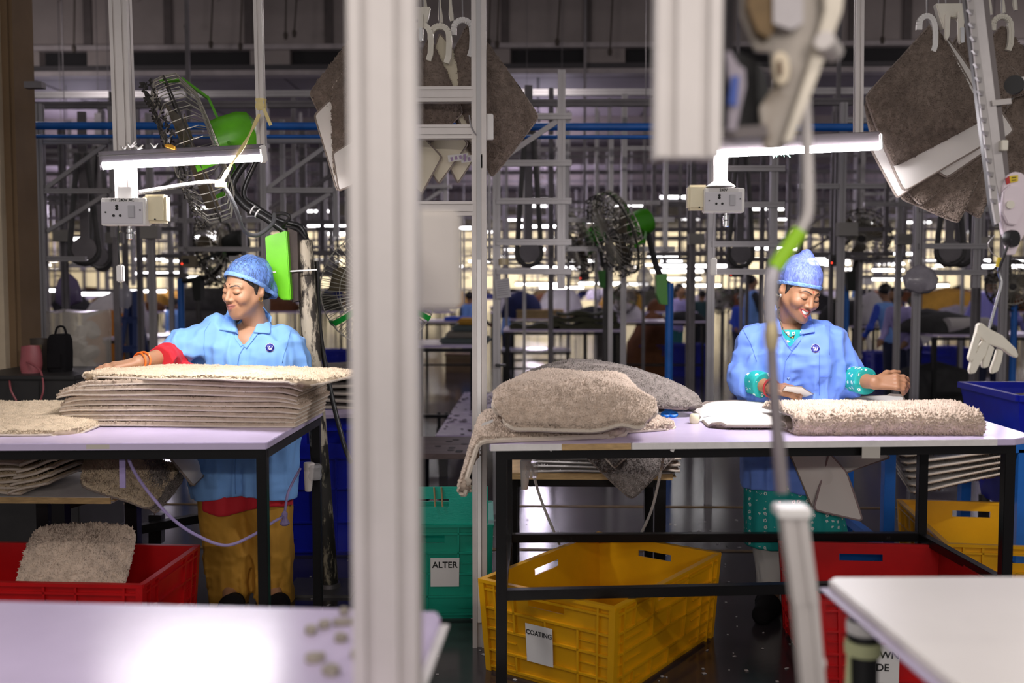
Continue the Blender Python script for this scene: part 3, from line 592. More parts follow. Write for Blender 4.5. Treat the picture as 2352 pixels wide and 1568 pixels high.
def rug(name, label, S, nu=40, nv=30, th=.012, pile=None, back=None, bind=None, dens=30000, tl=.010, tw=.0035, edge=None, group=None, flip=False, bind_r=.0045, cat='rug', parent=None, mask=None, lump=.003, rim0=.35):
    """S(u,v) -> (N,3): the woven backing; the pile stands on its +normal side"""
    pile = pile or PILE_G; back = back or BACK_W; bind = bind or BIND
    def nor(u, v):
        e = 1e-3
        n = np.cross(S(u + e, v) - S(u - e, v), S(u, v + e) - S(u, v - e)); n = nrm_(n)
        return -n if flip else n
    us, vs = np.linspace(0, 1, nu), np.linspace(0, 1, nv); U, W = [a.ravel() for a in np.meshgrid(us, vs, indexing='ij')]
    B = S(U, W); Nn = nor(U, W)
    c = B.mean(0)
    root = bpy.data.objects.new(name, None); COL.objects.link(root); root.location = (c[0], c[1], B[:, 2].min()); root.empty_display_size = .1
    if parent is None: tag(root, label, cat, group)
    idx = np.arange(nu * nv).reshape(nu, nv)
    F = np.stack([idx[:-1, :-1], idx[1:, :-1], idx[1:, 1:], idx[:-1, 1:]], -1).reshape(-1, 4)
    if flip: F = F[:, ::-1]
    # backing sheet
    bo = npmesh('backing', B, F[:, ::-1], back, root)
    uv = bo.data.uv_layers.new(name='UVMap'); li = np.empty(len(bo.data.loops), dtype=np.int32); bo.data.loops.foreach_get('vertex_index', li)
    uv.data.foreach_set('uv', np.stack([U[li], W[li]], 1).astype(np.float32).ravel())
    # pile body
    inset = np.minimum.reduce([U, 1 - U, W, 1 - W]); rim = np.clip(inset / .012, 0, 1)
    T = B + Nn * (th * (rim0 + (1 - rim0) * rim) + lump * vnoise(B, 45, 3) * rim)[:, None]
    per = np.concatenate([idx[:, 0], idx[-1, 1:], idx[-2::-1, -1], idx[0, -2:0:-1]])
    n = nu * nv; k = len(per)
    vv = np.concatenate([T, B[per] + Nn[per] * .001]); a = per; b_ = np.arange(n, n + k)
    sk = np.stack([a, b_, np.roll(b_, -1), np.roll(a, -1)], 1)
    if flip: sk = sk[:, ::-1]
    VV = [vv]; FF = [np.concatenate([F, sk])]
    FT = np.concatenate([np.concatenate([q[:, [0, 1, 2]], q[:, [0, 2, 3]]]) for q in FF])
    if dens > 0:
        # patch areas -> number of tufts
        a1 = np.linalg.norm(np.cross(B[F[:, 1]] - B[F[:, 0]], B[F[:, 3]] - B[F[:, 0]]), axis=1); cnt = int(a1.sum() * dens)
        pick = RNG.choice(len(F), cnt, p=a1 / a1.sum()); fu = F[pick, 0] // nv; fv = F[pick, 0] % nv
        if flip: fu = (F[pick].min(1)) // nv; fv = (F[pick].min(1)) % nv
        tu = np.clip((fu + RNG.random(cnt)) / (nu - 1), 0, 1); tv = np.clip((fv + RNG.random(cnt)) / (nv - 1), 0, 1)
        if edge is not None:
            eu, ev = edge; keep = (tu < eu) | (tu > 1 - eu) | (tv < ev) ; tu, tv = tu[keep], tv[keep]
        if mask is not None: keep = mask(tu, tv); tu, tv = tu[keep], tv[keep]
        pb = S(tu, tv); pn = nor(tu, tv); m = len(tu)
        ins = np.clip(np.minimum.reduce([tu, 1 - tu, tv, 1 - tv]) / .012, 0, 1)
        base = pb + pn * (th * (rim0 - .05 + (.97 - rim0) * ins) + lump * vnoise(pb, 45, 3) * ins)[:, None]
        t1 = nrm_(np.cross(pn, RNG.normal(size=(m, 3)))); t2 = np.cross(pn, t1)
        clump = np.stack([vnoise(pb, 70, 11), vnoise(pb, 70, 12), vnoise(pb, 70, 13)], 1)
        lean = nrm_(pn + .55 * RNG.normal(size=(m, 3)) + 1.1 * clump)
        ln = tl * (.6 + .7 * RNG.random(m))[:, None]; wd = tw * (.7 + .6 * RNG.random(m))[:, None]
        c3 = [base + wd * (t1 * math.cos(q) + t2 * math.sin(q)) for q in (0, 2.094, 4.189)]
        tv_ = np.stack(c3 + [base + lean * ln], 1).reshape(-1, 3); o = np.arange(m)[:, None] * 4
        tf = np.concatenate([o + [0, 1, 3], o + [1, 2, 3], o + [2, 0, 3]])
        vv = np.concatenate([vv, tv_]); FT = np.concatenate([FT, tf + n + k])
    po = stuff(npmesh('pile', vv, FT, pile, root))
    if bind_r:
        bp = B[per] + Nn[per] * bind_r * .6
        st = max(1, k // 160)
        q = MB(); q.tube([tuple(x) for x in bp[::st]], bind_r, 6, closed=True); q.build('binding', bind, root, smooth=True)
    return root
def A3(v): return np.array(v, dtype=float)
def quadS(c, bul=0.0, wob=0.0, seed=0, roundc=0.0, sag=None):
    """patch between four corners (u: a->b, v: a->d) with bulge along its normal"""
    a, b, cc, d = [A3(x) for x in c]; n = np.cross(b - a, d - a); n /= np.linalg.norm(n)
    def S(u, v):
        u = np.asarray(u, float); v = np.asarray(v, float)
        if roundc:
            x = 2 * u - 1; y = 2 * v - 1; k = roundc
            u = .5 + .5 * x * np.sqrt(np.clip(1 - k * y ** 16 * .5 * x * x, .01, 1)); v = .5 + .5 * y * np.sqrt(np.clip(1 - k * x ** 16 * .5 * y * y, .01, 1))
        u1, v1 = u[:, None], v[:, None]
        p = (1 - u1) * (1 - v1) * a + u1 * (1 - v1) * b + u1 * v1 * cc + (1 - u1) * v1 * d
        h = bul * np.sin(np.clip(u, -.1, 1.1) * math.pi) * np.sin(np.clip(v, -.1, 1.1) * math.pi)
        if wob: h = h + wob * vnoise(p, 4.5, seed) + wob * .4 * vnoise(p, 11, seed + 1)
        q = p + n * h[:, None]
        if sag is not None: q = sag(u, v, q)
        return q
    return S
# --- the stack on the left table
sfl, sfr = Zp(130, 980, TZ), Zp(672, 980, TZ)
nst = 9; step = .0185
for i in range(nst):
    z = TZ + .002 + i * step
    jl, jr = random.uniform(-.015, .012), random.uniform(-.01, .012)
    x0 = sfl.x + jl + .004 * i + (.02 if i == nst - 1 else 0); x1 = sfr.x + jr + .012 + .002 * i; y0 = sfl.y + random.uniform(-.006, .006) + .002 * i; y1 = y0 + .46
    if i == 6: x0 -= .03
    ph = random.uniform(0, 6)
    def sg(u, v, p, i=i, ph=ph):
        w = .0035 * np.sin(u * 9 + ph) * (i / nst) + .003 * np.sin(u * 4 + .4) - .022 * np.clip((u - .9) / .1, 0, 1.2) ** 2 * (i / nst) - .018 * np.clip((.08 - u) / .08, 0, 1.2) ** 2 * (i / nst)
        p = p.copy(); p[:, 2] += np.maximum(w, -(p[:, 2] - TZ - .001) * .6); return p
    rug('folded_bath_rug', 'taupe bath rug with pale binding in the tall stack, %s' % ['lowest one', 'second from below', 'third from below', 'fourth from below', 'middle one', 'sixth from below', 'seventh from below', 'eighth from below', 'directly under the beige top rug'][i],
        quadS([(x0, y0, z), (x1, y0, z), (x1 + .01, y1, z), (x0, y1, z)], 0, 0, 0, 0, sg), 60, 14, .0162, PILE_S, BACK_W, BIND, 42000, .006, .0036, edge=(.03, .06), group='rugs of the tall stack', bind_r=.0036, lump=.001, rim0=.9)
zt_ = TZ + .004 + nst * step
tl_, tr_ = Zp(170, 868, zt_), Zp(722, 882, zt_)
def sgt(u, v, p):
    p = p.copy(); p[:, 2] += .003 * np.sin(np.clip(u, 0, 1) * math.pi) ** .8 - .012 * np.clip((u - .86) / .14, 0, 1.1) ** 2 + .004 * np.sin(v * 3); return p
rug('bath_rug', 'pale beige bath rug lying on top of the tall stack under the worker\'s hand', quadS([(tl_.x, tl_.y, zt_), (tr_.x, tr_.y - .0, zt_), (tr_.x + .10, tr_.y + .40, zt_), (tl_.x + .05, tl_.y + .44, zt_)], 0, .003, 4, .5, sgt), 70, 36, .016, PILE_B, BACK_W, BIND, 80000, .0055, .0038, bind_r=.005)
# --- rug at the far left of the table
q = [Zp(-150, 1003, TZ), Zp(85, 996, TZ + .004), Zp(158, 928, TZ + .02), Zp(-150, 922, TZ + .02)]
q = [V(-2.34, 3.27, TZ + .003), V(-1.57, 3.335, TZ + .003), V(-1.62, 3.90, TZ + .003), V(-2.34, 3.90, TZ + .003)]
def sgl(u, v, p): p = p.copy(); p[:, 2] += .03 * np.clip(v * 1.6, 0, 1) * (1 - .9 * np.clip((u - .8) / .2, 0, 1)) ; return p
rug('bath_rug', 'pale beige bath rug lying flat left of the tall stack', quadS(q, 0, .003, 9, .6, sgl), 44, 36, .018, PILE_B, BACK_W, BIND, 70000, .0055, .0038)

# --- pile on the left end of the right table
def drape_left(xedge, ztop):  # lets what passes the table edge fall down
    def f(u, v, p):
        p = p.copy(); over = np.clip(xedge - p[:, 0], 0, None); fall = over > 0
        s = np.minimum(over, .03); r = over - s
        p[:, 0] = np.where(fall, xedge - .03 * np.sin(np.clip(over / .03, 0, 1) * 1.4) - r * .30, p[:, 0]); p[:, 2] = np.where(fall, p[:, 2] - .03 * (1 - np.cos(np.clip(over / .03, 0, 1) * 1.4)) - r * .95, p[:, 2]); return p
    return f
def zlay(dz, yb): pass
a1 = Zp(1440, 1004, TZ); 
dl_ = drape_left(-.165, TZ)
def sgA(u, v, p):
    p = p.copy(); p[:, 2] += .030 * np.sin(np.clip(v * 1.1, 0, 1) * 1.57) + .010 * np.sin(u * 7) * (v > .02) * np.clip(v * 4, 0, 1); return dl_(u, v, p)
rug('bath_rug', 'greige bath rug at the bottom of the pile, drooping over the left table edge', quadS([(-.36, 3.155, TZ + .002), (a1.x + .0, a1.y - .01, TZ + .002), (a1.x + .01, 3.68, TZ + .002), (-.34, 3.60, TZ + .002)], 0, .003, 2, .5, sgA), 64, 40, .020, PILE_G, BACK_C, BIND, 60000, .008, .0046, bind_r=.0085)
a2 = Zp(1556, 985, TZ)
rug('bath_rug', 'greige bath rug showing only its right corner below the pale pile', quadS([(.02, 3.29, TZ + .004), (a2.x, a2.y - .02, TZ + .004), (a2.x - .06, 3.75, TZ + .004), (.0, 3.72, TZ + .004)], 0, .003, 5, .5, lambda u, v, p: p + np.stack([0 * u, 0 * u, .028 * np.clip(v * 3, 0, 1) * (1 - np.clip((u - .75) / .25, 0, 1))], 1)), 50, 30, .02, PILE_G, BACK_W, BIND, 60000, .008, .0046, bind_r=.005)
def sgC(u, v, p):
    p = p.copy(); front = np.clip(v / .30, 0, 1)
    h = .118 * np.sin(front * 1.57) ** .75 + .014 * np.sin(np.clip((u - .1) / .8, 0, 1) * math.pi) * front
    h = h - .035 * np.clip((.12 - u) / .12, 0, 1) ** 2 * front - .085 * np.clip((u - .82) / .18, 0, 1) ** 1.6 * np.clip(v * 2, 0, 1)
    h = h + .022 * np.exp(-((u - .78) / .1) ** 2) * (1 - front) + .006 * np.sin(u * 11 + v * 5) * front
    h = h + .012 * np.exp(-((v - .40 - .1 * u) / .05) ** 2) * 0
    p[:, 2] += np.maximum(h, .0); return p
f0, f1 = Zp(1128, 985, TZ + .045), Zp(1512, 990, TZ + .035)
rug('bath_rug', 'thick pale greige bath rug puffed up on top of the pile', quadS([(f0.x - .0, f0.y, TZ + .045), (f1.x, f1.y, TZ + .030), (f1.x - .02, f1.y + .50, TZ + .035), (f0.x + .06, f0.y + .50, TZ + .045)], 0, .004, 6, .5, sgC), 90, 70, .022, PILE_G, BACK_W, BIND, 90000, .0085, .0048, bind_r=.0095)
# dark grey rug behind the pile
g = [P(1150, 900, 3.90), P(1625, 945, 3.92), P(1560, 900, 4.2), P(1180, 850, 4.2)]
def sgD(u, v, p):
    p = p.copy(); p[:, 2] = TZ + .008 + .195 * np.clip(np.sin(np.clip(u * .92 + .04, 0, 1) * math.pi), 0, 1) ** .42 * (1 - .45 * np.clip(u - .35, 0, 1)) * np.clip(v * 2.2 + .12, 0, 1) ** .7; return p
x0_, x1_ = P(1152, 900, 3.8).x, P(1606, 930, 3.8).x
rug('bath_rug', 'dark grey bath rug humped up behind the pale pile', quadS([(x0_, 3.80, TZ), (x1_ + .03, 3.86, TZ), (x1_ - .02, 4.06, TZ), (x0_ + .02, 4.03, TZ)], 0, .004, 8, .5, sgD), 70, 36, .016, PILE_GR, BACK_W, BIND_D, 80000, .006, .0035, bind_r=.004)
# white-backed rug the right worker is trimming, pile downwards
w0, w1, w2, w3 = Zp(1632, 968, TZ + .03), Zp(2080, 968, TZ + .03), Zp(2075, 908, TZ + .03), Zp(1588, 924, TZ + .03)
def sgW(u, v, p):
    p = p.copy(); p[:, 2] += -.022 * np.clip((.10 - u) / .10, 0, 1) ** 1.5 - .014 * np.clip((.08 - v) / .08, 0, 1) + .003 * np.sin(u * 8); return p
rug('bath_rug', 'bath rug lying face down, white backing up, before the smiling worker', quadS([w0, w1, w2, w3], 0, .002, 3, .4, sgW), 50, 30, .022, PILE_T, BACK_W, BIND_D, 20000, .008, .003, flip=True, bind_r=.006, mask=lambda u, v: (v < .08) | (u < .06))
# folded shaggy rug at the right
fL, fR = Zp(1872, 1000, TZ), Zp(2236, 992, TZ)
def foldS(x0, x1, yf, depth, h, skew=0.0):
    pr = []
    for t in np.linspace(0, 1, 12): pr.append((depth * (1 - t), .012))
    for t in np.linspace(0, math.pi, 14)[1:]: pr.append((-h / 2 * math.sin(t), .012 + h / 2 - h / 2 * math.cos(t)))
    for t in np.linspace(0, 1, 14)[1:]: pr.append((depth * .92 * t, .012 + h + .012 * math.sin(t * 5) * t))
    pr = np.array(pr); L = np.concatenate([[0], np.cumsum(np.linalg.norm(np.diff(pr, axis=0), axis=1))]); L /= L[-1]
    def S(u, v):
        y = np.interp(v, L, pr[:, 0]); z = np.interp(v, L, pr[:, 1]); x = x0 + (x1 - x0) * u
        k = np.clip(v, 0, 1)
        return np.stack([x + skew * y + .006 * np.sin(v * 17), yf + y + (x - x0) * .03, TZ + z + .003 * np.sin(u * 9 + v * 6)], 1)
    return S
rug('folded_bath_rug', 'shaggy greige bath rug folded double at the right end of the table', foldS(fL.x - .075, fR.x, fL.y + .035, .34, .052, -.06), 64, 64, .020, PILE_G, BACK_C, BIND_D, 62000, .0115, .0056, bind_r=.005)
rug('bath_rug', 'small tongue of the inner layer inside the folded shaggy rug', foldS(fL.x - .085, fL.x + .3, fL.y + .075, .22, .022, -.06), 24, 40, .006, PILE_T, BACK_C, BIND_D, 12000, .006, .003, bind_r=.003)

# --- hanging bundles
def hang(label, px, Ys, bul, front='pile', pile=None, group=None, dens=42000, nu=34, nv=34, wob=.01, seed=0, back=None, bind=None):
    """px: pixel corners A B C D, Ys their depths; u runs A->B, v A->D; normal towards the camera"""
    c = [P(x, y, Y) for (x, y), Y in zip(px, Ys)]
    n = (c[1] - c[0]).cross(c[3] - c[0]); toward = n.y < 0
    flip = (not toward) if front == 'pile' else toward
    return rug('hanging_bath_rug', label, quadS(c, bul if toward else -bul, wob, seed, .12), nu, nv, .014, pile or PILE_T, back or (BACK_W if front != 'pile' else BACK_C), bind or BIND_D, dens, .007, .0042, group=group, flip=flip, bind_r=.005)
G1 = 'rugs hanging right of the smiling worker'
Yh = 3.78
hang('taupe bath rug hanging in front of the right-hand bundle', [(2140, 52), (1988, 222), (2050, 382), (2262, 272)], (Yh, Yh - .05, Yh, Yh + .05), .05, 'pile', group=G1, dens=60000, nu=50, nv=50)
hang('bath rug of the right bundle showing its wide white backing', [(2160, 75), (2005, 280), (2076, 440), (2300, 310)], (Yh + .05, Yh, Yh + .04, Yh + .08), .03, 'back', group=G1, dens=14000)
hang('bath rug of the right bundle showing a ribbed white strip at the left', [(2150, 75), (1988, 322), (2060, 455), (2150, 390)], (Yh + .09, Yh + .08, Yh + .09, Yh + .1), .02, 'back', group=G1, dens=14000, seed=2)
hang('bath rug of the right bundle with a narrow white strip at the right', [(2170, 75), (2060, 320), (2178, 408), (2330, 300)], (Yh + .1, Yh + .1, Yh + .1, Yh + .13), .02, 'back', group=G1, dens=14000, seed=3)
hang('taupe bath rug ending in a corner below the white strips', [(2170, 80), (2010, 360), (2112, 472), (2290, 330)], (Yh + .14, Yh + .14, Yh + .14, Yh + .15), .02, 'pile', group=G1, seed=4)
hang('taupe bath rug hanging lowest in the right bundle', [(2180, 80), (2065, 455), (2200, 512), (2260, 380)], (Yh + .18, Yh + .18, Yh + .18, Yh + .18), .02, 'pile', group=G1, seed=5)
hang('taupe bath rug tip beside the lowest one in the right bundle', [(2200, 80), (2150, 440), (2248, 502), (2290, 380)], (Yh + .22, Yh + .22, Yh + .22, Yh + .22), .02, 'pile', group=G1, seed=6)
hang('taupe bath rug hanging behind the slanted track, nearer the right edge', [(2215, 55), (2160, 150), (2270, 330), (2340, 175)], (Yh + .24, Yh + .25, Yh + .25, Yh + .22), .03, 'pile', group=G1, seed=7)
hang('dark taupe bath rug peeping out at the left under the front one', [(2120, 75), (1985, 240), (2000, 320), (2100, 320)], (Yh + .03, Yh + .02, Yh + .02, Yh + .03), .02, 'pile', group=G1, seed=8)
hang('taupe bath rug on the second hook cut off by the right picture edge', [(2300, 60), (2260, 110), (2290, 230), (2420, 200)], (Yh + .34, Yh + .34, Yh + .34, Yh + .34), .03, 'pile', group=G1, seed=9)
hang('taupe bath rug with cream backing behind the pink pulley', [(2345, 205), (2262, 330), (2330, 520), (2430, 400)], (Yh + .4, Yh + .38, Yh + .4, Yh + .4), .03, 'pile', group=G1, seed=10)
G2 = 'rugs hanging behind the ladder frame'
Yg = 3.95
hang('large taupe bath rug whose point sticks out right of the ladder frame', [(1082, 50), (1040, 210), (1130, 408), (1238, 268)], (Yg + .05, Yg + .02, Yg + .05, Yg + .02), .05, 'pile', group=G2, dens=60000, nu=50, nv=50, seed=11)
hang('taupe bath rug folded just behind the bright upright', [(1075, 55), (1010, 190), (1085, 360), (1152, 250)], (Yg + .0, Yg - .01, Yg, Yg), .04, 'pile', group=G2, seed=12)
hang('bath rug with a cream backing strip left of the bright upright', [(1010, 75), (985, 150), (1085, 335), (1110, 200)], (Yg - .03, Yg - .04, Yg - .03, Yg), .02, 'back', group=G2, dens=14000, seed=13, back=BACK_C)
hang('dark taupe bath rug in the middle of the ladder-frame bundle', [(985, 85), (930, 230), (985, 330), (1062, 260)], (Yg - .07, Yg - .09, Yg - .06, Yg - .05), .05, 'pile', group=G2, seed=14)
hang('taupe bath rug nearest the wide blurred post in the bundle', [(950, 85), (880, 200), (930, 345), (1010, 250)], (Yg - .10, Yg - .12, Yg - .09, Yg - .08), .05, 'pile', group=G2, seed=15)
hang('cream backed rug corner with the left care tag', [(1010, 260), (958, 345), (1008, 422), (1075, 330)], (Yg - .04, Yg - .06, Yg - .05, Yg - .04), .02, 'back', group=G2, dens=12000, seed=16, back=BACK_C)
hang('cream backed rug corner with the right care tag', [(1060, 270), (1010, 340), (1052, 420), (1098, 350)], (Yg + .0, Yg - .02, Yg - .01, Yg), .02, 'back', group=G2, dens=12000, seed=17, back=BACK_C)
hang('cream backed rug corner hanging lowest beside the blurred post', [(960, 300), (905, 380), (968, 446), (1015, 360)], (Yg - .10, Yg - .12, Yg - .1, Yg - .09), .02, 'back', group=G2, dens=12000, seed=18, back=BACK_C)
hang('taupe bath rug flank lit at the left end of the bundle', [(830, 60), (712, 215), (770, 330), (880, 230)], (Yg + .08, Yg + .05, Yg + .05, Yg + .08), .04, 'pile', group=G2, dens=52000, seed=19)
hang('taupe bath rug with beige binding in front at the left end', [(850, 90), (765, 200), (768, 405), (880, 300)], (Yg - .02, Yg - .02, Yg - .02, Yg), .05, 'pile', group=G2, dens=52000, seed=20, bind=BIND)
hang('white backed rug strip along the left end of the bundle', [(790, 200), (722, 265), (775, 440), (860, 330)], (Yg + .03, Yg + .02, Yg + .02, Yg + .03), .02, 'back', group=G2, dens=12000, seed=21)
hang('white backed rug corner hanging lowest at the left end', [(850, 300), (765, 352), (778, 438), (870, 400)], (Yg - .06, Yg - .06, Yg - .06, Yg - .05), .02, 'back', group=G2, dens=12000, seed=22)
for i, (px, py) in enumerate(((1052, 360), (1082, 362))):
    c = P(px, py, Yg - .10 + .0 * i); b = MB(); M = Matrix.Translation(c) @ Matrix.Rotation(R(-12), 4, 'Y'); b.plate([(-.04, -.012), (.035, -.018), (.04, .006), (-.038, .014)], .001, M)
    tg = tag(b.build('care_tag', PAPER), 'white care tag sewn to a hanging rug, %s of two' % ('left' if i == 0 else 'right'), 'tag', 'care tags on hanging rugs')
    for k in range(4):
        b = MB(); b.plate([(-.03 + k * .017, -.010), (-.02 + k * .017, -.010), (-.02 + k * .017, .004), (-.03 + k * .017, .004)], .0004, M @ Matrix.Translation((0, -.001, 0))); b.build('print', mat('print_violet', (.35, .25, .4), .7), tg)

# --- hook hangers of the conveyor
def hook(label, c, s=1.0, m=None, rot=0, wire_top=3.6, group='plastic hook hangers'):
    t = thing('hook_hanger', label, 'hanger', c, 0, group); b = MB()
    pts = [V(math.cos(a) * .034 * s, 0, math.sin(a) * .034 * s) for a in [math.pi * (1.02 - k / 10) for k in range(11)]]
    pts = [V(-.034 * s, 0, -.02 * s)] + pts + [V(.036 * s, -.004, -.03 * s), V(.034 * s, -.006, -.075 * s), V(.026 * s, -.006, -.10 * s)]
    M = Matrix.Translation(c) @ Matrix.Rotation(rot, 4, 'Z')
    pts = [M @ p for p in pts]
    for i in range(len(pts) - 1):
        d = (pts[i + 1] - pts[i]); b.bar(pts[i] - d * .06, pts[i + 1] + d * .06, .021 * s, .018 * s, up=(0, -1, 0))
    b.build('hook', m or IVORY, t, bevel=.001)
    b = MB(); q = MB()
    for i in range(1, len(pts) - 2): q.bar(pts[i] + V(0, -.009, 0), pts[i + 1] + V(0, -.009, 0), .004 * s, .003, up=(0, -1, 0))
    q.build('rib', m or IVORY, t)
    b.tube([c + V(0, 0, .034 * s), V(c.x - .03, c.y, wire_top)], .0028, 6); b.build('wire', ALU, t)
    return t
hook('cream hook hanger next to the wide blurred post', P(968, 78, Yg - .11), 1.0, IVORY, .2)
hook('cream hook hanger in the middle of the left bundle', P(1010, 82, Yg - .08), 1.05, IVORY, -.1)
hook('white ring-shaped hook hanger beside the bright upright', P(1063, 68, Yg - .02), 1.05, WHITE_PL, .0)
hook('cream hook hanger at the top right behind the slanted track', P(2300, 58, Yh + .3), 1.0, IVORY, 0)
hook('white hook hanger holding the front rug of the right bundle', P(2128, 58, Yh - .03), .95, WHITE_PL, .3)
def clip_head(label, c, s=1.0):
    t = thing('clip_hanger', label, 'hanger', c, 0, 'moulded clip hangers'); b = MB(); M = Matrix.Translation(c)
    b.plate([(-.06 * s, .03 * s), (.06 * s, .03 * s), (.05 * s, -.02 * s), (.035 * s, -.05 * s), (.02 * s, -.02 * s), (-.01 * s, -.015 * s), (-.03 * s, -.06 * s), (-.045 * s, -.02 * s)], .03 * s, M); b.build('body', IVORY, t, bevel=.003)
    b = MB(); b.plate([(-.03 * s, -.01), (-.012 * s, -.01), (-.014 * s, -.085 * s), (-.022 * s, -.10 * s), (-.03 * s, -.09 * s)], .014, M @ Matrix.Translation((0, -.02, 0))); b.build('finger', IVORY, t, bevel=.002)
    b = MB(); b.plate([(.012 * s, .0), (.032 * s, 0), (.034 * s, -.10 * s), (.022 * s, -.115 * s), (.014 * s, -.10 * s)], .014, M @ Matrix.Translation((0, -.025, 0))); b.build('finger', IVORY, t, bevel=.002)
    b = MB(); b.bar(c + V(.024 * s, -.035, -.06 * s), c + V(.026 * s, -.035, -.11 * s), .013 * s, .012); b.build('clip', CHROME, t)
    for dx in (-.045, -.02, .03): 
        b = MB(); b.tube([c + V(dx * s, 0, .03 * s), V(c.x + dx * s, c.y, 3.6)], .0026, 6); b.build('wire', ALU, t)
    return t
clip_head('white moulded hanger head above the front rug at the right', P(2185, 30, Yh - .02), 1.05)
clip_head('white moulded hanger head beside the wide blurred post', P(955, 35, Yg - .1), .95)
def drop(label, c):
    t = thing('finger_hanger', label, 'hanger', c, 0, 'loose hanger fingers'); b = MB()
    b.tube([c + V(0, 0, .06), c + V(0, 0, .03), c + V(.002, 0, -.01), c + V(.006, 0, -.035)], [.005, .006, .010, .008], 8); b.build('finger', IVORY, t, smooth=True)
    b = MB(); b.tube([c + V(0, 0, .05), V(c.x - .01, c.y, 3.6)], .0025, 6); b.build('wire', ALU, t)
for (px, py, Y, lb) in ((975, 14, Yg - .04, 'left of three behind the blurred post'), (1010, 32, Yg - .03, 'middle of three above the ladder-frame rugs'), (1035, 28, Yg + .02, 'right of three above the ladder-frame rugs'), (2272, 14, Yh + .3, 'left of three at the upper right'), (2302, 10, Yh + .32, 'middle of three at the upper right'), (2330, 4, Yh + .34, 'right of three at the upper right')):
    drop('small cream hanger finger on a wire, ' + lb, P(px, py, Y))
b = MB(); b.sweep(tslot(.06, .06, 1, 1), (-.95, Yg, 3.62), (.35, Yg, 3.62)); b.bar(V(-.3, Yg, 3.6), V(-.3, 3.55, 3.5), .05); tag(b.build('conveyor_rail', ALU), 'overhead conveyor rail carrying the hangers behind the ladder frame', 'rail')
b = MB(); b.sweep(tslot(.06, .06, 1, 1), (1.1, Yh + .15, 3.62), (2.6, Yh + .15, 3.62)); b.bar(V(1.7, Yh + .15, 3.6), V(1.7, 3.55, 3.5), .05); tag(b.build('conveyor_rail', ALU), 'overhead conveyor rail carrying the right-hand rug bundle', 'rail')
# ================================================================ crates, fans, benches
def crate(name, label, c, wx, wy, h, rz, m, taper=.03, ribs_x=5, ribs_y=7, handle=('x', 'y'), group=None, tall_board=None, lab=None):
    """open stacking crate: four ribbed walls, rim, floor; c = centre of its base"""
    t = thing(name, label, 'crate', c, rz, group)
    th = .006
    def wall(side):
        n = {'f': (0, -1), 'b': (0, 1), 'l': (-1, 0), 'r': (1, 0)}[side]; L = wx if n[1] else wy; D = wy if n[1] else wx
        nr = ribs_x if n[1] else ribs_y; hole = (n[1] and 'x' in handle) or (n[0] and 'y' in handle); b = MB()
        # local frame: s along wall, o outward, z up; taper inward below
        M = Matrix(((-n[1], n[0], 0), (n[0], n[1], 0), (0, 0, 1))) if n[1] else Matrix(((0, n[0], 0), (n[0], 0, 0), (0, 0, 1)))
        def pt(s_, o_, z_):
            k = taper * (1 - z_ / h); s2 = s_ * (1 - k * 2 / L); v = Vector((s2, D / 2 - k + o_, z_))
            return (v.x * (-n[1]) if n[1] else v.y * n[0], v.y * n[1] if n[1] else v.x, v.z)
        def hexa(s0, s1, o0, o1, z0, z1):
            b.add([pt(s, o, z) for s in (s0, s1) for o in (o0, o1) for z in (z0, z1)], [(0, 1, 3, 2), (4, 6, 7, 5), (0, 4, 5, 1), (2, 3, 7, 6), (0, 2, 6, 4), (1, 5, 7, 3)])
        hw, hz0, hz1 = min(.085, L * .14), h * .80, h * .88
        if hole:
            hexa(-L / 2, -hw, -th, 0, 0, h - .004); hexa(hw, L / 2, -th, 0, 0, h - .004); hexa(-hw, hw, -th, 0, 0, hz0); hexa(-hw, hw, -th, 0, hz1, h - .004)
        else: hexa(-L / 2, L / 2, -th, 0, 0, h - .004)
        rp = .011
        for z in (.02, h * .24, h * .48, h * .70, h * .90): hexa(-L / 2, L / 2, 0, rp, z - .004, z + .004)
        for i in range(nr + 1):
            s = -L / 2 + L * i / nr
            for z0, z1 in ((.02, h * .24), (h * .24, h * .48), (h * .48, h * .70), (h * .70, h * .97)):
                if hole and abs(s) < hw * 1.3 and z1 > h * .72: continue
                if 0 < i < nr and random.random() < .22: continue
                hexa(s - .004, s + .004, 0, rp, z0, z1)
        for z in (h * .12, h * .36, h * .59): 
            hexa(-L / 2, -L / 4, 0, rp * .6, z - .002, z + .002); hexa(L / 4, L / 2, 0, rp * .6, z - .002, z + .002)
        hexa(-L / 2 - .01, L / 2 + .01, -th - .002, .014, h - .012, h - (0 if n[1] else .0015))
        for sgn in (-1, 1):
            hexa(sgn * L / 2 - .012, sgn * L / 2 + .012, -.004, .013 - (0 if n[1] else .001), .001 if n[1] else 0, h - (.006 if n[1] else .007))
            hexa(sgn * (L / 2 - .055) - .004, sgn * (L / 2 - .055) + .004, 0, .0122, 0, h - .005)
        me_o = b.build('wall', m, t, bevel=0, loc=(0, 0, 0))
        return pt
    pts = {s: wall(s) for s in 'fblr'}
    b = MB(); b.bx(-wx / 2 + taper, wx / 2 - taper, -wy / 2 + taper, wy / 2 - taper, .01, .02); b.build('floor_panel', m, t, loc=(0, 0, 0))
    return t, pts
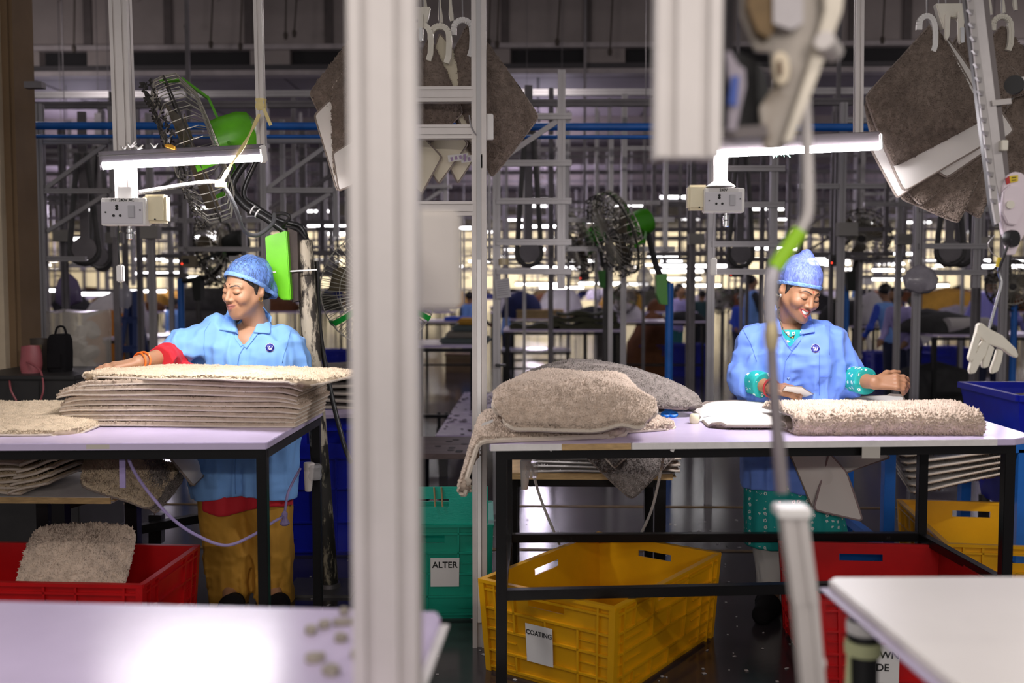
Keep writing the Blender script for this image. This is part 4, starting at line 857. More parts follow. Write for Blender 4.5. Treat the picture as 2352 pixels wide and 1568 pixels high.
def crate_label(t, pts, side, s, z, wd, hd, lines, size):
    pf = pts[side]; b = MB(); z0, z1 = z - hd / 2, z + hd / 2
    q = [pf(a, .0125, zz) for a, zz in ((s - wd / 2, z0), (s + wd / 2, z0), (s + wd / 2, z1), (s - wd / 2, z1))]
    q2 = [pf(a, .0118, zz) for a, zz in ((s - wd / 2, z0), (s + wd / 2, z0), (s + wd / 2, z1), (s - wd / 2, z1))]
    b.add(q + q2, [(0, 1, 2, 3), (7, 6, 5, 4), (0, 4, 5, 1), (2, 6, 7, 3), (1, 5, 6, 2), (0, 3, 7, 4)])
    lo = b.build('paper_label', PAPER, t, loc=(0, 0, 0))
    q = [Vector(x) for x in q]; xd = q[1] - q[0]; zd = q[3] - q[0]
    if xd.cross(zd).dot(Vector(pf(s, .1, z)) - Vector(pf(s, 0, z))) < 0: xd = -xd
    for i, tx in enumerate(lines):
        c = Vector(pf(s, .0132, z1 - (.03 if len(lines) == 1 else .035) - i * size * 1.25))
        o = text(tx, size, frame_M(c, xd, zd), INK, None); o.parent = t
    return lo
# yellow COATING crate: rim corners read from the photograph
zr = None
hC = .333
cr = [Zp(x, y, hC) for x, y in ((1090, 1322), (1388, 1388), (1668, 1272), (1392, 1226))]
ctr = (cr[0] + cr[1] + cr[2] + cr[3]) / 4
d1 = (cr[1] - cr[0] + cr[2] - cr[3]) / 2; d2 = (cr[3] - cr[0] + cr[2] - cr[1]) / 2
ang = math.atan2(d1.y, d1.x)
t, pts = crate('stacking_crate', 'yellow plastic crate labelled COATING under the right table', V(ctr.x, ctr.y, 0), d1.length, d2.length, hC, ang, YEL_CR, .02, 4, 6)
crate_label(t, pts, 'f', -.025, hC * .43, .115, .135, ['COATING'], .0235)
# red crate right
t, pts = crate('stacking_crate', 'red plastic crate under the right table, half hidden by the white tabletop', V(0, 0, 0), (Zp(2105, 1243, .348) - Zp(1752, 1243, .348)).length, .74, .348, R(-4), RED_CR, .02, 5, 5)
rb_ = Zp(1748, 1245, .40); rf_ = Zp(1815, 1500, 0)
hR = .348
r_bl, r_br = Zp(1752, 1243, hR), Zp(2105, 1243, hR)
t.location = ((r_bl.x + r_br.x) / 2 + .05, r_bl.y - .385, 0)
crate_label(t, pts, 'f', -.125, .14, .135, .13, ['BROWN', 'SIDE'], .034)
# yellow crate at the right behind
hY = .36
y_bl, y_br = Zp(2035, 1148, hY), Zp(2345, 1148, hY)
t, pts = crate('stacking_crate', 'yellow plastic crate at the right edge behind the red crate', V((y_bl.x + y_br.x) / 2 + .02, y_bl.y - .42, 0), (y_br - y_bl).length, .80, hY, R(-7), YEL_CR, .02, 5, 7)
b = MB(); fx = P(2330, 1290, y_bl.y - .84)
b.bar(V(.36, -.424, hY * .45), V(.37, -.424, hY + .005), .045, .004, up=(0, -1, 0)); b.build('cloth_strip', mat('strip_lime', (.55, .68, .30), .8), t, loc=(0, 0, 0))
# teal crate ALTER
hT = P(1040, 1205, 4.0).z
gx0, gx1 = P(915, 1400, 4.0).x, P(1092, 1400, 4.0).x; gx0 = gx1 - .48
t, pts = crate('stacking_crate', 'teal plastic crate labelled ALTER between the wide post and the upright', V((gx0 + gx1) / 2 + .03, 4.02 + .2, 0), .52, .42, hT, R(3), TEAL_CR, .012, 4, 4, handle=('x',))
crate_label(t, pts, 'f', .075, hT * .50, .12, .12, ['ALTER'], .036)
b = MB(); b.bx(-.245, .245, -.208, -.202, hT - .02, hT + .02); zt2 = P(1040, 1120, 4.0).z
b = MB()
zh0, zh1 = zt2 - .085, zt2 - .05
b.bx(-.25, .25, -.205, -.199, hT - .03, zh0); b.bx(-.25, -.09, -.205, -.199, zh0, zh1); b.bx(.09, .25, -.205, -.199, zh0, zh1); b.bx(-.25, .25, -.205, -.199, zh1, zt2)
b.build('corrugated_sheet', mat('teal_sheet', (.0, .36, .26), .45, bump=.3, bscale=40, stretch=(1, 1, 30)), t, loc=(0, 0, 0))
for dx in (.03, .06):
    b = MB(); b.tube([V(dx, -.21, zt2), V(dx + .005, -.212, zh1 - .03)], .004, 6); b.build('tie_string', mat('string_tan', (.35, .26, .13), .8), t, loc=(0, 0, 0))
# red crate left with a rug in it
hL = .36
p0, p1 = Zp(-70, 1252, hL), Zp(480, 1250, hL); f1 = Zp(395, 1338, hL); f0 = Zp(0, 1345, hL)
dp = p1.y - f1.y
t, pts = crate('stacking_crate', 'red plastic crate holding a shaggy rug under the left table', V((p0.x + p1.x) / 2 - .04, (p1.y + f1.y) / 2, 0), (p1.x - p0.x) * .97, dp, hL, R(-2), RED_CR, .02, 8, 4, handle=())
lo, hi = Zp(20, 1330, hL - .02), Zp(310, 1250, hL)
def sgR(u, v, p):
    p = p.copy(); p[:, 2] += .02 * np.sin(u * 6.3) * v - .08 * np.clip((u - .78) / .22, 0, 1) ** 2 * 0; return p
xa_, xb_ = P(20, 1320, f1.y + .06).x, P(245, 1320, f1.y + .06).x
xc_, xd_ = P(310, 1215, p1.y - .12).x, P(85, 1225, p1.y - .12).x
rug('bath_rug', 'shaggy greige rug stuffed into the red crate under the left table', quadS([(xa_ + .01, f1.y + .05, hL - .10), (xb_ + .03, f1.y + .05, hL - .16), (xc_, p1.y - .10, P(310, 1218, p1.y - .12).z), (xd_, p1.y - .12, P(80, 1225, p1.y - .12).z)], .055, .02, 31, .3), 50, 44, .022, PILE_G, BACK_W, BIND, 60000, .0105, .005)

# ------------------------------------------------------------- fans
def fan_head(t, c, front, r, dusty=True, gm=None, blades=3, wires=28, rings=5, mb=.085, wr=.0028, depth=.17, struts=(90, 210, 330)):
    """wire-cage fan: cage centre c, air direction front, motor behind"""
    gm = gm or GREEN; f = Vector(front).normalized(); up = Vector((0, 0, 1)); x = f.cross(up).normalized(); y = x.cross(f).normalized()
    def at(a, rr, d): return c + (x * math.cos(a) + y * math.sin(a)) * rr + f * d
    h = depth / 2; wm_ = WIRE_D if dusty else WIRE
    b = MB()
    for k in range(wires):
        a = 2 * math.pi * k / wires
        b.tube([at(a, r * .16, h), at(a, r * .72, h * .95), at(a, r * .98, h * .45), at(a, r, 0), at(a, r * .99, -h * .5), at(a, r * .70, -h * 1.0), at(a, r * .2, -h)], wr, 4)
    stuff(b.build('cage_wires', WIRE, t))
    for (rr, d) in ((r * 1.0, 0), (r * .72, h * .95), (r * .16, h), (r * .70, -h), (r * .4, -h)):
        b = MB(); b.tube([at(2 * math.pi * k / 40, rr, d) for k in range(40)], wr * (2.0 if rr >= r * .99 else 1.1), 5, closed=True); b.build('cage_ring', WIRE if rr < r * .99 or not dusty else wm_, t)
    if dusty:
        b = MB()
        for k in range(420):
            a0 = random.uniform(0, 2 * math.pi); a1 = a0 + random.uniform(-.10, .10); d0 = h * random.choice((.85, .95, .6)) ; r0 = r * random.choice((.99, .95, .80, .74))
            b.tube([at(a0, r0, d0), at(a1, r0 * random.uniform(.98, 1.03), d0 + random.uniform(-.012, .016))], [random.uniform(.003, .007), .003], 4)
        stuff(b.build('dust_fringe', WIRE_D, t))
    for k in range(blades):
        a = 2 * math.pi * k / blades + .5; b = MB(); pts = []
        for s in range(7):
            q = s / 6; rr = .05 + (r * .86 - .05) * q; wd = .05 + .11 * math.sin(q * 2.4)
            a_ = a + .35 * q
            pts.append((at(a_ - wd / (rr + .08) * .6, rr, -.02), at(a_ + wd / (rr + .08) * .6, rr, .03)))
        v = [p for pr in pts for p in pr]; v += [p + f * .004 for p in v]; n = len(pts) * 2; fc = []
        for s in range(6):
            i = s * 2; fc += [(i, i + 1, i + 3, i + 2), (n + i, n + i + 2, n + i + 3, n + i + 1)]
        fc += [(0, n, n + 1, 1), (n - 2, n - 1, 2 * n - 1, 2 * n - 2)] + [(i, i + 2, n + i + 2, n + i) for i in range(0, n - 2, 2)] + [(i + 1, n + i + 1, n + i + 3, i + 3) for i in range(0, n - 2, 2)]
        b.add(v, fc); b.build('blade', mat('fan_blade', (.14, .11, .07), .6, var=.3), t)
    b = MB(); b.lathe([(.01, h * .9), (.05, h * .8), (.055, h * .2), (.03, 0)], c, f, 20); b.build('hub', STEEL_D, t, smooth=True)
    mo = MB(); mo.lathe([(mb * .6, -h), (mb, -h - .01), (mb * 1.05, -h - .06), (mb * 1.05, -h - .13), (mb * .9, -h - .17), (mb * .5, -h - .19), (.005, -h - .195)], c, f, 28); mt = mo.build('motor', gm, t, smooth=True)
    b = MB(); b.lathe([(.012, 0), (.012, .004)], c - f * (h + .1) + (x * math.cos(-2.2) + y * math.sin(-2.2)) * (mb * 1.05), (x * math.cos(-2.2) + y * math.sin(-2.2)), 10); b.build('screw', INK, mt)
    for d in struts:
        a = R(d); b = MB(); b.bar(at(a, mb * .9, -h - .05), at(a, r * .62, -h - .045), .026, .010, up=f); b.bar(at(a, r * .60, -h - .045), at(a, r * .96, -h * .5 - .02), .026, .010, up=f); b.bar(at(a, r * .94, -h * .5 - .02), at(a, r * 1.01, .02), .026, .008, up=f); b.build('strut', gm, t)
    return lambda s, rr, d: at(s, rr, d)
SCUFF = mat('scuffed_cream_pole', (.52, .45, .34), .6, .1, col2=(.035, .028, .022), vscale=9, vthr=(.44, .52), stretch=(3, 3, .9), bump=.2, bscale=40)
SCUFF_D = mat('scuffed_black_pole', (.30, .26, .18), .6, .1, col2=(.02, .017, .014), vscale=9, vthr=(.52, .60), stretch=(3, 3, .9))
# fan over the left worker
Yf_ = 4.36
base = Zp(757, 1352, 0); px_, py_ = base.x, base.y
ztop = P(697, 552, py_).z; xtop = P(697, 552, py_).x; zmid = P(748, 950, py_).z
t = thing('pole_fan', 'green wire-cage fan on a scuffed pole right of the rug-stack worker', 'fan', (px_, py_, 0))
def onp(k): return V(px_ + (xtop - px_) * k, py_, ztop * k)
b = MB(); b.tube([onp(zmid / ztop - .1), onp(1)], .040, 20); b.build('pole', SCUFF, t, smooth=True)
b = MB(); b.tube([onp(0), onp(zmid / ztop - .09)], .041, 20); b.build('pole', SCUFF_D, t, smooth=True)
b = MB(); b.lathe([(.05, .012), (.048, .03)], (px_, py_, 0), (0, 0, 1), 20); b.build('collar', ALU_D, t, smooth=True)
b = MB(); b.box((px_ - .03, py_, .006), (.30, .26, .012)); b.build('base_plate', STEEL_D, t)
# control box
def gbox(t, pts, Y, th, m):
    b = MB(); pl(b, pts, Y, th); return b.build('control_box', m, t, bevel=.004)
gbox(t, [(617, 545), (666, 531), (676, 688), (655, 688), (624, 655)], py_ - .06, .12, GREEN_B)
pl(MB(), [(667, 524), (689, 534), (692, 690), (677, 694)], py_ - .03, .10).build('mounting_channel', mat('rust_steel', (.055, .035, .03), .7, var=.4), t)
b = MB(); b.bar(P(623, 625, py_ - .125), P(728, 619, py_ - .06), .006, .003, up=(0, -1, 0)); b.build('cable_tie', WHITE_PL, t)
cc_ = P(442, 345, 4.30); fr_ = V(-.93, -.30, -.36)
at_ = fan_head(t, cc_, fr_, .325, True, GREEN, wires=44, mb=.095, depth=.20, struts=(80, 200, 320), wr=.0022)
mpos = cc_ - fr_.normalized() * .26
b = MB(); b.tube(catmull([mpos + V(.02, 0, -.08), P(535, 420, 4.36), P(560, 470, 4.36), P(610, 500, 4.36), P(660, 535, 4.36), P(685, 560, py_)], 8), .017, 12); b.build('arm', RUBBER, t, smooth=True)
b = MB(); b.tube(catmull([mpos + V(.05, .03, -.06), P(560, 440, 4.4), P(590, 475, 4.42), P(640, 505, 4.42), P(690, 520, 4.42), P(705, 552, py_)], 8), .011, 10); b.build('cable', RUBBER, t, smooth=True)
b = MB(); b.tube(catmull([P(628, 492, 4.3), P(650, 490, 4.3), P(665, 500, 4.3), P(650, 520, 4.33), P(680, 525, 4.36), P(702, 548, 4.38)], 6), .008, 8); b.build('cable', RUBBER, t, smooth=True)
for q in ((575, 478), (586, 486)):
    b = MB(); b.lathe([(.022, -.003), (.022, .003)], P(q[0] + 6, q[1] + 4, 4.36), (1, 0, -.6), 12); b.build('cable_tie', WHITE_PL, t)
b = MB(); b.tube(catmull([P(728, 600, py_ + .05), P(735, 760, py_ + .06), P(760, 900, py_ + .05), P(790, 1020, py_), P(806, 1060, py_ - .1)], 8), .011, 10); b.build('power_cable', RUBBER, t, smooth=True)
# fan facing away, behind the wide blurred post
t = thing('pole_fan', 'upright green fan half hidden behind the wide blurred post', 'fan', (P(869, 665, 4.9).x, 4.9, 0))
c2 = P(872, 665, 4.85); fan_head(t, c2, V(-.25, .9, .1), .285, False, mat('green_leaf', (.01, .33, .04), .35), wires=70, mb=.07, depth=.16, struts=(-30, 215, 90), wr=.0016)
b = MB(); b.tube([V(c2.x + .05, c2.y - .12, 0), V(c2.x + .05, c2.y - .12, c2.z)], .022, 12); b.build('pole', STEEL_D, t, smooth=True)
b = MB(); b.lathe([(.18, 0), (.17, .02), (.03, .05)], V(c2.x + .05, c2.y - .12, 0), (0, 0, 1), 24); b.build('base', STEEL_D, t, smooth=True)
def bg_fan(label, c, fr, r, pole_px, Y, box_px=None, gm=None, pm=None, group=None, polw=.028):
    pb = P(pole_px[0], pole_px[1], Y); t = thing('pole_fan', label, 'fan', (pb.x, Y, 0), 0, group); cw = P(c[0], c[1], Y)
    fan_head(t, cw, fr, r, True, gm or GREEN_D, wires=34, mb=r * .3, depth=r * .58, struts=(80, 200, 320), wr=.004)
    b = MB(); b.tube([(pb.x, Y, 0), pb], polw, 12); b.build('pole', pm or BLUE_PIPE, t, smooth=True)
    m_ = cw - Vector(fr).normalized() * r * .75
    b = MB(); b.tube(catmull([m_, (m_ + pb) / 2 + V(.0, 0, -.12), pb + V(0, 0, -.02)], 6), .022, 8); b.build('arm', RUBBER, t, smooth=True)
    if box_px:
        b = MB(); pl(b, box_px, Y - .06, .11); b.build('control_box', gm or GREEN_D, t, bevel=.004)
    return t
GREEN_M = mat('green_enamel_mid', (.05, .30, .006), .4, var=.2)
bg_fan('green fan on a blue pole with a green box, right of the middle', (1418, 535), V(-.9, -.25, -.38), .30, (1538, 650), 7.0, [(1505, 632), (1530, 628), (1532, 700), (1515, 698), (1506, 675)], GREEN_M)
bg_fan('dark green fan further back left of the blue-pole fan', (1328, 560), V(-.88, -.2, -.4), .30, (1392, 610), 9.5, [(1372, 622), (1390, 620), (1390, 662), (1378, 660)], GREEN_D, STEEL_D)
bg_fan('black dusty fan hanging above the sewing machine', (1980, 540), V(-.3, -.8, -.45), .29, (1945, 650), 10.5, [(1940, 625), (1962, 620), (1962, 668), (1945, 668)], mat('fan_black', (.012, .014, .012), .7), BLUE_PIPE)
bg_fan('dark fan behind the rug-stack worker\'s cap', (505, 575), V(-.8, .3, -.3), .30, (415, 640), 8.2, [(443, 638), (465, 634), (465, 690), (450, 690)], mat('fan_black', (.012, .014, .012)), BLUE_PIPE)
bg_fan('small dark fan left of the worker\'s cap', (478, 600), V(-.8, -.3, -.3), .26, (455, 650), 10.5, None, GREEN_D, STEEL_D)
bg_fan('small green fan far back between the workers', (1430, 685), V(.4, -.8, -.2), .22, (1432, 700), 14, None, GREEN_M, STEEL_D)
bg_fan('small green fan far back beside the blue pole', (1655, 690), V(-.4, -.8, -.2), .20, (1660, 700), 15, None, GREEN_M, STEEL_D)
bg_fan('dark fan at the right edge beyond the violet-shirted man', (2325, 655), V(-.3, -.8, -.2), .22, (2330, 700), 9.0, None, mat('fan_black', (.012, .014, .012)), BLUE_PIPE)
# ================================================================ benches and goods under and behind the tables
def bench(label, quad, z, th, legs, top=None, legm=None, edge=None, group=None, cat='bench', name='low_bench'):
    c = (quad[0] + quad[2]) / 2; t = thing(name, label, cat, (c.x, c.y, 0), 0, group)
    slab(MB(), quad, z - th, z).build('bench_top', top or LAM_W, t, bevel=.002)
    if edge:
        for i in range(4):
            a, b_ = quad[i], quad[(i + 1) % 4]; n = V(b_.y - a.y, a.x - b_.x, 0).normalized() * .002
            b = MB(); b.bar(V(a.x, a.y, z - th / 2) + n, V(b_.x, b_.y, z - th / 2) + n, th * .9, .004); b.build('edge', edge, t)
    for (x, y) in legs:
        b = MB(); b.bar(V(x, y, 0), V(x, y, z - th), .05 if cat == 'bench' else .035); b.build('leg', legm or BLACK_PAINT, t)
    for i in range(len(legs)):
        (x, y), (x2, y2) = legs[i], legs[(i + 1) % len(legs)]
        b = MB(); b.bar(V(x, y, z - th - .02), V(x2, y2, z - th - .02), .035, .035, up=(0, 0, 1)); b.build('rail', legm or BLACK_PAINT, t)
    return t
# left: bench behind the table with drooping rugs
zbn = .58
q = [Zp(-120, 1150, zbn), Zp(255, 1142, zbn), Zp(285, 1120, zbn), Zp(-60, 1085, zbn)]
q = [V(q[0].x, q[1].y, 0), q[1], V(q[2].x + .03, q[1].y + .5, 0), V(q[0].x, q[1].y + .5, 0)]
bench('low plywood bench with white top behind the left table, loaded with rugs', q, zbn, .025, [(q[1].x - .22, q[1].y + .06), (q[1].x - .1, q[1].y + .44), (q[0].x + .1, q[1].y + .44)], LAM_W, BLACK_PAINT, PLY)
yb_ = q[1].y
def layer_stack(labels, x0, x1, y0, y1, z, n, step, slope=0, shift=0.0, group=None, pile=None, back=None, name='folded_bath_rug', dens=8000, yshift=0, droop=0.0, bind=None):
    for i in range(n):
        zz = z + i * step; s = shift * i
        def sg(u, v, p, i=i): 
            p = p.copy(); p[:, 2] += slope * (p[:, 0] - x0) + .004 * np.sin(u * 5 + i) - droop * np.clip((u - .7) / .3, 0, 1) ** 2; return p
        rug(name, labels % ['lowest', 'second', 'third', 'fourth', 'fifth', 'sixth', 'seventh', 'eighth', 'ninth'][i], quadS([(x0 + s, y0 + yshift * i, zz), (x1 + s, y0 + yshift * i, zz), (x1 + s, y1, zz), (x0 + s, y1, zz)], 0, 0, 0, .2, sg), 26, 10, step * .6, pile or PILE_G, back or BACK_W, bind or BIND, dens, .006, .003, edge=(.05, .14), group=group, flip=False, bind_r=step * .22, lump=.001)
X = lambda px, Y: P(px, 1100, Y).x
layer_stack('taupe rug under the left table, %s from below of the leftmost stack', X(-60, yb_), X(55, yb_), yb_ - .03, yb_ + .4, zbn + .02, 6, .021, 0, .002, 'rugs on the bench behind the left table', PILE_B)
layer_stack('taupe rug under the left table, %s from below of the slanting stack', X(25, yb_), X(120, yb_) , yb_ - .04, yb_ + .4, zbn + .015, 6, .024, .30, .012, 'rugs on the bench behind the left table', PILE_B)
zc1 = P(300, 1050, yb_).z
rug('bath_rug', 'greige rug sliding off the bench behind the left table, corner hanging down', quadS([P(185, 1118, yb_), P(345, 1172, yb_ - .02), P(415, 1075, yb_ + .3), P(200, 1035, yb_ + .35)], .05, .008, 41, .3), 44, 36, .018, PILE_B, BACK_W, BIND_D, 50000, .010, .0036)
rug('bath_rug', 'second greige rug whose corner hangs below the sliding one', quadS([P(290, 1120, yb_ + .03), P(358, 1180, yb_ + .02), P(422, 1100, yb_ + .28), P(330, 1040, yb_ + .3)], .03, .006, 43, .3), 30, 30, .016, PILE_GR, BACK_W, BIND_D, 40000, .010, .0036)
rug('bath_rug', 'white backed rug edge curving down beside the mustard trousers', quadS([P(385, 1042, yb_ + .2), P(446, 1115, yb_ + .2), P(470, 1090, yb_ + .45), P(400, 1030, yb_ + .45)], .05, .004, 44, .2), 24, 20, .012, PILE_GR, BACK_W, BIND_D, 20000, .008, .003, flip=True)
# slanted black foot bar on the floor behind the left table
b = MB(); b.bar(P(300, 1218, 4.45), P(452, 1190, 4.7), .045, .04); b.bar(P(360, 1180, 4.6), P(360, 1245, 4.6), .06, .05); tag(b.build('foot_rest_bar', BLACK_PAINT), 'black slanted steel foot bar behind the red crate at left', 'bar')
# lilac strap
Ys = 3.30
t = thing('lilac_strap', 'lilac cloth strap looped below the left table', 'strap', P(430, 1205, Ys))
sp = catmull([P(292, 1046, Ys - .04), P(310, 1085, Ys - .03), P(345, 1135, Ys), P(395, 1190, Ys), P(450, 1228, Ys), P(517, 1252, Ys), P(575, 1232, Ys + .05), P(625, 1200, Ys + .3), P(652, 1180, Ys + .5), P(662, 1130, Ys + .6), P(690, 1075, Ys + .66)], 8)
b = MB(); b.tube(sp, .0055, 8); b.build('strand', LILAC, t, smooth=True)
b = MB(); b.bar(P(281, 1046, Ys - .045), P(282, 1120, Ys - .045), .020, .004, up=(0, -1, 0)); b.build('loose_end', LILAC, t)
b = MB(); b.lathe([(.004, .03), (.012, .02), (.010, .0), (.02, -.02), (.012, -.028)], P(654, 1190, Ys + .48), (0, 0, 1), 9); b.build('knot', LILAC, t)
def cone(label, c, h=.115):
    t = thing('thread_cone', label, 'cone', c); b = MB(); b.lathe([(.012, -h / 2), (.014, -h / 2 + .004), (.022, h / 2 - .004), (.020, h / 2)], c, (.04, 0, 1), 20); b.build('paper_cone', mat('cone_paper', (.72, .66, .62), .7), t, smooth=True)
    b = MB(); b.lathe([(.026, -.02), (.031, -.005), (.028, .012), (.032, .03), (.026, .04)], c + V(.022, .004, .01), (0, 0, 1), 10); b.build('plastic_wrap', mat('clear_film', (.7, .68, .68), .15, alpha=.35), t, smooth=True)
cone('white paper cone taped to the left table\'s back leg', P(709, 1095, 3.92)); cone('white paper cone taped to the right table\'s left back leg', P(1206, 1090, 3.88))
# right: bench with white towels and the dark grey rug
zb2 = .56
q = [Zp(1160, 1098, zb2), Zp(1500, 1105, zb2)]
yB = 4.35
q = [V(P(1150, 1090, yB).x, yB, 0), V(P(1545, 1090, yB).x, yB, 0), V(P(1545, 1090, yB).x + .02, yB + .5, 0), V(P(1150, 1090, yB).x, yB + .5, 0)]
zb2 = P(1300, 1086, yB).z
bench('low plywood bench behind the right table carrying white towels', q, zb2, .03, [(q[0].x + .05, yB + .05), (q[1].x - .05, yB + .05), (q[1].x - .05, yB + .45), (q[0].x + .05, yB + .45)], PLY, BLACK_PAINT, PLY)
PILE_W = mat('pile_white', (.72, .68, .66), .95, var=.15, vscale=60, spec=.1)
layer_stack('white terry towel on the bench behind the right table, %s from below', X(1215, yB), X(1555, yB), yB + .0, yB + .42, zb2 + .002, 4, .021, 0, .004, 'white towels on the bench', PILE_W, BACK_W, 'folded_towel', 9000, bind=mat('towel_hem', (.70, .66, .63), .9))
layer_stack('beige rug on the plywood bench right of the towels, %s from below', X(1500, yB), X(1560, yB), yB - .02, yB + .3, zb2 + .015, 3, .025, 0, .002, 'rug ends on the bench', PILE_G)
rug('bath_rug', 'dark grey rug hanging with its corner down under the right table', quadS([P(1330, 1035, yB - .08), P(1450, 1148, yB - .10), P(1560, 1040, yB - .06), P(1440, 985, yB + .2)], .04, .006, 51, .2), 44, 40, .014, PILE_GR, BACK_W, BIND_D, 70000, .009, .0032, flip=False)
rug('bath_rug', 'smaller grey rug corner lying over the hanging dark rug', quadS([P(1375, 1038, yB - .12), P(1411, 1074, yB - .14), P(1458, 1035, yB - .12), P(1410, 1000, yB + .05)], .01, .003, 52, .1), 20, 20, .010, PILE_GR, BACK_W, BIND, 60000, .009, .0032)
for i, pp in enumerate((((1215, 1045), (1240, 1140), (1285, 1250)), ((1525, 1045), (1500, 1160), (1470, 1230)))):
    b = MB(); b.tube(catmull([P(x, y, 4.0 + .1 * k_) for k_, (x, y) in enumerate(pp)], 6), .006, 8); tag(b.build('rope', mat('rope_white', (.85, .82, .78), .85, bump=.8, bscale=200), smooth=True), 'white cotton rope hanging %s under the right table' % ('left of the dark rug' if i == 0 else 'right of the dark rug'), 'rope')
# goods on the right table
t = thing('trimming_scissors', 'scissors with bright blue handles behind the pale rug pile', 'scissors', Zp(1537, 958, TZ))
for dx, rr in ((-.012, .3), (.014, -.6)):
    c = Zp(1537, 958, TZ) + V(dx, 0, .012); b = MB(); b.tube([c + V(math.cos(a) * .016, math.sin(a) * .012, .006 * math.sin(a)) for a in [k * math.pi / 5 for k in range(10)]], .006, 8, closed=True); b.build('handle', mat('scissor_blue', (.0, .16, .62), .4), t, smooth=True)
b = MB(); c = Zp(1528, 962, TZ); b.bar(c + V(0, 0, .006), c + V(-.07, .02, .006), .012, .003, up=(0, 0, 1)); b.build('blade', mat('blade_brass', (.6, .42, .15), .3, .8), t)
c = Zp(1595, 972, TZ); b = MB(); b.lathe([(.014, 0), (.018, .006), (.019, .018), (.018, .03), (.013, .036)], c, (0, 0, 1), 16); tag(b.build('wax_block', mat('wax', (.78, .72, .50), .5), smooth=True), 'pale yellow wax block standing on the right table', 'wax block')
c = Zp(1622, 965, TZ + .004); b = MB(); b.plate([(-.03, -.02), (.02, -.024), (.034, .012), (-.006, .026)], .0015, Matrix.Translation(c + V(0, 0, .010)) @ Matrix.Rotation(R(-62), 4, 'X')); tg = tag(b.build('care_tag', PAPER), 'white folded paper tag leaning on the white backed rug', 'tag')
b = MB(); b.bar(c + V(-.012, -.004, .012), c + V(.018, .004, .016), .0012, .0012); b.build('stitch', INK, tg)
b = MB(); b.plate([(-.022, -.010), (.016, .004), (.02, .014), (-.018, -.0)], .0012, Matrix.Translation(P(1120, 972, 3.26))); tag(b.build('care_tag', PAPER), 'white tag sticking out at the left of the pale rug pile', 'tag')
rug('bath_rug', 'white rug corner lifted by the smiling worker\'s hand on the table', quadS([Zp(1778, 918, TZ + .035), Zp(1885, 914, TZ + .035), P(1842, 889, 3.93), P(1806, 887, 3.93)], .012, .004, 61, 0), 20, 20, .006, PILE_T, mat('rug_backing_plain', (.78, .74, .70), .85), BIND_D, 0, flip=True, bind_r=.002)
# rug hanging from the worker's hands below the table
Yw = 4.065
rug('bath_rug', 'white backed rug dangling under the right table before the floral trousers', quadS([P(1868, 1170, Yw - .02), P(1982, 1196, Yw - .02), P(1945, 1085, Yw + .02), P(1905, 1040, Yw + .02)], -.02, .006, 62, .2), 30, 30, .012, PILE_T, BACK_W, mat('binding_mauve', (.33, .25, .25), .8), 0, .008, .003, flip=True)
rug('bath_rug', 'brown pile side of the dangling rug turned towards the floral trousers', quadS([P(1812, 1036, Yw + .03), P(1868, 1170, Yw + .01), P(1930, 1110, Yw + .03), P(1905, 1030, Yw + .03)], .03, .008, 63, .1), 30, 30, .012, PILE_T, BACK_W, BIND_D, 40000, .012, .0035, flip=True)
rug('bath_rug', 'cream ribbed rug back hanging behind the dangling rug', quadS([P(1935, 1088, Yw + .12), P(2045, 1050, Yw + .1), P(2010, 1020, Yw + .14), P(1900, 1020, Yw + .14)], .02, .006, 64, .2), 30, 24, .012, PILE_T, mat('rug_backing_plain', (.78, .74, .70), .85), mat('binding_mauve', (.33, .25, .25)), 0, .008, .003, flip=True)
# stack of rugs at the right below the table
ys = 4.55
for i in range(6):
    a, b_, c, d = P(2095 - 6 * i, 1132 - 17 * i, ys), P(2310 + 4 * i, 1082 - 13 * i, ys), P(2340, 1070 - 13 * i, ys + .4), P(2060 - 4 * i, 1080 - 15 * i, ys + .35)
    rug('folded_bath_rug', 'white backed rug in the slanting stack at the right, %s from below' % ['lowest', 'second', 'third', 'fourth', 'fifth', 'uppermost'][i], quadS([a, b_, c, d], .01, .004, 70 + i, .2), 26, 14, .012, PILE_T, BACK_W, BIND, 22000, .008, .003, edge=(.05, .12), group='slanting rug stack at the right', flip=True, bind_r=.005)
# blue steel trestle carrying that stack
t = thing('blue_trestle', 'blue painted steel trestle under the slanting rug stack at the right', 'trestle', (P(2180, 1100, 4.75).x, 4.75, 0))
zt3 = .62
for px in (2040, 2345):
    x = P(px, 1100, 4.6).x; b = MB(); b.bar(V(x, 4.6, 0), V(x, 4.6, zt3), .05); b.build('leg', BLUE_PIPE, t)
    b = MB(); b.bar(V(x, 5.2, 0), V(x, 5.2, zt3), .05); b.build('leg', BLUE_PIPE, t)
    b = MB(); b.bar(V(x, 4.6, zt3 - .03), V(x, 5.2, zt3 - .03), .05); b.build('rail', BLUE_PIPE, t)
    b = MB(); b.bar(V(x, 4.6, .15), V(x, 5.2, .15), .04); b.build('rail', BLUE_PIPE, t)
for y in (4.6, 5.2):
    b = MB(); b.bar(V(P(2040, 1100, 4.6).x, y, zt3 + .01), V(P(2420, 1100, 4.6).x, y, zt3 + .01), .05); b.build('rail', BLUE_PIPE, t)
b = MB(); b.bar(V(P(1930, 1200, 4.6).x, 4.62, .12), V(P(2420, 1200, 4.6).x, 4.62, .12), .05); b.build('stretcher', BLUE_PIPE, t)
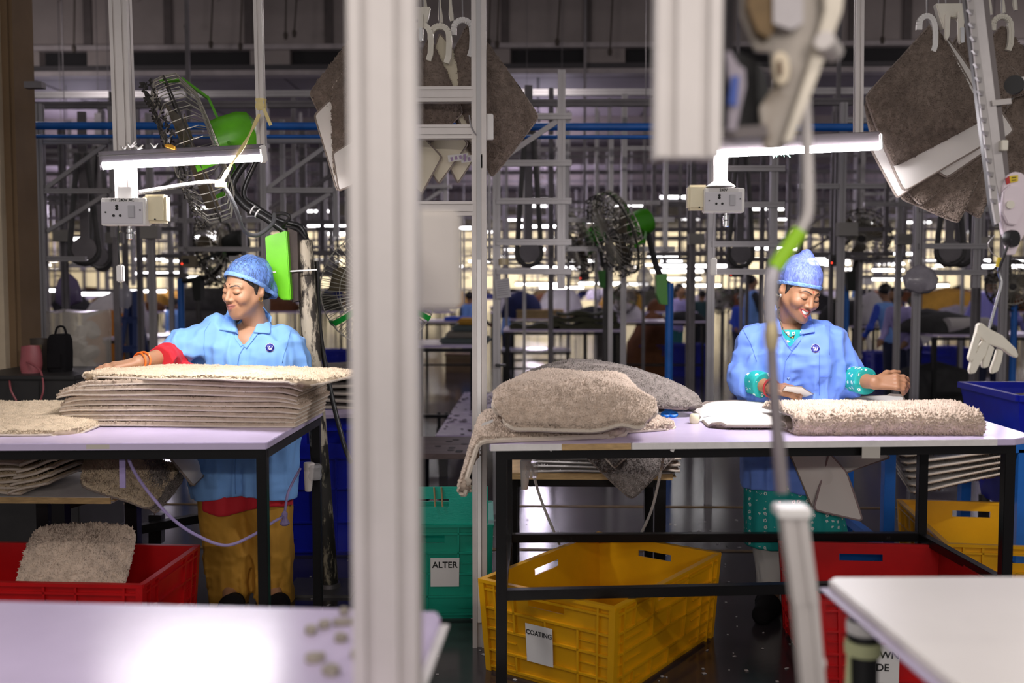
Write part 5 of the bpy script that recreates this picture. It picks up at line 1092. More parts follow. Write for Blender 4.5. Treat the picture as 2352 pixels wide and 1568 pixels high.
# blue bin at the right edge with rugs
t = thing('blue_bin', 'large dark blue bin with rugs at the right edge behind the folded rug', 'bin', (P(2290, 950, 4.9).x, 4.95, 0))
def bin_(t, x0, x1, y0, y1, z0, z1, fl, m, th=.012):
    top = [(x0, y0), (x1, y0), (x1, y1), (x0, y1)]; bot = [(x0 + fl, y0 + fl), (x1 - fl, y0 + fl), (x1 - fl, y1 - fl), (x0 + fl, y1 - fl)]
    for i in range(4):
        j = (i + 1) % 4; a, b_, c, d = V(*bot[i], z0), V(*bot[j], z0), V(*top[j], z1), V(*top[i], z1); n = (b_ - a).cross(d - a).normalized() * -th
        q = MB(); q.add([a, b_, c, d, a + n, b_ + n, c + n, d + n], [(0, 1, 2, 3), (7, 6, 5, 4), (0, 4, 5, 1), (1, 5, 6, 2), (2, 6, 7, 3), (3, 7, 4, 0)]); q.build('wall', m, t)
    q = MB(); q.bx(x0 + fl, x1 - fl, y0 + fl, y1 - fl, z0, z0 + .02); q.build('floor_panel', m, t)
    q = MB()
    for i in range(4):
        j = (i + 1) % 4; q.bar(V(*top[i], z1), V(*top[j], z1), .03, .03, up=(0, 0, 1))
    q.build('rim', m, t)
zr_ = P(2280, 892, 5.0).z
bin_(t, P(2205, 900, 5.4).x, P(2205, 900, 5.4).x + 1.1, 4.75, 5.4, .25, zr_ - .02, .09, BLUE_CR)
for k, (dx, dy) in enumerate(((.1, .1), (1.0, .1), (.1, .55), (1.0, .55))):
    q = MB(); q.tube([V(P(2205, 900, 5.4).x + dx, 4.75 + dy, 0), V(P(2205, 900, 5.4).x + dx, 4.75 + dy, .26)], .03, 8); q.build('leg', STEEL_D, t)
x_ = P(2205, 900, 5.4).x
rug('bath_rug', 'grey rug lying crumpled in the blue bin at the right edge', quadS([(x_ + .15, 4.85, zr_ - .06), (x_ + 1.0, 4.85, zr_ - .03), (x_ + 1.0, 5.3, zr_ + .0), (x_ + .2, 5.3, zr_ - .08)], .03, .03, 81, .3), 30, 24, .015, PILE_GR, BACK_W, BIND_D, 20000, .010, .004)
# blue crate and grey rugs behind the left table
t, pts = crate('stacking_crate', 'blue plastic crate behind the scuffed pole left of the wide post', V(P(740, 1000, 5.0).x, 5.2, 0), .62, .5, P(740, 955, 4.95).z, R(4), BLUE_CR, .02, 5, 4)
xk = P(740, 1000, 5.0).x; zk = P(740, 955, 4.95).z
layer_stack('grey folded rug on the blue crate left of the wide post, %s from below', xk - .05, xk + .28, 4.98, 5.35, zk + .03, 6, .038, 0, .0, 'grey rugs on the blue crate', PILE_GR, BACK_W, dens=6000)
b = MB(); b.box(V(xk + .14, 4.93, zk + .015), (.26, .06, .02), Euler((.3, 0, .2)).to_matrix()); tag(b.build('plastic_packet', mat('packet_lilac', (.55, .45, .62), .25)), 'lilac plastic packet on the blue crate', 'packet')
# low board platform behind the teal crate, lilac light put into its colour
t = thing('low_platform', 'low lavender-lit board platform behind the teal crate, strewn with lint', 'platform', (P(1020, 950, 6).x, 5.8, 0))
PLATM = mat('platform_board', (.55, .46, .66), .25, var=.2, vscale=6)
x0p, x1p = P(930, 950, 5.4).x, P(1150, 950, 5.4).x + .1
zp_ = .30
ys_ = [Zp(1020, y, zp_).y for y in (1000, 972, 950, 900)]
for i in range(3):
    b = MB(); b.bx(x0p, x1p, ys_[i] + .015, ys_[i + 1] - .015, zp_ - .03, zp_); b.build('board', PLATM, t)
for x in (x0p + .05, x1p - .05):
    for y in (ys_[0] + .06, ys_[3] - .06):
        b = MB(); b.bar(V(x, y, 0), V(x, y, zp_ - .03), .06); b.build('leg', STEEL_D, t)
b = MB()
for k in range(120):
    x, y = random.uniform(x0p, x1p), random.uniform(ys_[0] + .03, ys_[3]); b.box((x, y, zp_ + .003), (random.uniform(.01, .04), random.uniform(.008, .03), .005), Euler((0, 0, random.uniform(0, 3))).to_matrix())
stuff(tag(b.build('lint_scatter', mat('lint_dark', (.05, .04, .05), .9)), 'dark lint strewn on the low lavender-lit platform', 'lint'))
t = thing('wooden_pallet_bench', 'dark knotty wooden bench top in front of the lavender-lit platform', 'bench', (P(1020, 1020, 4.9).x, 4.9, 0))
WOODD = mat('dark_wood', (.09, .06, .055), .55, var=.5, vscale=6, stretch=(1, 5, 5))
za = .46; ya = [Zp(1020, y, za).y for y in (1042, 1020, 1002)]
for i in range(2):
    b = MB(); b.bx(x0p, P(1092, 1020, ya[i]).x, ya[i] + .004, ya[i + 1] - .004, za - .03, za); b.build('board', WOODD, t)
for k in range(9):
    x, y = random.uniform(x0p + .1, P(1080, 1020, 4.9).x), random.uniform(ya[0] + .03, ya[2] - .03); b = MB(); b.lathe([(.02, 0), (.02, .002)], (x, y, za), (0, 0, 1), 9); b.build('knot', INK, t)
for x in (x0p + .05, P(1070, 1020, 4.9).x):
    for y in (ya[0] + .04, ya[2] - .04):
        b = MB(); b.bar(V(x, y, 0), V(x, y, za - .03), .05); b.build('leg', BLACK_PAINT, t)
# bags by the column
t = thing('dark_cabinet', 'low black cabinet at the left edge carrying the bags', 'cabinet', (P(80, 900, 5.2).x, 5.3, 0))
zcb = P(80, 862, 5.0).z
b = MB(); b.bx(P(-80, 900, 5.0).x, P(175, 900, 5.0).x, 5.0, 5.55, .02, zcb - .02); b.build('body', mat('cabinet_black', (.018, .016, .016), .5, var=.3), t, bevel=.006)
b = MB(); b.bx(P(-82, 900, 5.0).x, P(178, 900, 5.0).x, 4.98, 5.57, zcb - .02, zcb); b.build('top', mat('cabinet_black', (.018, .016, .016)), t, bevel=.004)
for px in (90,):
    b = MB(); b.bx(P(px - 1, 900, 5.0).x, P(px + 1, 900, 5.0).x, 4.996, 5.0, .05, zcb - .03); b.build('door_gap', INK, t)
def blob(name, pts_r, m, parent=None, seed=0, amp=.01, sc=12, n=14, sq=1.0):
    """closed lumpy body through (centre, rx, ry) sections"""
    rows = []
    for (c, rx, ry) in pts_r:
        for j in range(n * 2):
            a = math.pi * j / n; ca, sa = math.cos(a), math.sin(a)
            e = .6 if sq < 1 else 1
            rows.append((c[0] + rx * math.copysign(abs(ca) ** e, ca), c[1] + ry * math.copysign(abs(sa) ** e, sa), c[2]))
    v = np.array(rows); cen = v.mean(0); d = nrm_(v - cen); v = v + d * (amp * (vnoise(v, sc, seed) + .5 * vnoise(v, sc * 2.3, seed + 1)))[:, None]
    k = len(pts_r); w_ = n * 2; f = []
    b = MB(); fc = [(i * w_ + j, i * w_ + (j + 1) % w_, (i + 1) * w_ + (j + 1) % w_, (i + 1) * w_ + j) for i in range(k - 1) for j in range(w_)] + [tuple(range(w_ - 1, -1, -1)), tuple(range((k - 1) * w_, k * w_))]
    b.add(v, fc); return b.build(name, m, parent, smooth=True)
c = P(48, 862, 5.05); t = thing('handbag', 'pink handbag with a long strap on the dark cabinet', 'bag', (c.x, 5.15, zcb))
PINK = mat('pink_leather', (.30, .075, .085), .5, var=.15)
blob('bag_body', [(V(c.x, 5.15, zcb + h), .045 + .012 * math.sin(h * 22) , .04 * (1 - h * 1.6)) for h in (0, .02, .05, .09, .12, .14)], PINK, t, 3, .008, 14)
b = MB(); b.tube(catmull([P(62, 830, 5.1), P(92, 850, 5.02), P(100, 890, 4.95), P(93, 920, 4.95)], 6), .005, 6); b.build('strap', PINK, t, smooth=True)
b = MB(); b.tube(catmull([P(22, 868, 5.02), P(25, 895, 4.95), P(38, 920, 4.95)], 6), .005, 6); b.build('strap', PINK, t, smooth=True)
c = P(118, 858, 5.15); t = thing('backpack', 'black backpack with a top loop on the dark cabinet', 'bag', (c.x, 5.25, zcb))
BLKF = mat('black_fabric', (.008, .007, .008), .9, spec=.15)
blob('bag_body', [(V(c.x, 5.25, zcb + h), w_, .06) for h, w_ in ((0, .05), (.02, .056), (.1, .058), (.17, .054), (.195, .04), (.2, .02))], BLKF, t, 5, .006, 10, sq=.6)
b = MB(); b.tube(catmull([V(c.x - .02, 5.24, zcb + .19), V(c.x - .005, 5.24, zcb + .235), V(c.x + .03, 5.24, zcb + .235), V(c.x + .045, 5.24, zcb + .18)], 6), .006, 6); b.build('top_loop', BLKF, t, smooth=True)
b = MB(); b.box((c.x, 5.186, zcb + .06), (.08, .012, .08)); b.build('front_pocket', BLKF, t, bevel=.005)
c = P(75, 830, 5.3); t = thing('shoulder_bag', 'brown-trimmed dark bag between the pink handbag and the backpack', 'bag', (c.x, 5.38, zcb)); blob('bag_body', [(V(c.x, 5.38, zcb + h), .05, .04) for h in (0, .05, .12, .16, .17)], mat('brown_bag', (.04, .028, .02), .6), t, 8, .008, 12)
b = MB(); b.box((c.x + .0, 5.335, zcb + .12), (.07, .006, .03)); b.build('trim', mat('bag_trim', (.12, .08, .03), .5), t)
# big clear sacks of white cut-outs behind the column
SACK = mat('clear_sack', (.62, .57, .50), .22, var=.15, vscale=7, bump=.5, bscale=14, alpha=.45)
CUSH = mat('white_cutouts', (.66, .61, .55), .85, var=.25, vscale=18)
c = P(168, 850, 6.2); t = thing('plastic_sack', 'large clear plastic sack full of white cut-outs beside the column', 'sack', (c.x, 6.3, 0))
hS = P(172, 705, 6.2).z
blob('film', [(V(c.x, 6.3, h * hS), .19 + .01 * math.sin(h * 9), .17) for h in (0, .1, .25, .45, .65, .8, .92, .98)], SACK, t, 9, .02, 7)
for k in range(48):
    a, rr = random.uniform(0, 6.28), random.uniform(.02, .12); h = random.uniform(.06, .9) * hS
    p = V(c.x + math.cos(a) * rr, 6.3 + math.sin(a) * rr - .02, h); q = MB(); q.lathe([(.01, -.03), (.06, -.022), (.066, .0), (.055, .025), (.01, .03)], p, (random.uniform(-1, 1), random.uniform(-1, 1), random.uniform(.2, 1)), 12); q.build('cut_out', CUSH, t, smooth=True)
# lint on the floor in front
b = MB()
for k in range(420):
    px, py = random.uniform(650, 2340), random.uniform(1190, 1566); p = Zp(px, py, 0); s = random.uniform(.003, .012)
    b.box((p.x, p.y, .002), (s * random.uniform(.6, 2), s, .002), Euler((0, 0, random.uniform(0, 3))).to_matrix())
stuff(tag(b.build('lint_scatter', mat('lint_pale', (.42, .40, .40), .9)), 'pale lint and snippets strewn on the dark floor', 'lint'))
# ------------------------------------------------------------- slanted conveyor lift at the right
Yk = 3.02
t = thing('conveyor_track', 'slanted toothed conveyor track with a pink pulley at the right edge', 'conveyor', P(2300, 520, Yk))
TRK = mat('track_alu', (.55, .52, .52), .4, .4, var=.15); BELT = mat('tooth_belt', (.50, .47, .46), .5, var=.1); PINKP = mat('pulley_plastic', (.78, .68, .74), .4)
def pline(pts, Y): return [P(x, y, Y) for x, y in pts]
pl(MB(), [(2222, -60), (2246, -60), (2300, 380), (2315, 480), (2296, 480), (2282, 420)], Yk, .03).build('side_rail', TRK, t, bevel=.002)
pl(MB(), [(2205, -60), (2214, -60), (2280, 480), (2292, 520), (2283, 520), (2272, 470)], Yk - .01, .02).build('edge_strip', STEEL_D, t)
pl(MB(), [(2246, -60), (2258, -60), (2310, 370), (2318, 470), (2308, 470), (2298, 380)], Yk + .02, .03).build('back_rail', mat('rail_dark', (.16, .14, .14), .5, .4), t)
pl(MB(), [(2214, -60), (2228, -60), (2290, 460), (2296, 510), (2286, 515), (2276, 460)], Yk - .025, .012).build('tooth_belt', BELT, t)
for k in range(17):
    y = -40 + k * 31; x = 2219 + (y + 40) * .124
    pl(MB(), [(x - 6, y), (x + 8, y + 2), (x + 6, y + 13), (x, y + 9)], Yk - .034, .014).build('tooth', mat('tooth_grey', (.30, .28, .28), .5), t)
cpu = P(2325, 470, Yk)
b = MB(); M = Matrix.Translation(P(2324, 462, Yk - .02))
pl(MB(), [(2298, 430), (2308, 405), (2325, 395), (2345, 398), (2360, 420), (2364, 470), (2360, 520), (2340, 555), (2320, 560), (2302, 540), (2295, 500)], Yk - .01, .025).build('pulley_housing', PINKP, t, bevel=.003)
pl(MB(), [(2302, 440), (2318, 425), (2338, 425), (2348, 450), (2346, 490), (2332, 518), (2312, 515), (2300, 490)], Yk - .03, .016).build('pulley_face', PINKP, t, bevel=.003)
b = MB(); b.lathe([(.012, -.004), (.012, .004)], P(2320, 470, Yk - .042), (0, -1, 0), 20); b.build('axle_cap', IVORY, t)
pl(MB(), [(2318, 404), (2338, 402), (2338, 416), (2320, 420)], Yk - .026, .003).build('warning_sticker', mat('sticker_yellow', (.75, .55, .02), .5), t)
pl(MB(), [(2309, 410), (2318, 404), (2320, 420), (2312, 424)], Yk - .026, .003).build('sticker_edge', mat('sticker_red', (.45, .02, .02), .5), t)
for k in range(2):
    pl(MB(), [(2324, 407 + k * 6), (2334, 406 + k * 6), (2334, 408 + k * 6), (2324, 409 + k * 6)], Yk - .029, .001).build('sticker_print', INK, t)
b = MB(); b.lathe([(.006, -.012), (.024, -.012), (.026, 0), (.024, .012), (.006, .012)], P(2323, 548, Yk - .03), (.5, -1, 0), 24); b.build('rubber_wheel', BLACKP, t, smooth=True)
pl(MB(), [(2308, 520), (2318, 515), (2340, 560), (2330, 585), (2312, 585), (2306, 560)], Yk - .02, .01).build('lower_plate', PINKP, t, bevel=.002)
b = MB(); b.box(P(2303, 335, Yk - .02), (.02, .03, .03)); b.build('sensor_block', IVORY, t, bevel=.002)
b = MB(); b.bar(P(2278, 237, Yk - .02), P(2322, 232, Yk), .016, .004, up=(0, -1, 0)); b.build('bracket_arm', ALU_W, t)
b = MB(); b.lathe([(.006, -.008), (.028, -.008), (.028, .008), (.006, .008)], P(2330, 195, Yk + .05), (-.6, -1, 0), 20); b.build('guide_wheel', BLACKP, t, smooth=True)
b = MB(); b.sweep(tslot(.034, .03, 1, 1, .006, .004), P(2335, 192, Yk + .07), P(2420, 190, Yk + .07), up=(0, -1, 0)); b.build('cross_rail', ALU_W, t)
b = MB(); tp = P(2228, -58, Yk); b.bar(tp, V(tp.x - .02, Yk + .1, 3.42), .05); b.bar(V(tp.x - .02, Yk + .1, 3.42), V(tp.x - .02, 3.55, 3.42), .05); b.build('hanger_bar', ALU, t)
# swinging hanger below the pulley
t = thing('clip_hanger', 'white four-fingered hanger swinging on a bent rod at the right', 'hanger', P(2270, 800, Yk))
b = MB(); b.tube(catmull([P(2322, 548, Yk - .045), P(2305, 590, Yk - .02), P(2294, 620, Yk), P(2300, 650, Yk), P(2290, 690, Yk), P(2272, 755, Yk)], 6), .0045, 8); b.build('rod', CHROME, t, smooth=True)
b = MB(); b.tube([P(2296, 592, Yk - .01), P(2291, 612, Yk)], .0065, 8); b.build('yellow_tape', mat('tape_yellow', (.8, .6, .05), .5), t, smooth=True)
pl(MB(), [(2244, 744), (2252, 741), (2270, 755), (2300, 770), (2330, 800), (2336, 815), (2332, 822), (2318, 815), (2300, 800), (2262, 788), (2240, 765)], Yk, .022).build('head', IVORY, t, bevel=.002)
for f_ in ([(2240, 762), (2252, 768), (2236, 825), (2226, 830), (2222, 822)], [(2256, 782), (2270, 790), (2262, 812), (2250, 832), (2238, 856), (2226, 858), (2224, 848), (2234, 815)], [(2268, 790), (2282, 798), (2274, 822), (2268, 842), (2256, 845), (2254, 835)], [(2290, 800), (2302, 806), (2298, 830), (2290, 852), (2276, 858), (2274, 848), (2284, 822)]):
    pl(MB(), f_, Yk - .006, .018).build('finger', IVORY, t, bevel=.002)
b = MB(); b.tube(catmull([P(2285, 540, Yk), P(2270, 560, Yk), P(2278, 580, Yk), P(2296, 592, Yk)], 5), .0015, 5); b.build('thin_wire', ALU, t)
# ================================================================ people
f32 = np.float32
def sph(p, c, r): return np.linalg.norm(p - np.asarray(c, f32), axis=1) - r
def ell(p, c, r, M=None):
    q = p - np.asarray(c, f32)
    if M is not None: q = q @ np.asarray(M, f32)
    r = np.asarray(r, f32); k0 = np.linalg.norm(q / r, axis=1); k1 = np.linalg.norm(q / (r * r), axis=1)
    return k0 * (k0 - 1) / np.maximum(k1, 1e-6)
def rc(p, a, b, ra, rb):
    a = np.asarray(a, f32); b = np.asarray(b, f32); d = b - a; t = np.clip(((p - a) @ d) / max(float(d @ d), 1e-9), 0, 1)
    return np.linalg.norm(p - a - t[:, None] * d, axis=1) - (ra + (rb - ra) * t)
def smin(a, b, k):
    h = np.clip(.5 + .5 * (b - a) / k, 0, 1); return b + (a - b) * h - k * h * (1 - h)
def smax(a, b, k): return -smin(-a, -b, k)
def sdf_mesh(fn, lo, hi, h):
    """surface nets of fn(p) < 0 inside the box, sampled only near the surface"""
    lo = np.asarray(lo, f32); S = 6; n = (np.ceil((np.asarray(hi) - lo) / (h * S)).astype(int)); 
    cg = np.stack(np.meshgrid(*[np.arange(k) for k in n], indexing='ij'), -1).reshape(-1, 3)
    cd = fn((lo + (cg + .5) * (h * S)).astype(f32)).reshape(n)
    D = np.repeat(np.repeat(np.repeat(cd, S, 0), S, 1), S, 2).astype(f32)
    m = np.abs(D) < h * S * 1.6
    ii = np.argwhere(m); D[m] = fn((lo + (ii + .5) * h).astype(f32))
    s = D < 0; s[[0, -1]] = False; s[:, [0, -1]] = False; s[:, :, [0, -1]] = False; D = np.where(s, D, np.maximum(D, 1e-6))
    c = [s[i:s.shape[0] - 1 + i, j:s.shape[1] - 1 + j, k:s.shape[2] - 1 + k] for i in (0, 1) for j in (0, 1) for k in (0, 1)]
    tot = sum(x.astype(np.int8) for x in c); mixed = (tot > 0) & (tot < 8); cells = np.argwhere(mixed)
    idx = -np.ones(mixed.shape, np.int64); idx[mixed] = np.arange(len(cells))
    dv = {(i, j, k): D[cells[:, 0] + i, cells[:, 1] + j, cells[:, 2] + k] for i in (0, 1) for j in (0, 1) for k in (0, 1)}
    acc = np.zeros((len(cells), 3)); cnt = np.zeros(len(cells)); cor = list(dv)
    for a in cor:
        for ax in range(3):
            if a[ax] == 1: continue
            b_ = list(a); b_[ax] = 1; b_ = tuple(b_); da, db = dv[a], dv[b_]; x = (da < 0) != (db < 0); t = np.where(x, da / np.where(x, da - db, 1), 0)
            pt = np.array(a, float)[None] + 0 * acc; pt[:, ax] += t; acc += np.where(x[:, None], pt, 0); cnt += x
    v = lo + (cells + acc / cnt[:, None] + .5) * h; F = []
    for ax in range(3):
        o = [0, 0, 0]; sl0 = [slice(None)] * 3; sl1 = [slice(None)] * 3; sl0[ax] = slice(0, -1); sl1[ax] = slice(1, None)
        e = np.argwhere(s[tuple(sl0)] != s[tuple(sl1)]); u, w_ = [(1, 2), (2, 0), (0, 1)][ax]
        ok = (e[:, u] > 0) & (e[:, w_] > 0) & (e[:, u] < s.shape[u] - 1) & (e[:, w_] < s.shape[w_] - 1); e = e[ok]
        def id_(du, dw): q = e.copy(); q[:, u] += du; q[:, w_] += dw; return idx[q[:, 0], q[:, 1], q[:, 2]]
        q = np.stack([id_(-1, -1), id_(0, -1), id_(0, 0), id_(-1, 0)], 1); inn = s[e[:, 0], e[:, 1], e[:, 2]]
        q = np.where(inn[:, None], q, q[:, ::-1]); F.append(q)
    F = np.concatenate(F); F = F[(F >= 0).all(1)]
    return v, F
def colattr(o, cols, name='tint'):
    a = o.data.color_attributes.new(name, 'FLOAT_COLOR', 'POINT'); c = np.ones((len(cols), 4), f32); c[:, :3] = cols; a.data.foreach_set('color', c.ravel())
def pxof(p):
    """picture coordinates of world points, used to cut clothes along seams"""
    d = np.asarray(p, f32) - np.array(CPOS, f32); wz = d @ np.array(_f, f32)
    return 1176 + FPX * (d @ np.array(_r, f32)) / wz, 784 - FPX * (d @ np.array(_u, f32)) / wz
def polyd(px, py, poly):
    """signed distance in pixels to a convex polygon (clockwise on screen)"""
    d = None; n = len(poly)
    for i in range(n):
        (x0, y0), (x1, y1) = poly[i], poly[(i + 1) % n]; L = math.hypot(x1 - x0, y1 - y0); e = ((x1 - x0) * (py - y0) - (y1 - y0) * (px - x0)) / L
        d = -e if d is None else np.maximum(d, -e)
    return d
SKIN = mat('skin', (.5, .3, .2), .5, attr='tint', bump=.04, bscale=220)
SKIN.node_tree.nodes['Principled BSDF'].inputs['Subsurface Weight'].default_value = .12
SKIN.node_tree.nodes['Principled BSDF'].inputs['Subsurface Radius'].default_value = (.012, .005, .003)
HAIR = mat('black_hair', (.012, .009, .008), .45, bump=.5, bscale=120, stretch=(1, .2, 1))
def jersey(name, col): return mat(name, col, .75, bump=.06, bscale=900, sheen=.1)
JKT_L = jersey('jacket_blue_cotton', (.20, .42, .84)); JKT_R = jersey('jacket_blue_cotton_deeper', (.15, .28, .80))
RED_C = jersey('red_cotton', (.55, .008, .02)); MUST = mat('mustard_cotton', (.54, .27, .03), .8, var=.15, vscale=6, bump=.05, bscale=700)
TEAL_C = mat('teal_floral_cotton', (.02, .42, .40), .75)
def floral(m, s=26):
    nt = m.node_tree; N = nt.nodes; L = nt.links; b = N['Principled BSDF']; tc = N.new('ShaderNodeTexCoord')
    vo = N.new('ShaderNodeTexVoronoi'); vo.inputs['Scale'].default_value = s; vo.inputs['Randomness'].default_value = .35; L.new(tc.outputs['Object'], vo.inputs['Vector'])
    nz = N.new('ShaderNodeTexNoise'); nz.inputs['Scale'].default_value = s * 5; L.new(tc.outputs['Object'], nz.inputs['Vector'])
    ad = N.new('ShaderNodeMath'); ad.operation = 'MULTIPLY_ADD'; ad.inputs[1].default_value = .45; L.new(nz.outputs['Fac'], ad.inputs[0]); L.new(vo.outputs['Distance'], ad.inputs[2])
    r = N.new('ShaderNodeValToRGB'); e = r.color_ramp.elements; e[0].position = .0; e[0].color = (.01, .20, .20, 1); e[1].position = .34; e[1].color = (.70, .80, .78, 1)
    k = e.new(.30); k.color = (.01, .22, .22, 1); k = e.new(.46); k.color = (.72, .80, .78, 1); k = e.new(.50); k.color = (.01, .36, .34, 1); r.color_ramp.interpolation = 'CONSTANT'
    L.new(ad.outputs[0], r.inputs[0]); L.new(r.outputs[0], b.inputs['Base Color']); return m
floral(TEAL_C, 36)
NET = mat('hairnet_blue', (.20, .38, .92), .6, alpha=.62)
def net_nodes(m, base=.5):
    nt = m.node_tree; N = nt.nodes; L = nt.links; b = N['Principled BSDF']; tc = N.new('ShaderNodeTexCoord')
    mp = N.new('ShaderNodeMapping'); mp.inputs['Scale'].default_value = (1, 1, .28); L.new(tc.outputs['Object'], mp.inputs[0])
    nz = N.new('ShaderNodeTexNoise'); nz.inputs['Scale'].default_value = 120; nz.inputs['Detail'].default_value = 3; nz.inputs['Distortion'].default_value = 1.2; L.new(mp.outputs[0], nz.inputs['Vector'])
    mr = N.new('ShaderNodeMapRange'); mr.inputs[1].default_value = .38; mr.inputs[2].default_value = .66; mr.inputs[3].default_value = base - .12; mr.inputs[4].default_value = base + .34; L.new(nz.outputs['Fac'], mr.inputs[0]); L.new(mr.outputs[0], b.inputs['Alpha'])
net_nodes(NET, .42); NET_R = mat('hairnet_violet', (.22, .30, .85), .6, alpha=.7); net_nodes(NET_R, .60)
GOLD = mat('gold', (.85, .55, .15), .25, 1)

def head_field(sm):
    """face towards -Y, eyes at z = 0; sm: 'closed' gentle smile or 'open' laughing smile"""
    def fn(p):
        q = p.copy(); q[:, 0] = np.abs(q[:, 0])
        d = ell(p, (0, .02, .035), (.071, .091, .077))
        d = smin(d, ell(p, (0, -.026, -.028), (.0605, .060, .080)), .035)
        d = smin(d, rc(q, (.050, .0, -.045), (.018, -.062, -.088), .018, .016), .03)
        d = smin(d, sph(p, (0, -.070, -.092), .017), .02)
        d = smin(d, ell(q, (.036, -.060, -.030), (.027, .027, .024)), .022)
        d = smin(d, rc(q, (.010, -.082, .021), (.046, -.066, .019), .0075, .006), .014)
        d = smax(d, -ell(q, (.0315, -.0965, .001), (.020, .014, .014)), .014)
        d = smin(d, ell(q, (.0315, -.0735, .000), (.0172, .0137, .0120)), .006)
        d = smin(d, rc(p, (0, -.082, .014), (0, -.103, -.029), .0075, .0108), .012)
        d = smin(d, ell(q, (.0125, -.0915, -.0335), (.0085, .011, .0078)), .006)
        d = smax(d, -rc(q, (.0068, -.100, -.0425), (.0085, -.093, -.0405), .0034, .003), .003)
        d = smin(d, ell(p, (0, -.076, -.062), (.030, .018, .021)), .016)
        if sm == 'closed':
            d = smin(d, rc(q, (.0265, -.0770, -.0550), (.002, -.0955, -.0572), .0032, .0052), .004)
            d = smin(d, rc(q, (.0245, -.0775, -.0585), (.000, -.0935, -.0680), .0035, .0070), .004)
            d = smax(d, -rc(q, (.028, -.0835, -.0556), (0, -.1015, -.0618), .0004, .0018), .0025)
        else:
            d = smin(d, rc(q, (.033, -.0735, -.0510), (.002, -.0955, -.0540), .0032, .0048), .005)
            d = smin(d, rc(q, (.0315, -.0735, -.0545), (.000, -.0925, -.0775), .0036, .0060), .005)
            mo = rc(q, (.0285, -.086, -.0535), (0, -.099, -.0645), .0022, .0076); d = smax(d, -mo, .003)
            d = smin(d, ell(q, (.042, -.062, -.026), (.020, .020, .018)), .02)
        d = smax(d, -rc(q, (.034, -.088, -.040), (.040, -.078, -.064), .0022, .0015), .010)
        d = smin(d, ell(q, (.0725, .014, -.008), (.0085, .0185, .031), np.array(Euler((.15, 0, -.35)).to_matrix())), .008)
        d = smax(d, -ell(q, (.082, .009, -.003), (.008, .010, .017)), .006)
        d = smin(d, rc(p, (0, .026, -.05), (0, .034, -.21), .047, .054), .03)
        return d
    return fn
def head_tint(p, base, lips, bindi, sm):
    n = len(p); c = np.tile(np.array(base, f32), (n, 1)); q = p.copy(); q[:, 0] = np.abs(q[:, 0]); fr = p[:, 1] < -.045
    def poly2(pts, r0, soft):
        d = None
        for a, b in zip(pts[:-1], pts[1:]):
            a_, b_ = np.array([a[0], 0, a[1]], f32), np.array([b[0], 0, b[1]], f32); qq = q.copy(); qq[:, 1] = 0; e = rc(qq, a_, b_, a[2] if len(a) > 2 else r0, b[2] if len(b) > 2 else r0); d = e if d is None else np.minimum(d, e)
        return np.clip(.5 - d / soft, 0, 1) * fr
    def mix(c, m, col): return c * (1 - m[:, None]) + np.array(col, f32) * m[:, None]
    # cheeks and chin a touch redder, lids a touch darker
    ch = np.exp(-(((q - np.array([.038, -.07, -.03], f32)) / .022) ** 2).sum(1)); c = c * (1 - .12 * ch[:, None] * np.array([0, 1, 1], f32))
    c = mix(c, .35 * np.exp(-(((q - np.array([.031, -.085, -.014], f32)) / np.array([.02, .02, .006], f32)) ** 2).sum(1)), np.array(base) * .55)
    c = mix(c, poly2([(.010, .0200, .0020), (.018, .0232, .0028), (.028, .0262, .0029), (.038, .0256, .0022), (.050, .0195, .0010)], 0, .0022), (.02, .013, .010))
    c = mix(c, poly2([(.0150, -.0045, .0008), (.022, -.0082, .0016), (.031, -.0098, .0020), (.040, -.0085, .0018), (.050, -.0040, .0009)], 0, .0014), (.012, .008, .007))
    if sm == 'closed':
        lp = poly2([(.0275, -.0552, .0012), (.010, -.0540, .0044), (.0, -.0552, .0044)], 0, .0016); lp = np.maximum(lp, poly2([(.025, -.0590, .0018), (.0, -.0675, .0064)], 0, .0016)); c = mix(c, lp, lips)
        c = mix(c, poly2([(.0295, -.0550, .0005), (.014, -.0595, .0008), (0, -.0612, .0010)], 0, .0012), np.array(lips) * .22)
    else:
        lp = poly2([(.034, -.0505, .0012), (.012, -.0505, .0040), (.0, -.0520, .0040)], 0, .0016); lp = np.maximum(lp, poly2([(.032, -.0550, .0020), (.0, -.0772, .0060)], 0, .0016)); c = mix(c, lp, lips)
        mo = poly2([(.0285, -.0535, .0012), (0, -.0645, .0062)], 0, .0015); c = mix(c, mo, (.10, .02, .02))
    b = np.clip(.5 - (np.hypot(p[:, 0], p[:, 2] - .030) - .0030) / .0012, 0, 1) * fr; c = mix(c, b, bindi)
    return c
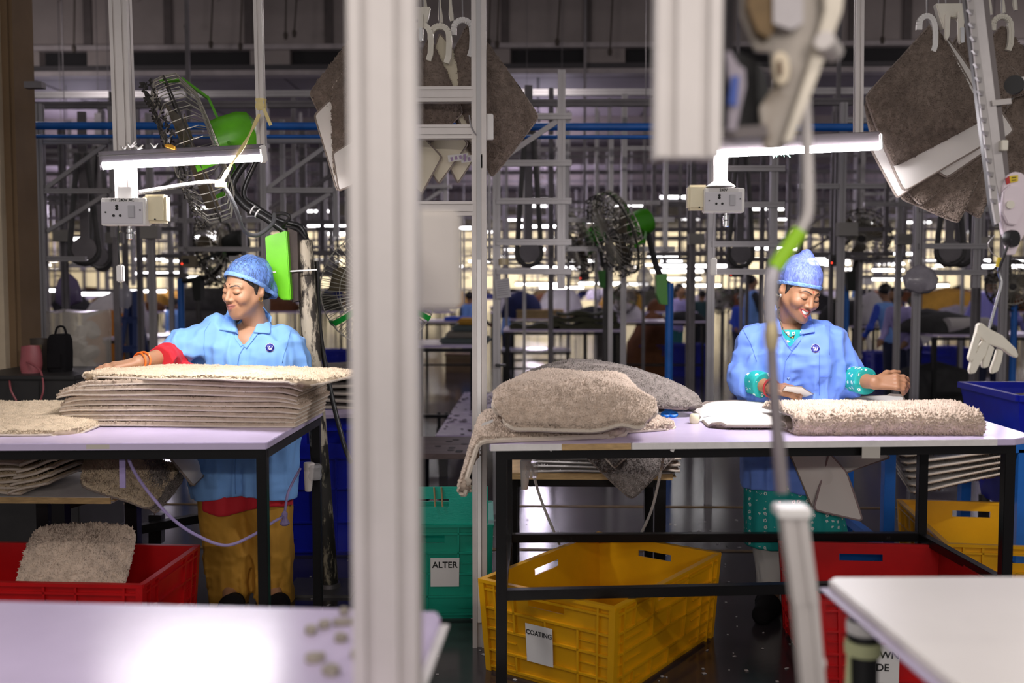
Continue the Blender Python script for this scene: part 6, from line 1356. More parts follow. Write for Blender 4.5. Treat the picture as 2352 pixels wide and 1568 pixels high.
def hand_prims(wr, dv, nv, s=1.0, curl=(.2, .2, .25, .3), spread=.10, thumb=1, bend=None):
    """right-angled frame: dv along the hand, nv back of the hand, side vector towards the thumb"""
    dv = Vector(dv).normalized(); nv = Vector(nv); nv = (nv - dv * nv.dot(dv)).normalized(); sv = dv.cross(nv) * thumb; pr = []
    L = .085 * s
    for k in (-.028, -.009, .010, .028): pr.append((wr + sv * k * .55 * s, wr + dv * L + sv * k * s, .0155 * s, .0115 * s))
    for (k, ln, cu) in zip((.030, .010, -.010, -.029), (.070, .080, .074, .058), curl):
        a = wr + dv * L + sv * k * s; ang = 0; d = (dv + sv * k / .03 * spread).normalized(); r = .0095 * s
        for seg, fr_ in enumerate((.45, .30, .25)):
            ang = cu * (1, 1.3, .9)[seg]; ax = d.cross(nv).normalized(); M = Matrix.Rotation(-ang if True else ang, 3, ax); d = (M @ d).normalized()
            e = a + d * ln * fr_ * s; pr.append((a, e, r, r * .9)); a = e; r *= .9
    a = wr + dv * .022 * s + sv * .022 * s; d = (dv * .7 + sv * .75 - nv * .25).normalized(); e = a + d * .045 * s; pr.append((a, e, .0145 * s, .0115 * s)); d2 = (dv * .95 + sv * .25 - nv * .25).normalized(); e2 = e + d2 * .032 * s; pr.append((e, e2, .0112 * s, .0098 * s)); pr.append((e2, e2 + d2 * .022 * s, .0098 * s, .008 * s))
    return pr
def prims_fn(pr, k=.010):
    def fn(p):
        d = None
        for a, b, ra, rb in pr: e = rc(p, a, b, ra, rb); d = e if d is None else smin(d, e, k)
        return d
    return fn
def bounds(pr, m=.03):
    pts = np.array([list(x) for a, b, _, _ in pr for x in (a, b)]); r = max(max(x[2], x[3]) for x in pr) + m; return pts.min(0) - r, pts.max(0) + r
def folds(p, amp, dirs, seed=0, sc=9):
    """soft cloth folds: noise stretched along dirs"""
    q = p * np.asarray(dirs, f32); n = vnoise(q, sc, seed); n2 = vnoise(q, sc * 2.2, seed + 5); return amp * ((1 - 2 * np.abs(n)) * .6 + .4 * n2)
class Surf:
    """lays trim onto a garment: rays from the camera side find the cloth"""
    def __init__(s, o):
        from mathutils.bvhtree import BVHTree
        me = o.data; s.t = BVHTree.FromPolygons([v.co.copy() for v in me.vertices], [tuple(p.vertices) for p in me.polygons])
    def hit(s, px, py):
        d = ray(px, py).normalized(); h = s.t.ray_cast(CPOS, d); return (h[0], h[1]) if h[0] is not None else None
    def patch(s, name, poly, m, parent, off=.003, th=.002, step=5, lift=None, Y=None):
        bm = bmesh.new(); xs = [q[0] for q in poly]; ys = [q[1] for q in poly]
        vs = [bm.verts.new((x, y, 0)) for x, y in poly]; bm.faces.new(vs)
        for ax, lo, hi in ((0, min(xs), max(xs)), (1, min(ys), max(ys))):
            n = int((hi - lo) / step)
            for i in range(1, n + 1):
                pc = [0, 0, 0]; pc[ax] = lo + (hi - lo) * i / (n + 1); no = [0, 0, 0]; no[ax] = 1
                bmesh.ops.bisect_plane(bm, geom=bm.verts[:] + bm.edges[:] + bm.faces[:], plane_co=pc, plane_no=no)
        last = None; hits = []
        for v in bm.verts:
            h = s.hit(v.co.x, v.co.y); hits.append(h[0] if h else None)
        good = [h.y for h in hits if h is not None]; my = sorted(good)[len(good) // 2] if good else (Y or 4.1)
        for v, h in zip(bm.verts, hits):
            px, py = v.co.x, v.co.y
            if h is None or abs(h.y - my) > .07: h = P(px, py, min(max(h.y, my - .07), my + .07) if h is not None else my)
            k = off + (lift(px, py) if lift else 0); v.co = h - ray(px, py).normalized() * k
        bmesh.ops.triangulate(bm, faces=bm.faces[:])
        me = bpy.data.meshes.new(name); bm.to_mesh(me); bm.free(); V_ = np.array([v.co for v in me.vertices]); F_ = np.array([p.vertices[:] for p in me.polygons]); ed = {}
        back = V_ + np.array(ray(sum(xs) / len(xs), sum(ys) / len(ys)).normalized()) * th; n = len(V_)
        for t_ in F_:
            for i in range(3):
                e = (t_[i], t_[(i + 1) % 3]); ed[e] = 1
        sk = []
        for (a, b) in ed:
            if (b, a) not in ed: sk += [(a, n + a, n + b), (a, n + b, b)]
        bpy.data.meshes.remove(me)
        return npmesh(name, np.concatenate([V_, back]), np.concatenate([F_, F_[:, ::-1] + n, np.array(sk).reshape(-1, 3)]), m, parent, smooth=False)
def circ(cx, cy, r, n=20, ry=None): return [(cx + r * math.cos(2 * math.pi * k / n), cy + (ry or r) * math.sin(2 * math.pi * k / n)) for k in range(n)]
def wline(pts, w_):
    out = []; back = []
    for i, (x, y) in enumerate(pts):
        a = pts[max(i - 1, 0)]; b = pts[min(i + 1, len(pts) - 1)]; dx, dy = b[0] - a[0], b[1] - a[1]; L = math.hypot(dx, dy); out.append((x - dy / L * w_ / 2, y + dx / L * w_ / 2)); back.append((x + dy / L * w_ / 2, y - dx / L * w_ / 2))
    return out + back[::-1]
BADGE = mat('badge_navy', (.008, .01, .25), .5); BADGE_W = mat('badge_white', (.85, .82, .88), .6)
def badge(sf, cx, cy, r, jk):
    sf.patch('badge_border', circ(cx, cy, r * 1.1), mat('badge_rim', (.75, .68, .80), .6), jk, .003, .002, 6)
    bd = sf.patch('badge', circ(cx, cy, r), BADGE, jk, .0045, .002, 6)
    k = r / 10
    for st in ([(-6, -3.5), (-5, -3), (-1.5, 5), (-1, 5), (1, .5)], [(-2, -2), (-1, -2.5), (2, 5), (2.6, 5), (6.5, -4)]):
        sf.patch('badge_letter', wline([(cx + x * k, cy + y * k) for x, y in st], 1.7 * k), BADGE_W, jk, .006, .0012, 6)

def make_worker(label, spec):
    """spec: everything read from the photograph for one worker"""
    g = spec; parts_v = []; parts_f = []; parts_c = []; off = 0
    def addm(v, f, c):
        nonlocal off
        parts_v.append(v); parts_f.append(f + off); parts_c.append(c); off += len(v)
    hs = g['hs']; Mh = Matrix.Translation(g['head']) @ (g['hrot'].to_4x4()) @ Matrix.Scale(hs, 4)
    hf = head_field(g['smile']); v, f = sdf_mesh(hf, (-.09, -.125, -.20), (.09, .125, .125), .0020)
    # the neck bends towards the collar
    col = head_tint(v.astype(f32), g['skin'], g['lips'], g['bindi'], g['smile'])
    A = np.array(Mh); wv = v @ A[:3, :3].T + A[:3, 3]
    nb = np.array(g['neckb']); ax0 = np.array(Mh @ Vector((0, .034, -.16)))
    t_ = np.clip((-.055 - v[:, 2]) / .11, 0, 1) ** 1.5; wv = wv + t_[:, None] * (nb - ax0)
    addm(wv, f, col)
    # chest, torso and legs (under the clothes)
    tb = g['torso']; fn = prims_fn(tb, .05); lo, hi = bounds(tb, .02); v, f = sdf_mesh(fn, lo, hi, .008); addm(v, f, np.tile(np.array(g['skin'], f32), (len(v), 1)))
    for hp in g['arms']:
        fn = prims_fn(hp, .009); lo, hi = bounds(hp, .02); v, f = sdf_mesh(fn, lo, hi, .0024); c = np.tile(np.array(g['skin'], f32) * np.array([.93, .9, .88], f32), (len(v), 1)); addm(v, f, c)
    body = npmesh('person', np.concatenate(parts_v), np.concatenate(parts_f), SKIN); colattr(body, np.concatenate(parts_c)); tag(body, label, 'person')
    # hair and hairnet
    def q0(p): q = p.copy(); q[:, 0] = np.abs(q[:, 0]); return q
    def hair(p):
        d = ell(p, (0, .026, .036), (.0785, .098, .0815)); d = smin(d, rc(q0(p), (.072, .0, .03), (.069, -.006, -.02), .010, .004), .012); d = smax(d, -((p[:, 1] + .068) * .80 + (p[:, 2] - .066) * .46 + np.clip(.055 - np.abs(p[:, 0]), 0, .03) * -.25), .006)
        q = p.copy(); q[:, 0] = np.abs(q[:, 0]); d = smax(d, -(sph(q, (.082, -.004, -.02), .02)), .004) if False else d
        d = smin(d, ell(p, (0, .10, -.035), (.042, .035, .035)), .02); d = smax(d, -(p[:, 2] + .075), .01)
        return d + .0018 * vnoise(p * np.array([1, 1, .3], f32), 160, 4)
    def place(v): return v @ A[:3, :3].T + A[:3, 3]
    v, f = sdf_mesh(hair, (-.1, -.1, -.1), (.1, .15, .14), .0035); npmesh('hair', place(v), f, HAIR, body)
    net = g['net']; v, f = sdf_mesh(net, (-.13, -.13, -.11), (.13, .18, .21), .0034); npmesh('hairnet', place(v), f, NET if g['smile'] == 'closed' else NET_R, body)
    rim = g['rim']; v, f = sdf_mesh(rim, (-.13, -.13, -.11), (.13, .18, .21), .0026); npmesh('hairnet_band', place(v), f, mat('hairnet_band', (.24, .44, .92), .6, alpha=.9, bump=.6, bscale=160), body)
    if g['smile'] == 'open':
        b = MB(); tp = []
        for k in range(-12, 13):
            x = k * .0021; y = -.0950 + x * x * 23; zt_ = -.0535; zl_ = -.0685 + x * x * 17 - (.0004 if k % 3 else -.0006)
            tp.append((x, y, zt_, zl_))
        vv = [Mh @ V(x, y + dy, z) for (x, y, zt_, zl_) in tp for (dy, z) in ((0, zt_), (0, zl_), (.004, zl_), (.004, zt_))]; n4 = len(tp)
        b.add(vv, [(i * 4 + q, i * 4 + (q + 1) % 4, i * 4 + 4 + (q + 1) % 4, i * 4 + 4 + q) for i in range(n4 - 1) for q in range(4)] + [(3, 2, 1, 0), (n4 * 4 - 4, n4 * 4 - 3, n4 * 4 - 2, n4 * 4 - 1)])
        b.build('teeth', mat('teeth', (.72, .70, .66), .3), body, smooth=True)
    for nm, fld, box, h, m in g['cloth']:
        v, f = sdf_mesh(fld, box[0], box[1], h); o = npmesh(nm, v, f, m, body); g.setdefault('made', {}).setdefault(nm, o)
    return body, Mh
def eulM(yaw, pitch, roll): return Matrix.Rotation(R(roll), 3, 'Y') @ Matrix.Rotation(R(yaw), 3, 'Z') @ Matrix.Rotation(R(pitch), 3, 'X')

# ---------------------------------------------------------------- worker at the rug stack
YL_ = 4.20; S_ = YL_ / FPX
def PL(x, y, dy=0): return P(x, y, YL_ + dy)
shl, shr = PL(497, 765), PL(658, 792, .02)
elb = PL(408, 808, -.06); wri = PL(316, 833, -.30)
elr = PL(694, 890, .0); wrr = PL(640, 930, -.10)
neckb = PL(588, 760, .03)
hn = P(242, 842, YL_ - .36)
arm1 = [(elb, wri, .040, .0265)] + [(wri + (elb - wri) * .1, wri, .027, .026)] + hand_prims(wri, (hn - wri).normalized() * 1.0 + V(0, 0, -.03), V(-.05, -.25, 1), .98, (.10, .10, .12, .15), .16, thumb=1)
torso = [(PL(520, 800, .02), PL(530, 1050, .02), .088, .10), (PL(628, 815, .02), PL(602, 1050, .02), .082, .10), (PL(510, 776, .02), PL(640, 802, .03), .052, .046), (PL(575, 790, .0), PL(575, 860, .0), .075, .09), (PL(530, 1080, .03), PL(525, 1330, .06), .080, .030), (PL(610, 1080, .03), PL(628, 1330, .06), .080, .030), (PL(525, 1330, .06), Zp(530, 1394, .035), .030, .030), (Zp(530, 1394, .035), Zp(515, 1418, .03), .034, .03), (PL(628, 1330, .06), Zp(635, 1394, .035), .030, .030), (Zp(635, 1394, .035), Zp(640, 1418, .03), .034, .03), (shl, elb, .05, .042), (shr + V(0, 0, -.02), elr, .044, .042), (elr, wrr, .04, .03), (neckb + V(0, .01, .03), PL(580, 800, .02), .052, .06)]
VL = [(541, 735), (600, 690), (602, 715), (582, 762), (560, 793), (549, 770)]
def jackL(p):
    d = rc(p, PL(508, 776, .02), PL(650, 796, .03), .066, .062)
    d = smin(d, rc(p, PL(525, 810), PL(508, 1150), .105, .122), .06); d = smin(d, rc(p, PL(632, 815), PL(614, 1150), .105, .120), .06)
    d = smin(d, ell(p, PL(545, 838, -.05), (.075, .07, .085)), .05); d = smin(d, ell(p, PL(628, 842, -.04), (.075, .07, .085)), .05)
    d = smin(d, rc(p, shl + V(-.0, 0, -.0), elb + V(.01, 0, .005), .072, .070), .045)
    d = smin(d, rc(p, shr, elr, .068, .062), .03)
    d = smin(d, rc(p, elr, wrr, .062, .05), .03)
    d = smin(d, rc(p, PL(590, 735, .05), PL(588, 765, .03), .058, .075), .035)
    d = d - folds(p, .024, (.7, .8, 1.9), 3, 10) * np.clip((PL(470, 800).x + .05 - p[:, 0]) / .12, .3, 1) - folds(p, .016, (2.0, 2.0, .6), 8, 9)
    # creases at the elbow
    d = d - .004 * np.sin((p[:, 0] + p[:, 2] * .8) * 95) * np.exp(-((p - np.array(elb, f32)) ** 2).sum(1) / .006)
    # cuff plane across the raised arm
    ax = (wri - elb).normalized(); d = smax(d, (p - np.array(elb + ax * .075, f32)) @ np.array(ax, f32) * 1.0 - 10 * (p[:, 0] > PL(520, 800).x), .008)
    hz = PL(560, 1136).z; d = smax(d, hz + .012 * np.sin(p[:, 0] * 14) - p[:, 2], .006)
    px, py = pxof(p); vv = polyd(px, py, VL) * S_; vv = np.maximum(vv, p[:, 1] - (YL_ + .03)); d = smax(d, -vv, .004)
    nk = rc(p, PL(590, 640, .03), PL(588, 752, .03), .064, .058); d = smax(d, -nk, .006)
    return d
def kurtaL(p):
    d = smin(rc(p, PL(520, 1000), PL(512, 1200), .090, .116), rc(p, PL(622, 1000), PL(610, 1200), .090, .114), .05) - folds(p, .006, (2.5, 2.5, .5), 21, 8)
    d = smax(d, PL(560, 1163).z + .02 * np.sin(p[:, 0] * 17 + 2) - p[:, 2], .006); return d
def cuffL(p):
    ax = np.array((wri - elb).normalized(), f32); e0 = np.array(elb, f32); d = rc(p, elb + V(0, .0, -.012), wri + V(.03, 0, -.01), .060, .050) - folds(p, .012, (1.5, 1.5, 1.5), 31, 13)
    t = (p - e0) @ ax; d = smax(d, t - .135, .006); d = smax(d, .02 - t, .006)
    d = smin(d, ell(p, PL(405, 838, -.12), (.075, .03, .016)) - folds(p, .006, (1, 1, 1), 3, 20), .015); return d
def salwL(p):
    d = rc(p, PL(512, 1110, .02), PL(522, 1368, .03), .118, .078); d2 = rc(p, PL(612, 1110, .02), PL(632, 1372, .03), .112, .074)
    d = smin(d, d2, .03); d = smin(d, rc(p, PL(535, 1250, .0), PL(545, 1340, -.01), .07, .05), .03)
    w_ = np.clip((PL(560, 1150).z - p[:, 2]) / .25, .3, 1)
    d = d - folds(p, .022, (2.6, 2.0, .75), 14, 7) * w_ - folds(p, .007, (2, 2, 1.8), 17, 14) * w_
    d = smax(d, PL(560, 1392).z - p[:, 2], .006); return d
def netL(p):
    d = ell(p, (0, .030, .043), (.086, .110, .089)) - .004 * vnoise(p, 28, 2) - .0025 * vnoise(p, 70, 6); d = smin(d, ell(p, (0, .10, -.028), (.062, .060, .062)) - .004 * vnoise(p, 30, 3), .02)
    pn = (p[:, 2] - .078) * .84 + (p[:, 1] + .078) * .55; return smax(d, -pn, .002)
def rimL(p):
    d = ell(p, (0, .030, .043), (.087, .111, .090)); d = smin(d, ell(p, (0, .10, -.028), (.063, .061, .063)), .02); pn = (p[:, 2] - .078) * .84 + (p[:, 1] + .078) * .55
    return np.sqrt(np.maximum(np.abs(d) - .001, 0) ** 2 + np.maximum(np.abs(pn) - .006, 0) ** 2) - .0028 - .0012 * vnoise(p, 110, 7)
def bx_(pts, m): a = np.array([list(q) for q in pts]); return a.min(0) - m, a.max(0) + m
skinL = (.44, .235, .135)
specL = dict(hs=1.0, head=P(563, 661, YL_ - .05), hrot=eulM(-30, 13, 5), smile='closed', skin=skinL, lips=(.33, .12, .10), bindi=(.02, .01, .01), neckb=neckb + V(0, 0, .0), torso=torso, arms=[arm1], net=netL, rim=rimL,
    cloth=[('jacket', jackL, bx_([PL(340, 700, -.25), PL(730, 1170, .25)], .05), .0055, JKT_L), ('kurta_hem', kurtaL, bx_([PL(470, 1000, -.2), PL(660, 1190, .2)], .06), .008, RED_C), ('kurta_sleeve', cuffL, bx_([elb, wri], .12), .004, RED_C), ('trousers', salwL, bx_([PL(450, 1060, -.2), PL(665, 1400, .2)], .06), .0055, MUST)])
wL, MhL = make_worker('woman in a light blue jacket and mustard trousers smoothing the rug stack', specL)
jk = specL['made']['jacket']; sf = Surf(jk)
COLL = JKT_L
sf.patch('collar', [(524, 709), (541, 735), (549, 770), (541, 763), (504, 757)], COLL, jk, .006, .004, 5, lambda x, y: .010 * max(0, 1 - abs(x - 540) / 25), Y=4.1)
sf.patch('collar', [(597, 694), (624, 728), (620, 766), (583, 763), (600, 716)], COLL, jk, .006, .004, 5, lambda x, y: .008, Y=4.1)
sf.patch('lapel', [(583, 763), (594, 764), (566, 800), (557, 793)], COLL, jk, .005, .003, 5, Y=4.1)
sf.patch('lapel', [(549, 770), (558, 793), (553, 796), (539, 775), (541, 764)], COLL, jk, .004, .003, 5, Y=4.1)
sf.patch('placket_edge', wline([(560, 796), (549, 815), (545, 840), (541, 880)], 2.2), mat('jacket_seam', (.14, .30, .64), .8), jk, .003, .0015, 8)
sf.patch('placket_edge', wline([(541, 1046), (540, 1090), (541, 1134)], 2.0), mat('jacket_seam', (.14, .30, .64), .8), jk, .003, .0015, 8)
sf.patch('shoulder_seam', wline([(484, 738), (470, 760), (468, 800), (472, 832)], 1.3), mat('jacket_seam', (.10, .22, .50)), jk, .002, .001, 8)
sf.patch('shoulder_seam', wline([(668, 757), (660, 790), (652, 815), (648, 834)], 1.3), mat('jacket_seam', (.10, .22, .50)), jk, .002, .001, 8)
badge(sf, 620, 798, 9.5, jk)
b = MB(); ax = (wri - elb).normalized()
for k, off_ in ((0, .030), (1, .048)):
    c = wri - ax * (off_ - .02); x_ = ax.orthogonal().normalized(); y_ = ax.cross(x_); b = MB(); b.tube([c + (x_ * math.cos(a) * .037 + y_ * math.sin(a) * .037) + ax * .012 * math.sin(a + k) for a in [2 * math.pi * i / 28 for i in range(28)]], .0038, 8, closed=True); b.build('bangle', mat('bangle_orange', (.85, .16, .02), .3), wL, smooth=True)
ec = MhL @ V(.078, .010, -.042); b = MB(); b.tube([ec + V(math.cos(a) * .007, math.sin(a) * .004, math.sin(a) * .010) for a in [2 * math.pi * i / 16 for i in range(16)]], .0016, 6, closed=True); b.build('earring', GOLD, wL, smooth=True)
for fx, fy, tx, ty in ((530, 1394, 515, 1418), (635, 1394, 640, 1418)):
    a_, b_ = Zp(fx, fy, .04), Zp(tx, ty, .035); fld = lambda p: smax(smin(rc(p, a_, b_, .048, .04), rc(p, a_ + V(0, .05, 0), a_, .045, .048), .02), .002 - p[:, 2], .004); v, f = sdf_mesh(fld, np.minimum(np.array(a_), np.array(b_)) - .1, np.maximum(np.array(a_), np.array(b_)) + .12, .006); npmesh('shoe', v, f, BLKF, wL)

# ---------------------------------------------------------------- smiling worker at the right table
YR_ = 4.22; S2 = YR_ / FPX
def PR(x, y, dy=0): return P(x, y, YR_ + dy)
s1, s2 = PR(1728, 790), PR(1906, 788); e1 = PR(1712, 868, -.02); w1_ = PR(1772, 892, -.18); e2 = PR(1948, 868, -.02); w2_ = PR(2008, 878, -.20)
neckR = PR(1812, 752, .03)
armA = [(e1, w1_, .038, .0255)] + hand_prims(w1_, V(.9, -.25, -.12), V(.1, -.5, .9), .95, (.5, .55, .6, .6), .08, thumb=-1)
armB = [(e2, w2_, .040, .0265)] + hand_prims(w2_, V(.95, -.25, .05), V(-.05, -.75, .65), .98, (.35, .42, .5, .55), .10, thumb=-1)
torsoR = [(PR(1770, 800, .02), PR(1775, 1050, .02), .088, .098), (PR(1870, 800, .02), PR(1840, 1050, .02), .088, .098), (PR(1740, 778, .02), PR(1895, 778, .02), .050, .050), (PR(1818, 790, .0), PR(1818, 870, .0), .078, .09), (PR(1775, 1080, .03), PR(1775, 1320, .05), .085, .05), (PR(1848, 1080, .03), PR(1860, 1320, .05), .085, .05), (PR(1775, 1320, .05), Zp(1765, 1392, .035), .045, .034), (Zp(1765, 1392, .035), Zp(1752, 1410, .03), .034, .03), (PR(1860, 1320, .05), Zp(1868, 1392, .035), .045, .034), (Zp(1868, 1392, .035), Zp(1875, 1412, .03), .034, .03), (s1, e1, .048, .04), (s2, e2, .048, .04), (neckR + V(0, .01, .03), PR(1815, 800, .02), .05, .06)]
VR = [(1786, 712), (1842, 712), (1843, 738), (1835, 770), (1814, 798), (1797, 768)]
def jackR(p):
    d = rc(p, PR(1755, 790, .02), PR(1885, 788, .02), .066, .066)
    d = smin(d, rc(p, PR(1770, 810), PR(1768, 1140), .112, .118), .06); d = smin(d, rc(p, PR(1868, 810), PR(1838, 1140), .110, .118), .06)
    d = smin(d, ell(p, PR(1778, 845, -.05), (.08, .07, .09)), .05); d = smin(d, ell(p, PR(1862, 845, -.05), (.08, .07, .09)), .05)
    dA = rc(p, s1, e1, .068, .064); dA = smin(dA, rc(p, e1, w1_, .064, .055), .03); axA = (w1_ - e1).normalized()
    dA = smax(dA, (p - np.array(e1 + axA * .05, f32)) @ np.array(axA, f32), .008)
    dB = rc(p, s2, e2, .068, .064); dB = smin(dB, rc(p, e2, w2_, .064, .055), .03); axB = (w2_ - e2).normalized()
    dB = smax(dB, (p - np.array(e2 + axB * .05, f32)) @ np.array(axB, f32), .008)
    d = smin(d, dA, .035); d = smin(d, dB, .035)
    d = smin(d, rc(p, PR(1812, 730, .05), PR(1812, 765, .03), .056, .075), .035)
    d = d - folds(p, .018, (2.0, 2.0, .6), 40, 8) - folds(p, .009, (1.0, 1.0, 1.7), 43, 13)
    d = d - .004 * np.sin((p[:, 0] - p[:, 2]) * 90) * (np.exp(-((p - np.array(e1, f32)) ** 2).sum(1) / .006) + np.exp(-((p - np.array(e2, f32)) ** 2).sum(1) / .006))
    d = smax(d, PR(1800, 1120).z + .010 * np.sin(p[:, 0] * 15) - p[:, 2], .006)
    px, py = pxof(p); vv = polyd(px, py, VR) * S2; vv = np.maximum(vv, p[:, 1] - (YR_ + .03)); d = smax(d, -vv, .004)
    d = smax(d, -rc(p, PR(1818, 640, .03), PR(1812, 748, .03), .062, .058), .006)
    return d
def sleeveR(p):
    axA = np.array((w1_ - e1).normalized(), f32); tA = (p - np.array(e1, f32)) @ axA; d = rc(p, e1, w1_, .050, .052); d = smax(smax(d, tA - .125, .006), .0 - tA, .006)
    return d - folds(p, .006, (1, 1, 1), 51, 18)
def sleeveR2(p):
    axB = np.array((w2_ - e2).normalized(), f32); tB = (p - np.array(e2, f32)) @ axB; d = rc(p, e2, w2_, .050, .054); d = smax(smax(d, tB - .13, .006), .0 - tB, .006)
    return d - folds(p, .006, (1, 1, 1), 52, 18)
def yokeR(p):
    d = rc(p, PR(1815, 770, .0), PR(1815, 840, .0), .079, .095); px, py = pxof(p); vv = polyd(px, py, [(1770, 757), (1870, 757), (1870, 900), (1770, 900)]) * S2; return smax(d, vv, .004)
def skirtR(p):
    d = rc(p, PR(1772, 1050), PR(1780, 1260), .110, .125); d = smin(d, rc(p, PR(1842, 1050), PR(1885, 1260), .105, .12), .05) - folds(p, .010, (2.5, 2.5, .5), 61, 8); d = smax(d, PR(1830, 1250).z - p[:, 2], .006); return d
def pantR(p):
    d = smin(rc(p, PR(1778, 1230, .02), PR(1778, 1375, .03), .09, .062), rc(p, PR(1872, 1230, .02), PR(1868, 1375, .03), .09, .062), .02) - folds(p, .010, (2.5, 2.5, .7), 63, 9); return smax(d, PR(1830, 1385).z - p[:, 2], .006)
def netRbase(p): return smin(ell(p, (0, .028, .045), (.084, .106, .088)), rc(p, (.0, .035, .08), (-.005, .045, .148), .062, .020), .06) - .003 * vnoise(p * np.array([1, 1, .4], f32), 36, 2) - .0015 * vnoise(p, 80, 5)
def netR(p):
    pn = (p[:, 2] - .052) * .96 + (p[:, 1] + .078) * .36; return smax(netRbase(p), -pn, .002)
def rimR(p):
    pn = (p[:, 2] - .052) * .96 + (p[:, 1] + .078) * .36; d = netRbase(p)
    return np.sqrt(np.maximum(np.abs(d) - .001, 0) ** 2 + np.maximum(np.abs(pn) - .005, 0) ** 2) - .0028 - .0012 * vnoise(p, 110, 7)
specR = dict(hs=.975, head=P(1836, 667, YR_ - .06), hrot=eulM(27, 20, 10), smile='open', skin=(.36, .180, .098), lips=(.42, .10, .09), bindi=(.45, .01, .01), neckb=neckR, torso=torsoR, arms=[armA, armB], net=netR, rim=rimR,
    cloth=[('jacket', jackR, bx_([PR(1690, 700, -.25), PR(1985, 1150, .25)], .05), .0055, JKT_R), ('blouse_sleeve', sleeveR, bx_([e1, w1_], .1), .004, TEAL_C), ('blouse_sleeve', sleeveR2, bx_([e2, w2_], .1), .004, TEAL_C), ('blouse_yoke', yokeR, bx_([PR(1780, 750, -.12), PR(1860, 860, .1)], .03), .005, TEAL_C), ('tunic_skirt', skirtR, bx_([PR(1715, 1050, -.2), PR(1945, 1270, .2)], .06), .007, TEAL_C), ('trousers', pantR, bx_([PR(1715, 1220, -.2), PR(1945, 1395, .2)], .06), .008, mat('white_cotton', (.7, .68, .66), .8))])
wR, MhR = make_worker('smiling woman in a deeper blue jacket over a teal floral tunic', specR)
jk = specR['made']['jacket']; sf = Surf(jk)
SEAM = mat('jacket_seam_deeper', (.10, .19, .60), .8)
sf.patch('collar', [(1780, 697), (1787, 716), (1797, 768), (1762, 765)], JKT_R, jk, .006, .004, 5, lambda x, y: .008, Y=4.1)
sf.patch('collar', [(1860, 714), (1872, 762), (1836, 769), (1842, 738)], JKT_R, jk, .006, .004, 5, lambda x, y: .008, Y=4.1)
sf.patch('lapel', [(1836, 769), (1845, 770), (1838, 783), (1818, 806), (1813, 798)], JKT_R, jk, .005, .003, 5, Y=4.1)
sf.patch('lapel', [(1792, 766), (1798, 766), (1814, 796), (1810, 797)], JKT_R, jk, .004, .003, 5, Y=4.1)
sf.patch('placket_edge', wline([(1838, 783), (1812, 815), (1803, 830), (1800, 870), (1798, 905)], 2.2), SEAM, jk, .003, .0015, 8)
sf.patch('pocket_top', wline([(1882, 866), (1911, 866)], 1.6), SEAM, jk, .003, .0015, 8); sf.patch('pocket_side', wline([(1882, 800), (1882, 908)], 1.2), SEAM, jk, .003, .0012, 8)
sf.patch('shoulder_seam', wline([(1905, 742), (1906, 780), (1905, 815)], 1.3), SEAM, jk, .002, .001, 8)
sf.patch('shoulder_seam', wline([(1707, 757), (1725, 790), (1738, 830)], 1.3), SEAM, jk, .002, .001, 8)
sf.patch('button', circ(1811, 869, 3.4, 12), mat('button_blue', (.30, .45, .85), .35), jk, .004, .003, 6)
badge(sf, 1873, 800, 9.5, jk)
ax = (w1_ - e1).normalized()
for k in range(3):
    c = w1_ - ax * (.018 + .007 * k - .02); x_ = ax.orthogonal().normalized(); y_ = ax.cross(x_); b = MB(); b.tube([c + (x_ * math.cos(a) * .036 + y_ * math.sin(a) * .036) + ax * .007 * math.sin(a + k) for a in [2 * math.pi * i / 28 for i in range(28)]], .0032, 8, closed=True); b.build('bangle', mat('bangle_red', (.32, .01, .015), .3), wR, smooth=True)
ec = MhR @ V(-.079, .004, -.040); b = MB(); b.lathe([(.001, -.004), (.006, -.002), (.006, .002), (.001, .004)], ec, (0, -1, 0), 12); b.build('earring', CHROME, wR, smooth=True)
for fx, fy, tx, ty in ((1765, 1392, 1750, 1412), (1868, 1392, 1876, 1414)):
    a_, b_ = Zp(fx, fy, .04), Zp(tx, ty, .035); fld = lambda p: smax(smin(rc(p, a_, b_, .048, .04), rc(p, a_ + V(0, .05, 0), a_, .045, .048), .02), .002 - p[:, 2], .004); v, f = sdf_mesh(fld, np.minimum(np.array(a_), np.array(b_)) - .1, np.maximum(np.array(a_), np.array(b_)) + .12, .006); npmesh('shoe', v, f, BLKF, wR)
# bead necklace
nk = catmull([P(1789, 706, 4.17), P(1791, 730, 4.13), P(1800, 758, 4.10), P(1816, 775, 4.085), P(1826, 768, 4.09)], 10)
b = MB(); b.tube(nk, .0022, 6); ch = b.build('necklace', mat('necklace_dark', (.05, .03, .015), .4), wR, smooth=True)
for i, p in enumerate(nk[::3]):
    b = MB(); b.lathe([(.0005, -.003), (.003, 0), (.0005, .003)], p + V(0, -.002, 0), (0, 0, 1), 8); b.build('bead', GOLD if i % 2 else INK, ch, smooth=True)
b = MB(); b.lathe([(.001, -.006), (.007, -.002), (.006, .003), (.001, .006)], nk[-8] + V(0, -.004, 0), (0, 0, 1), 10); b.build('pendant', GOLD, ch, smooth=True)

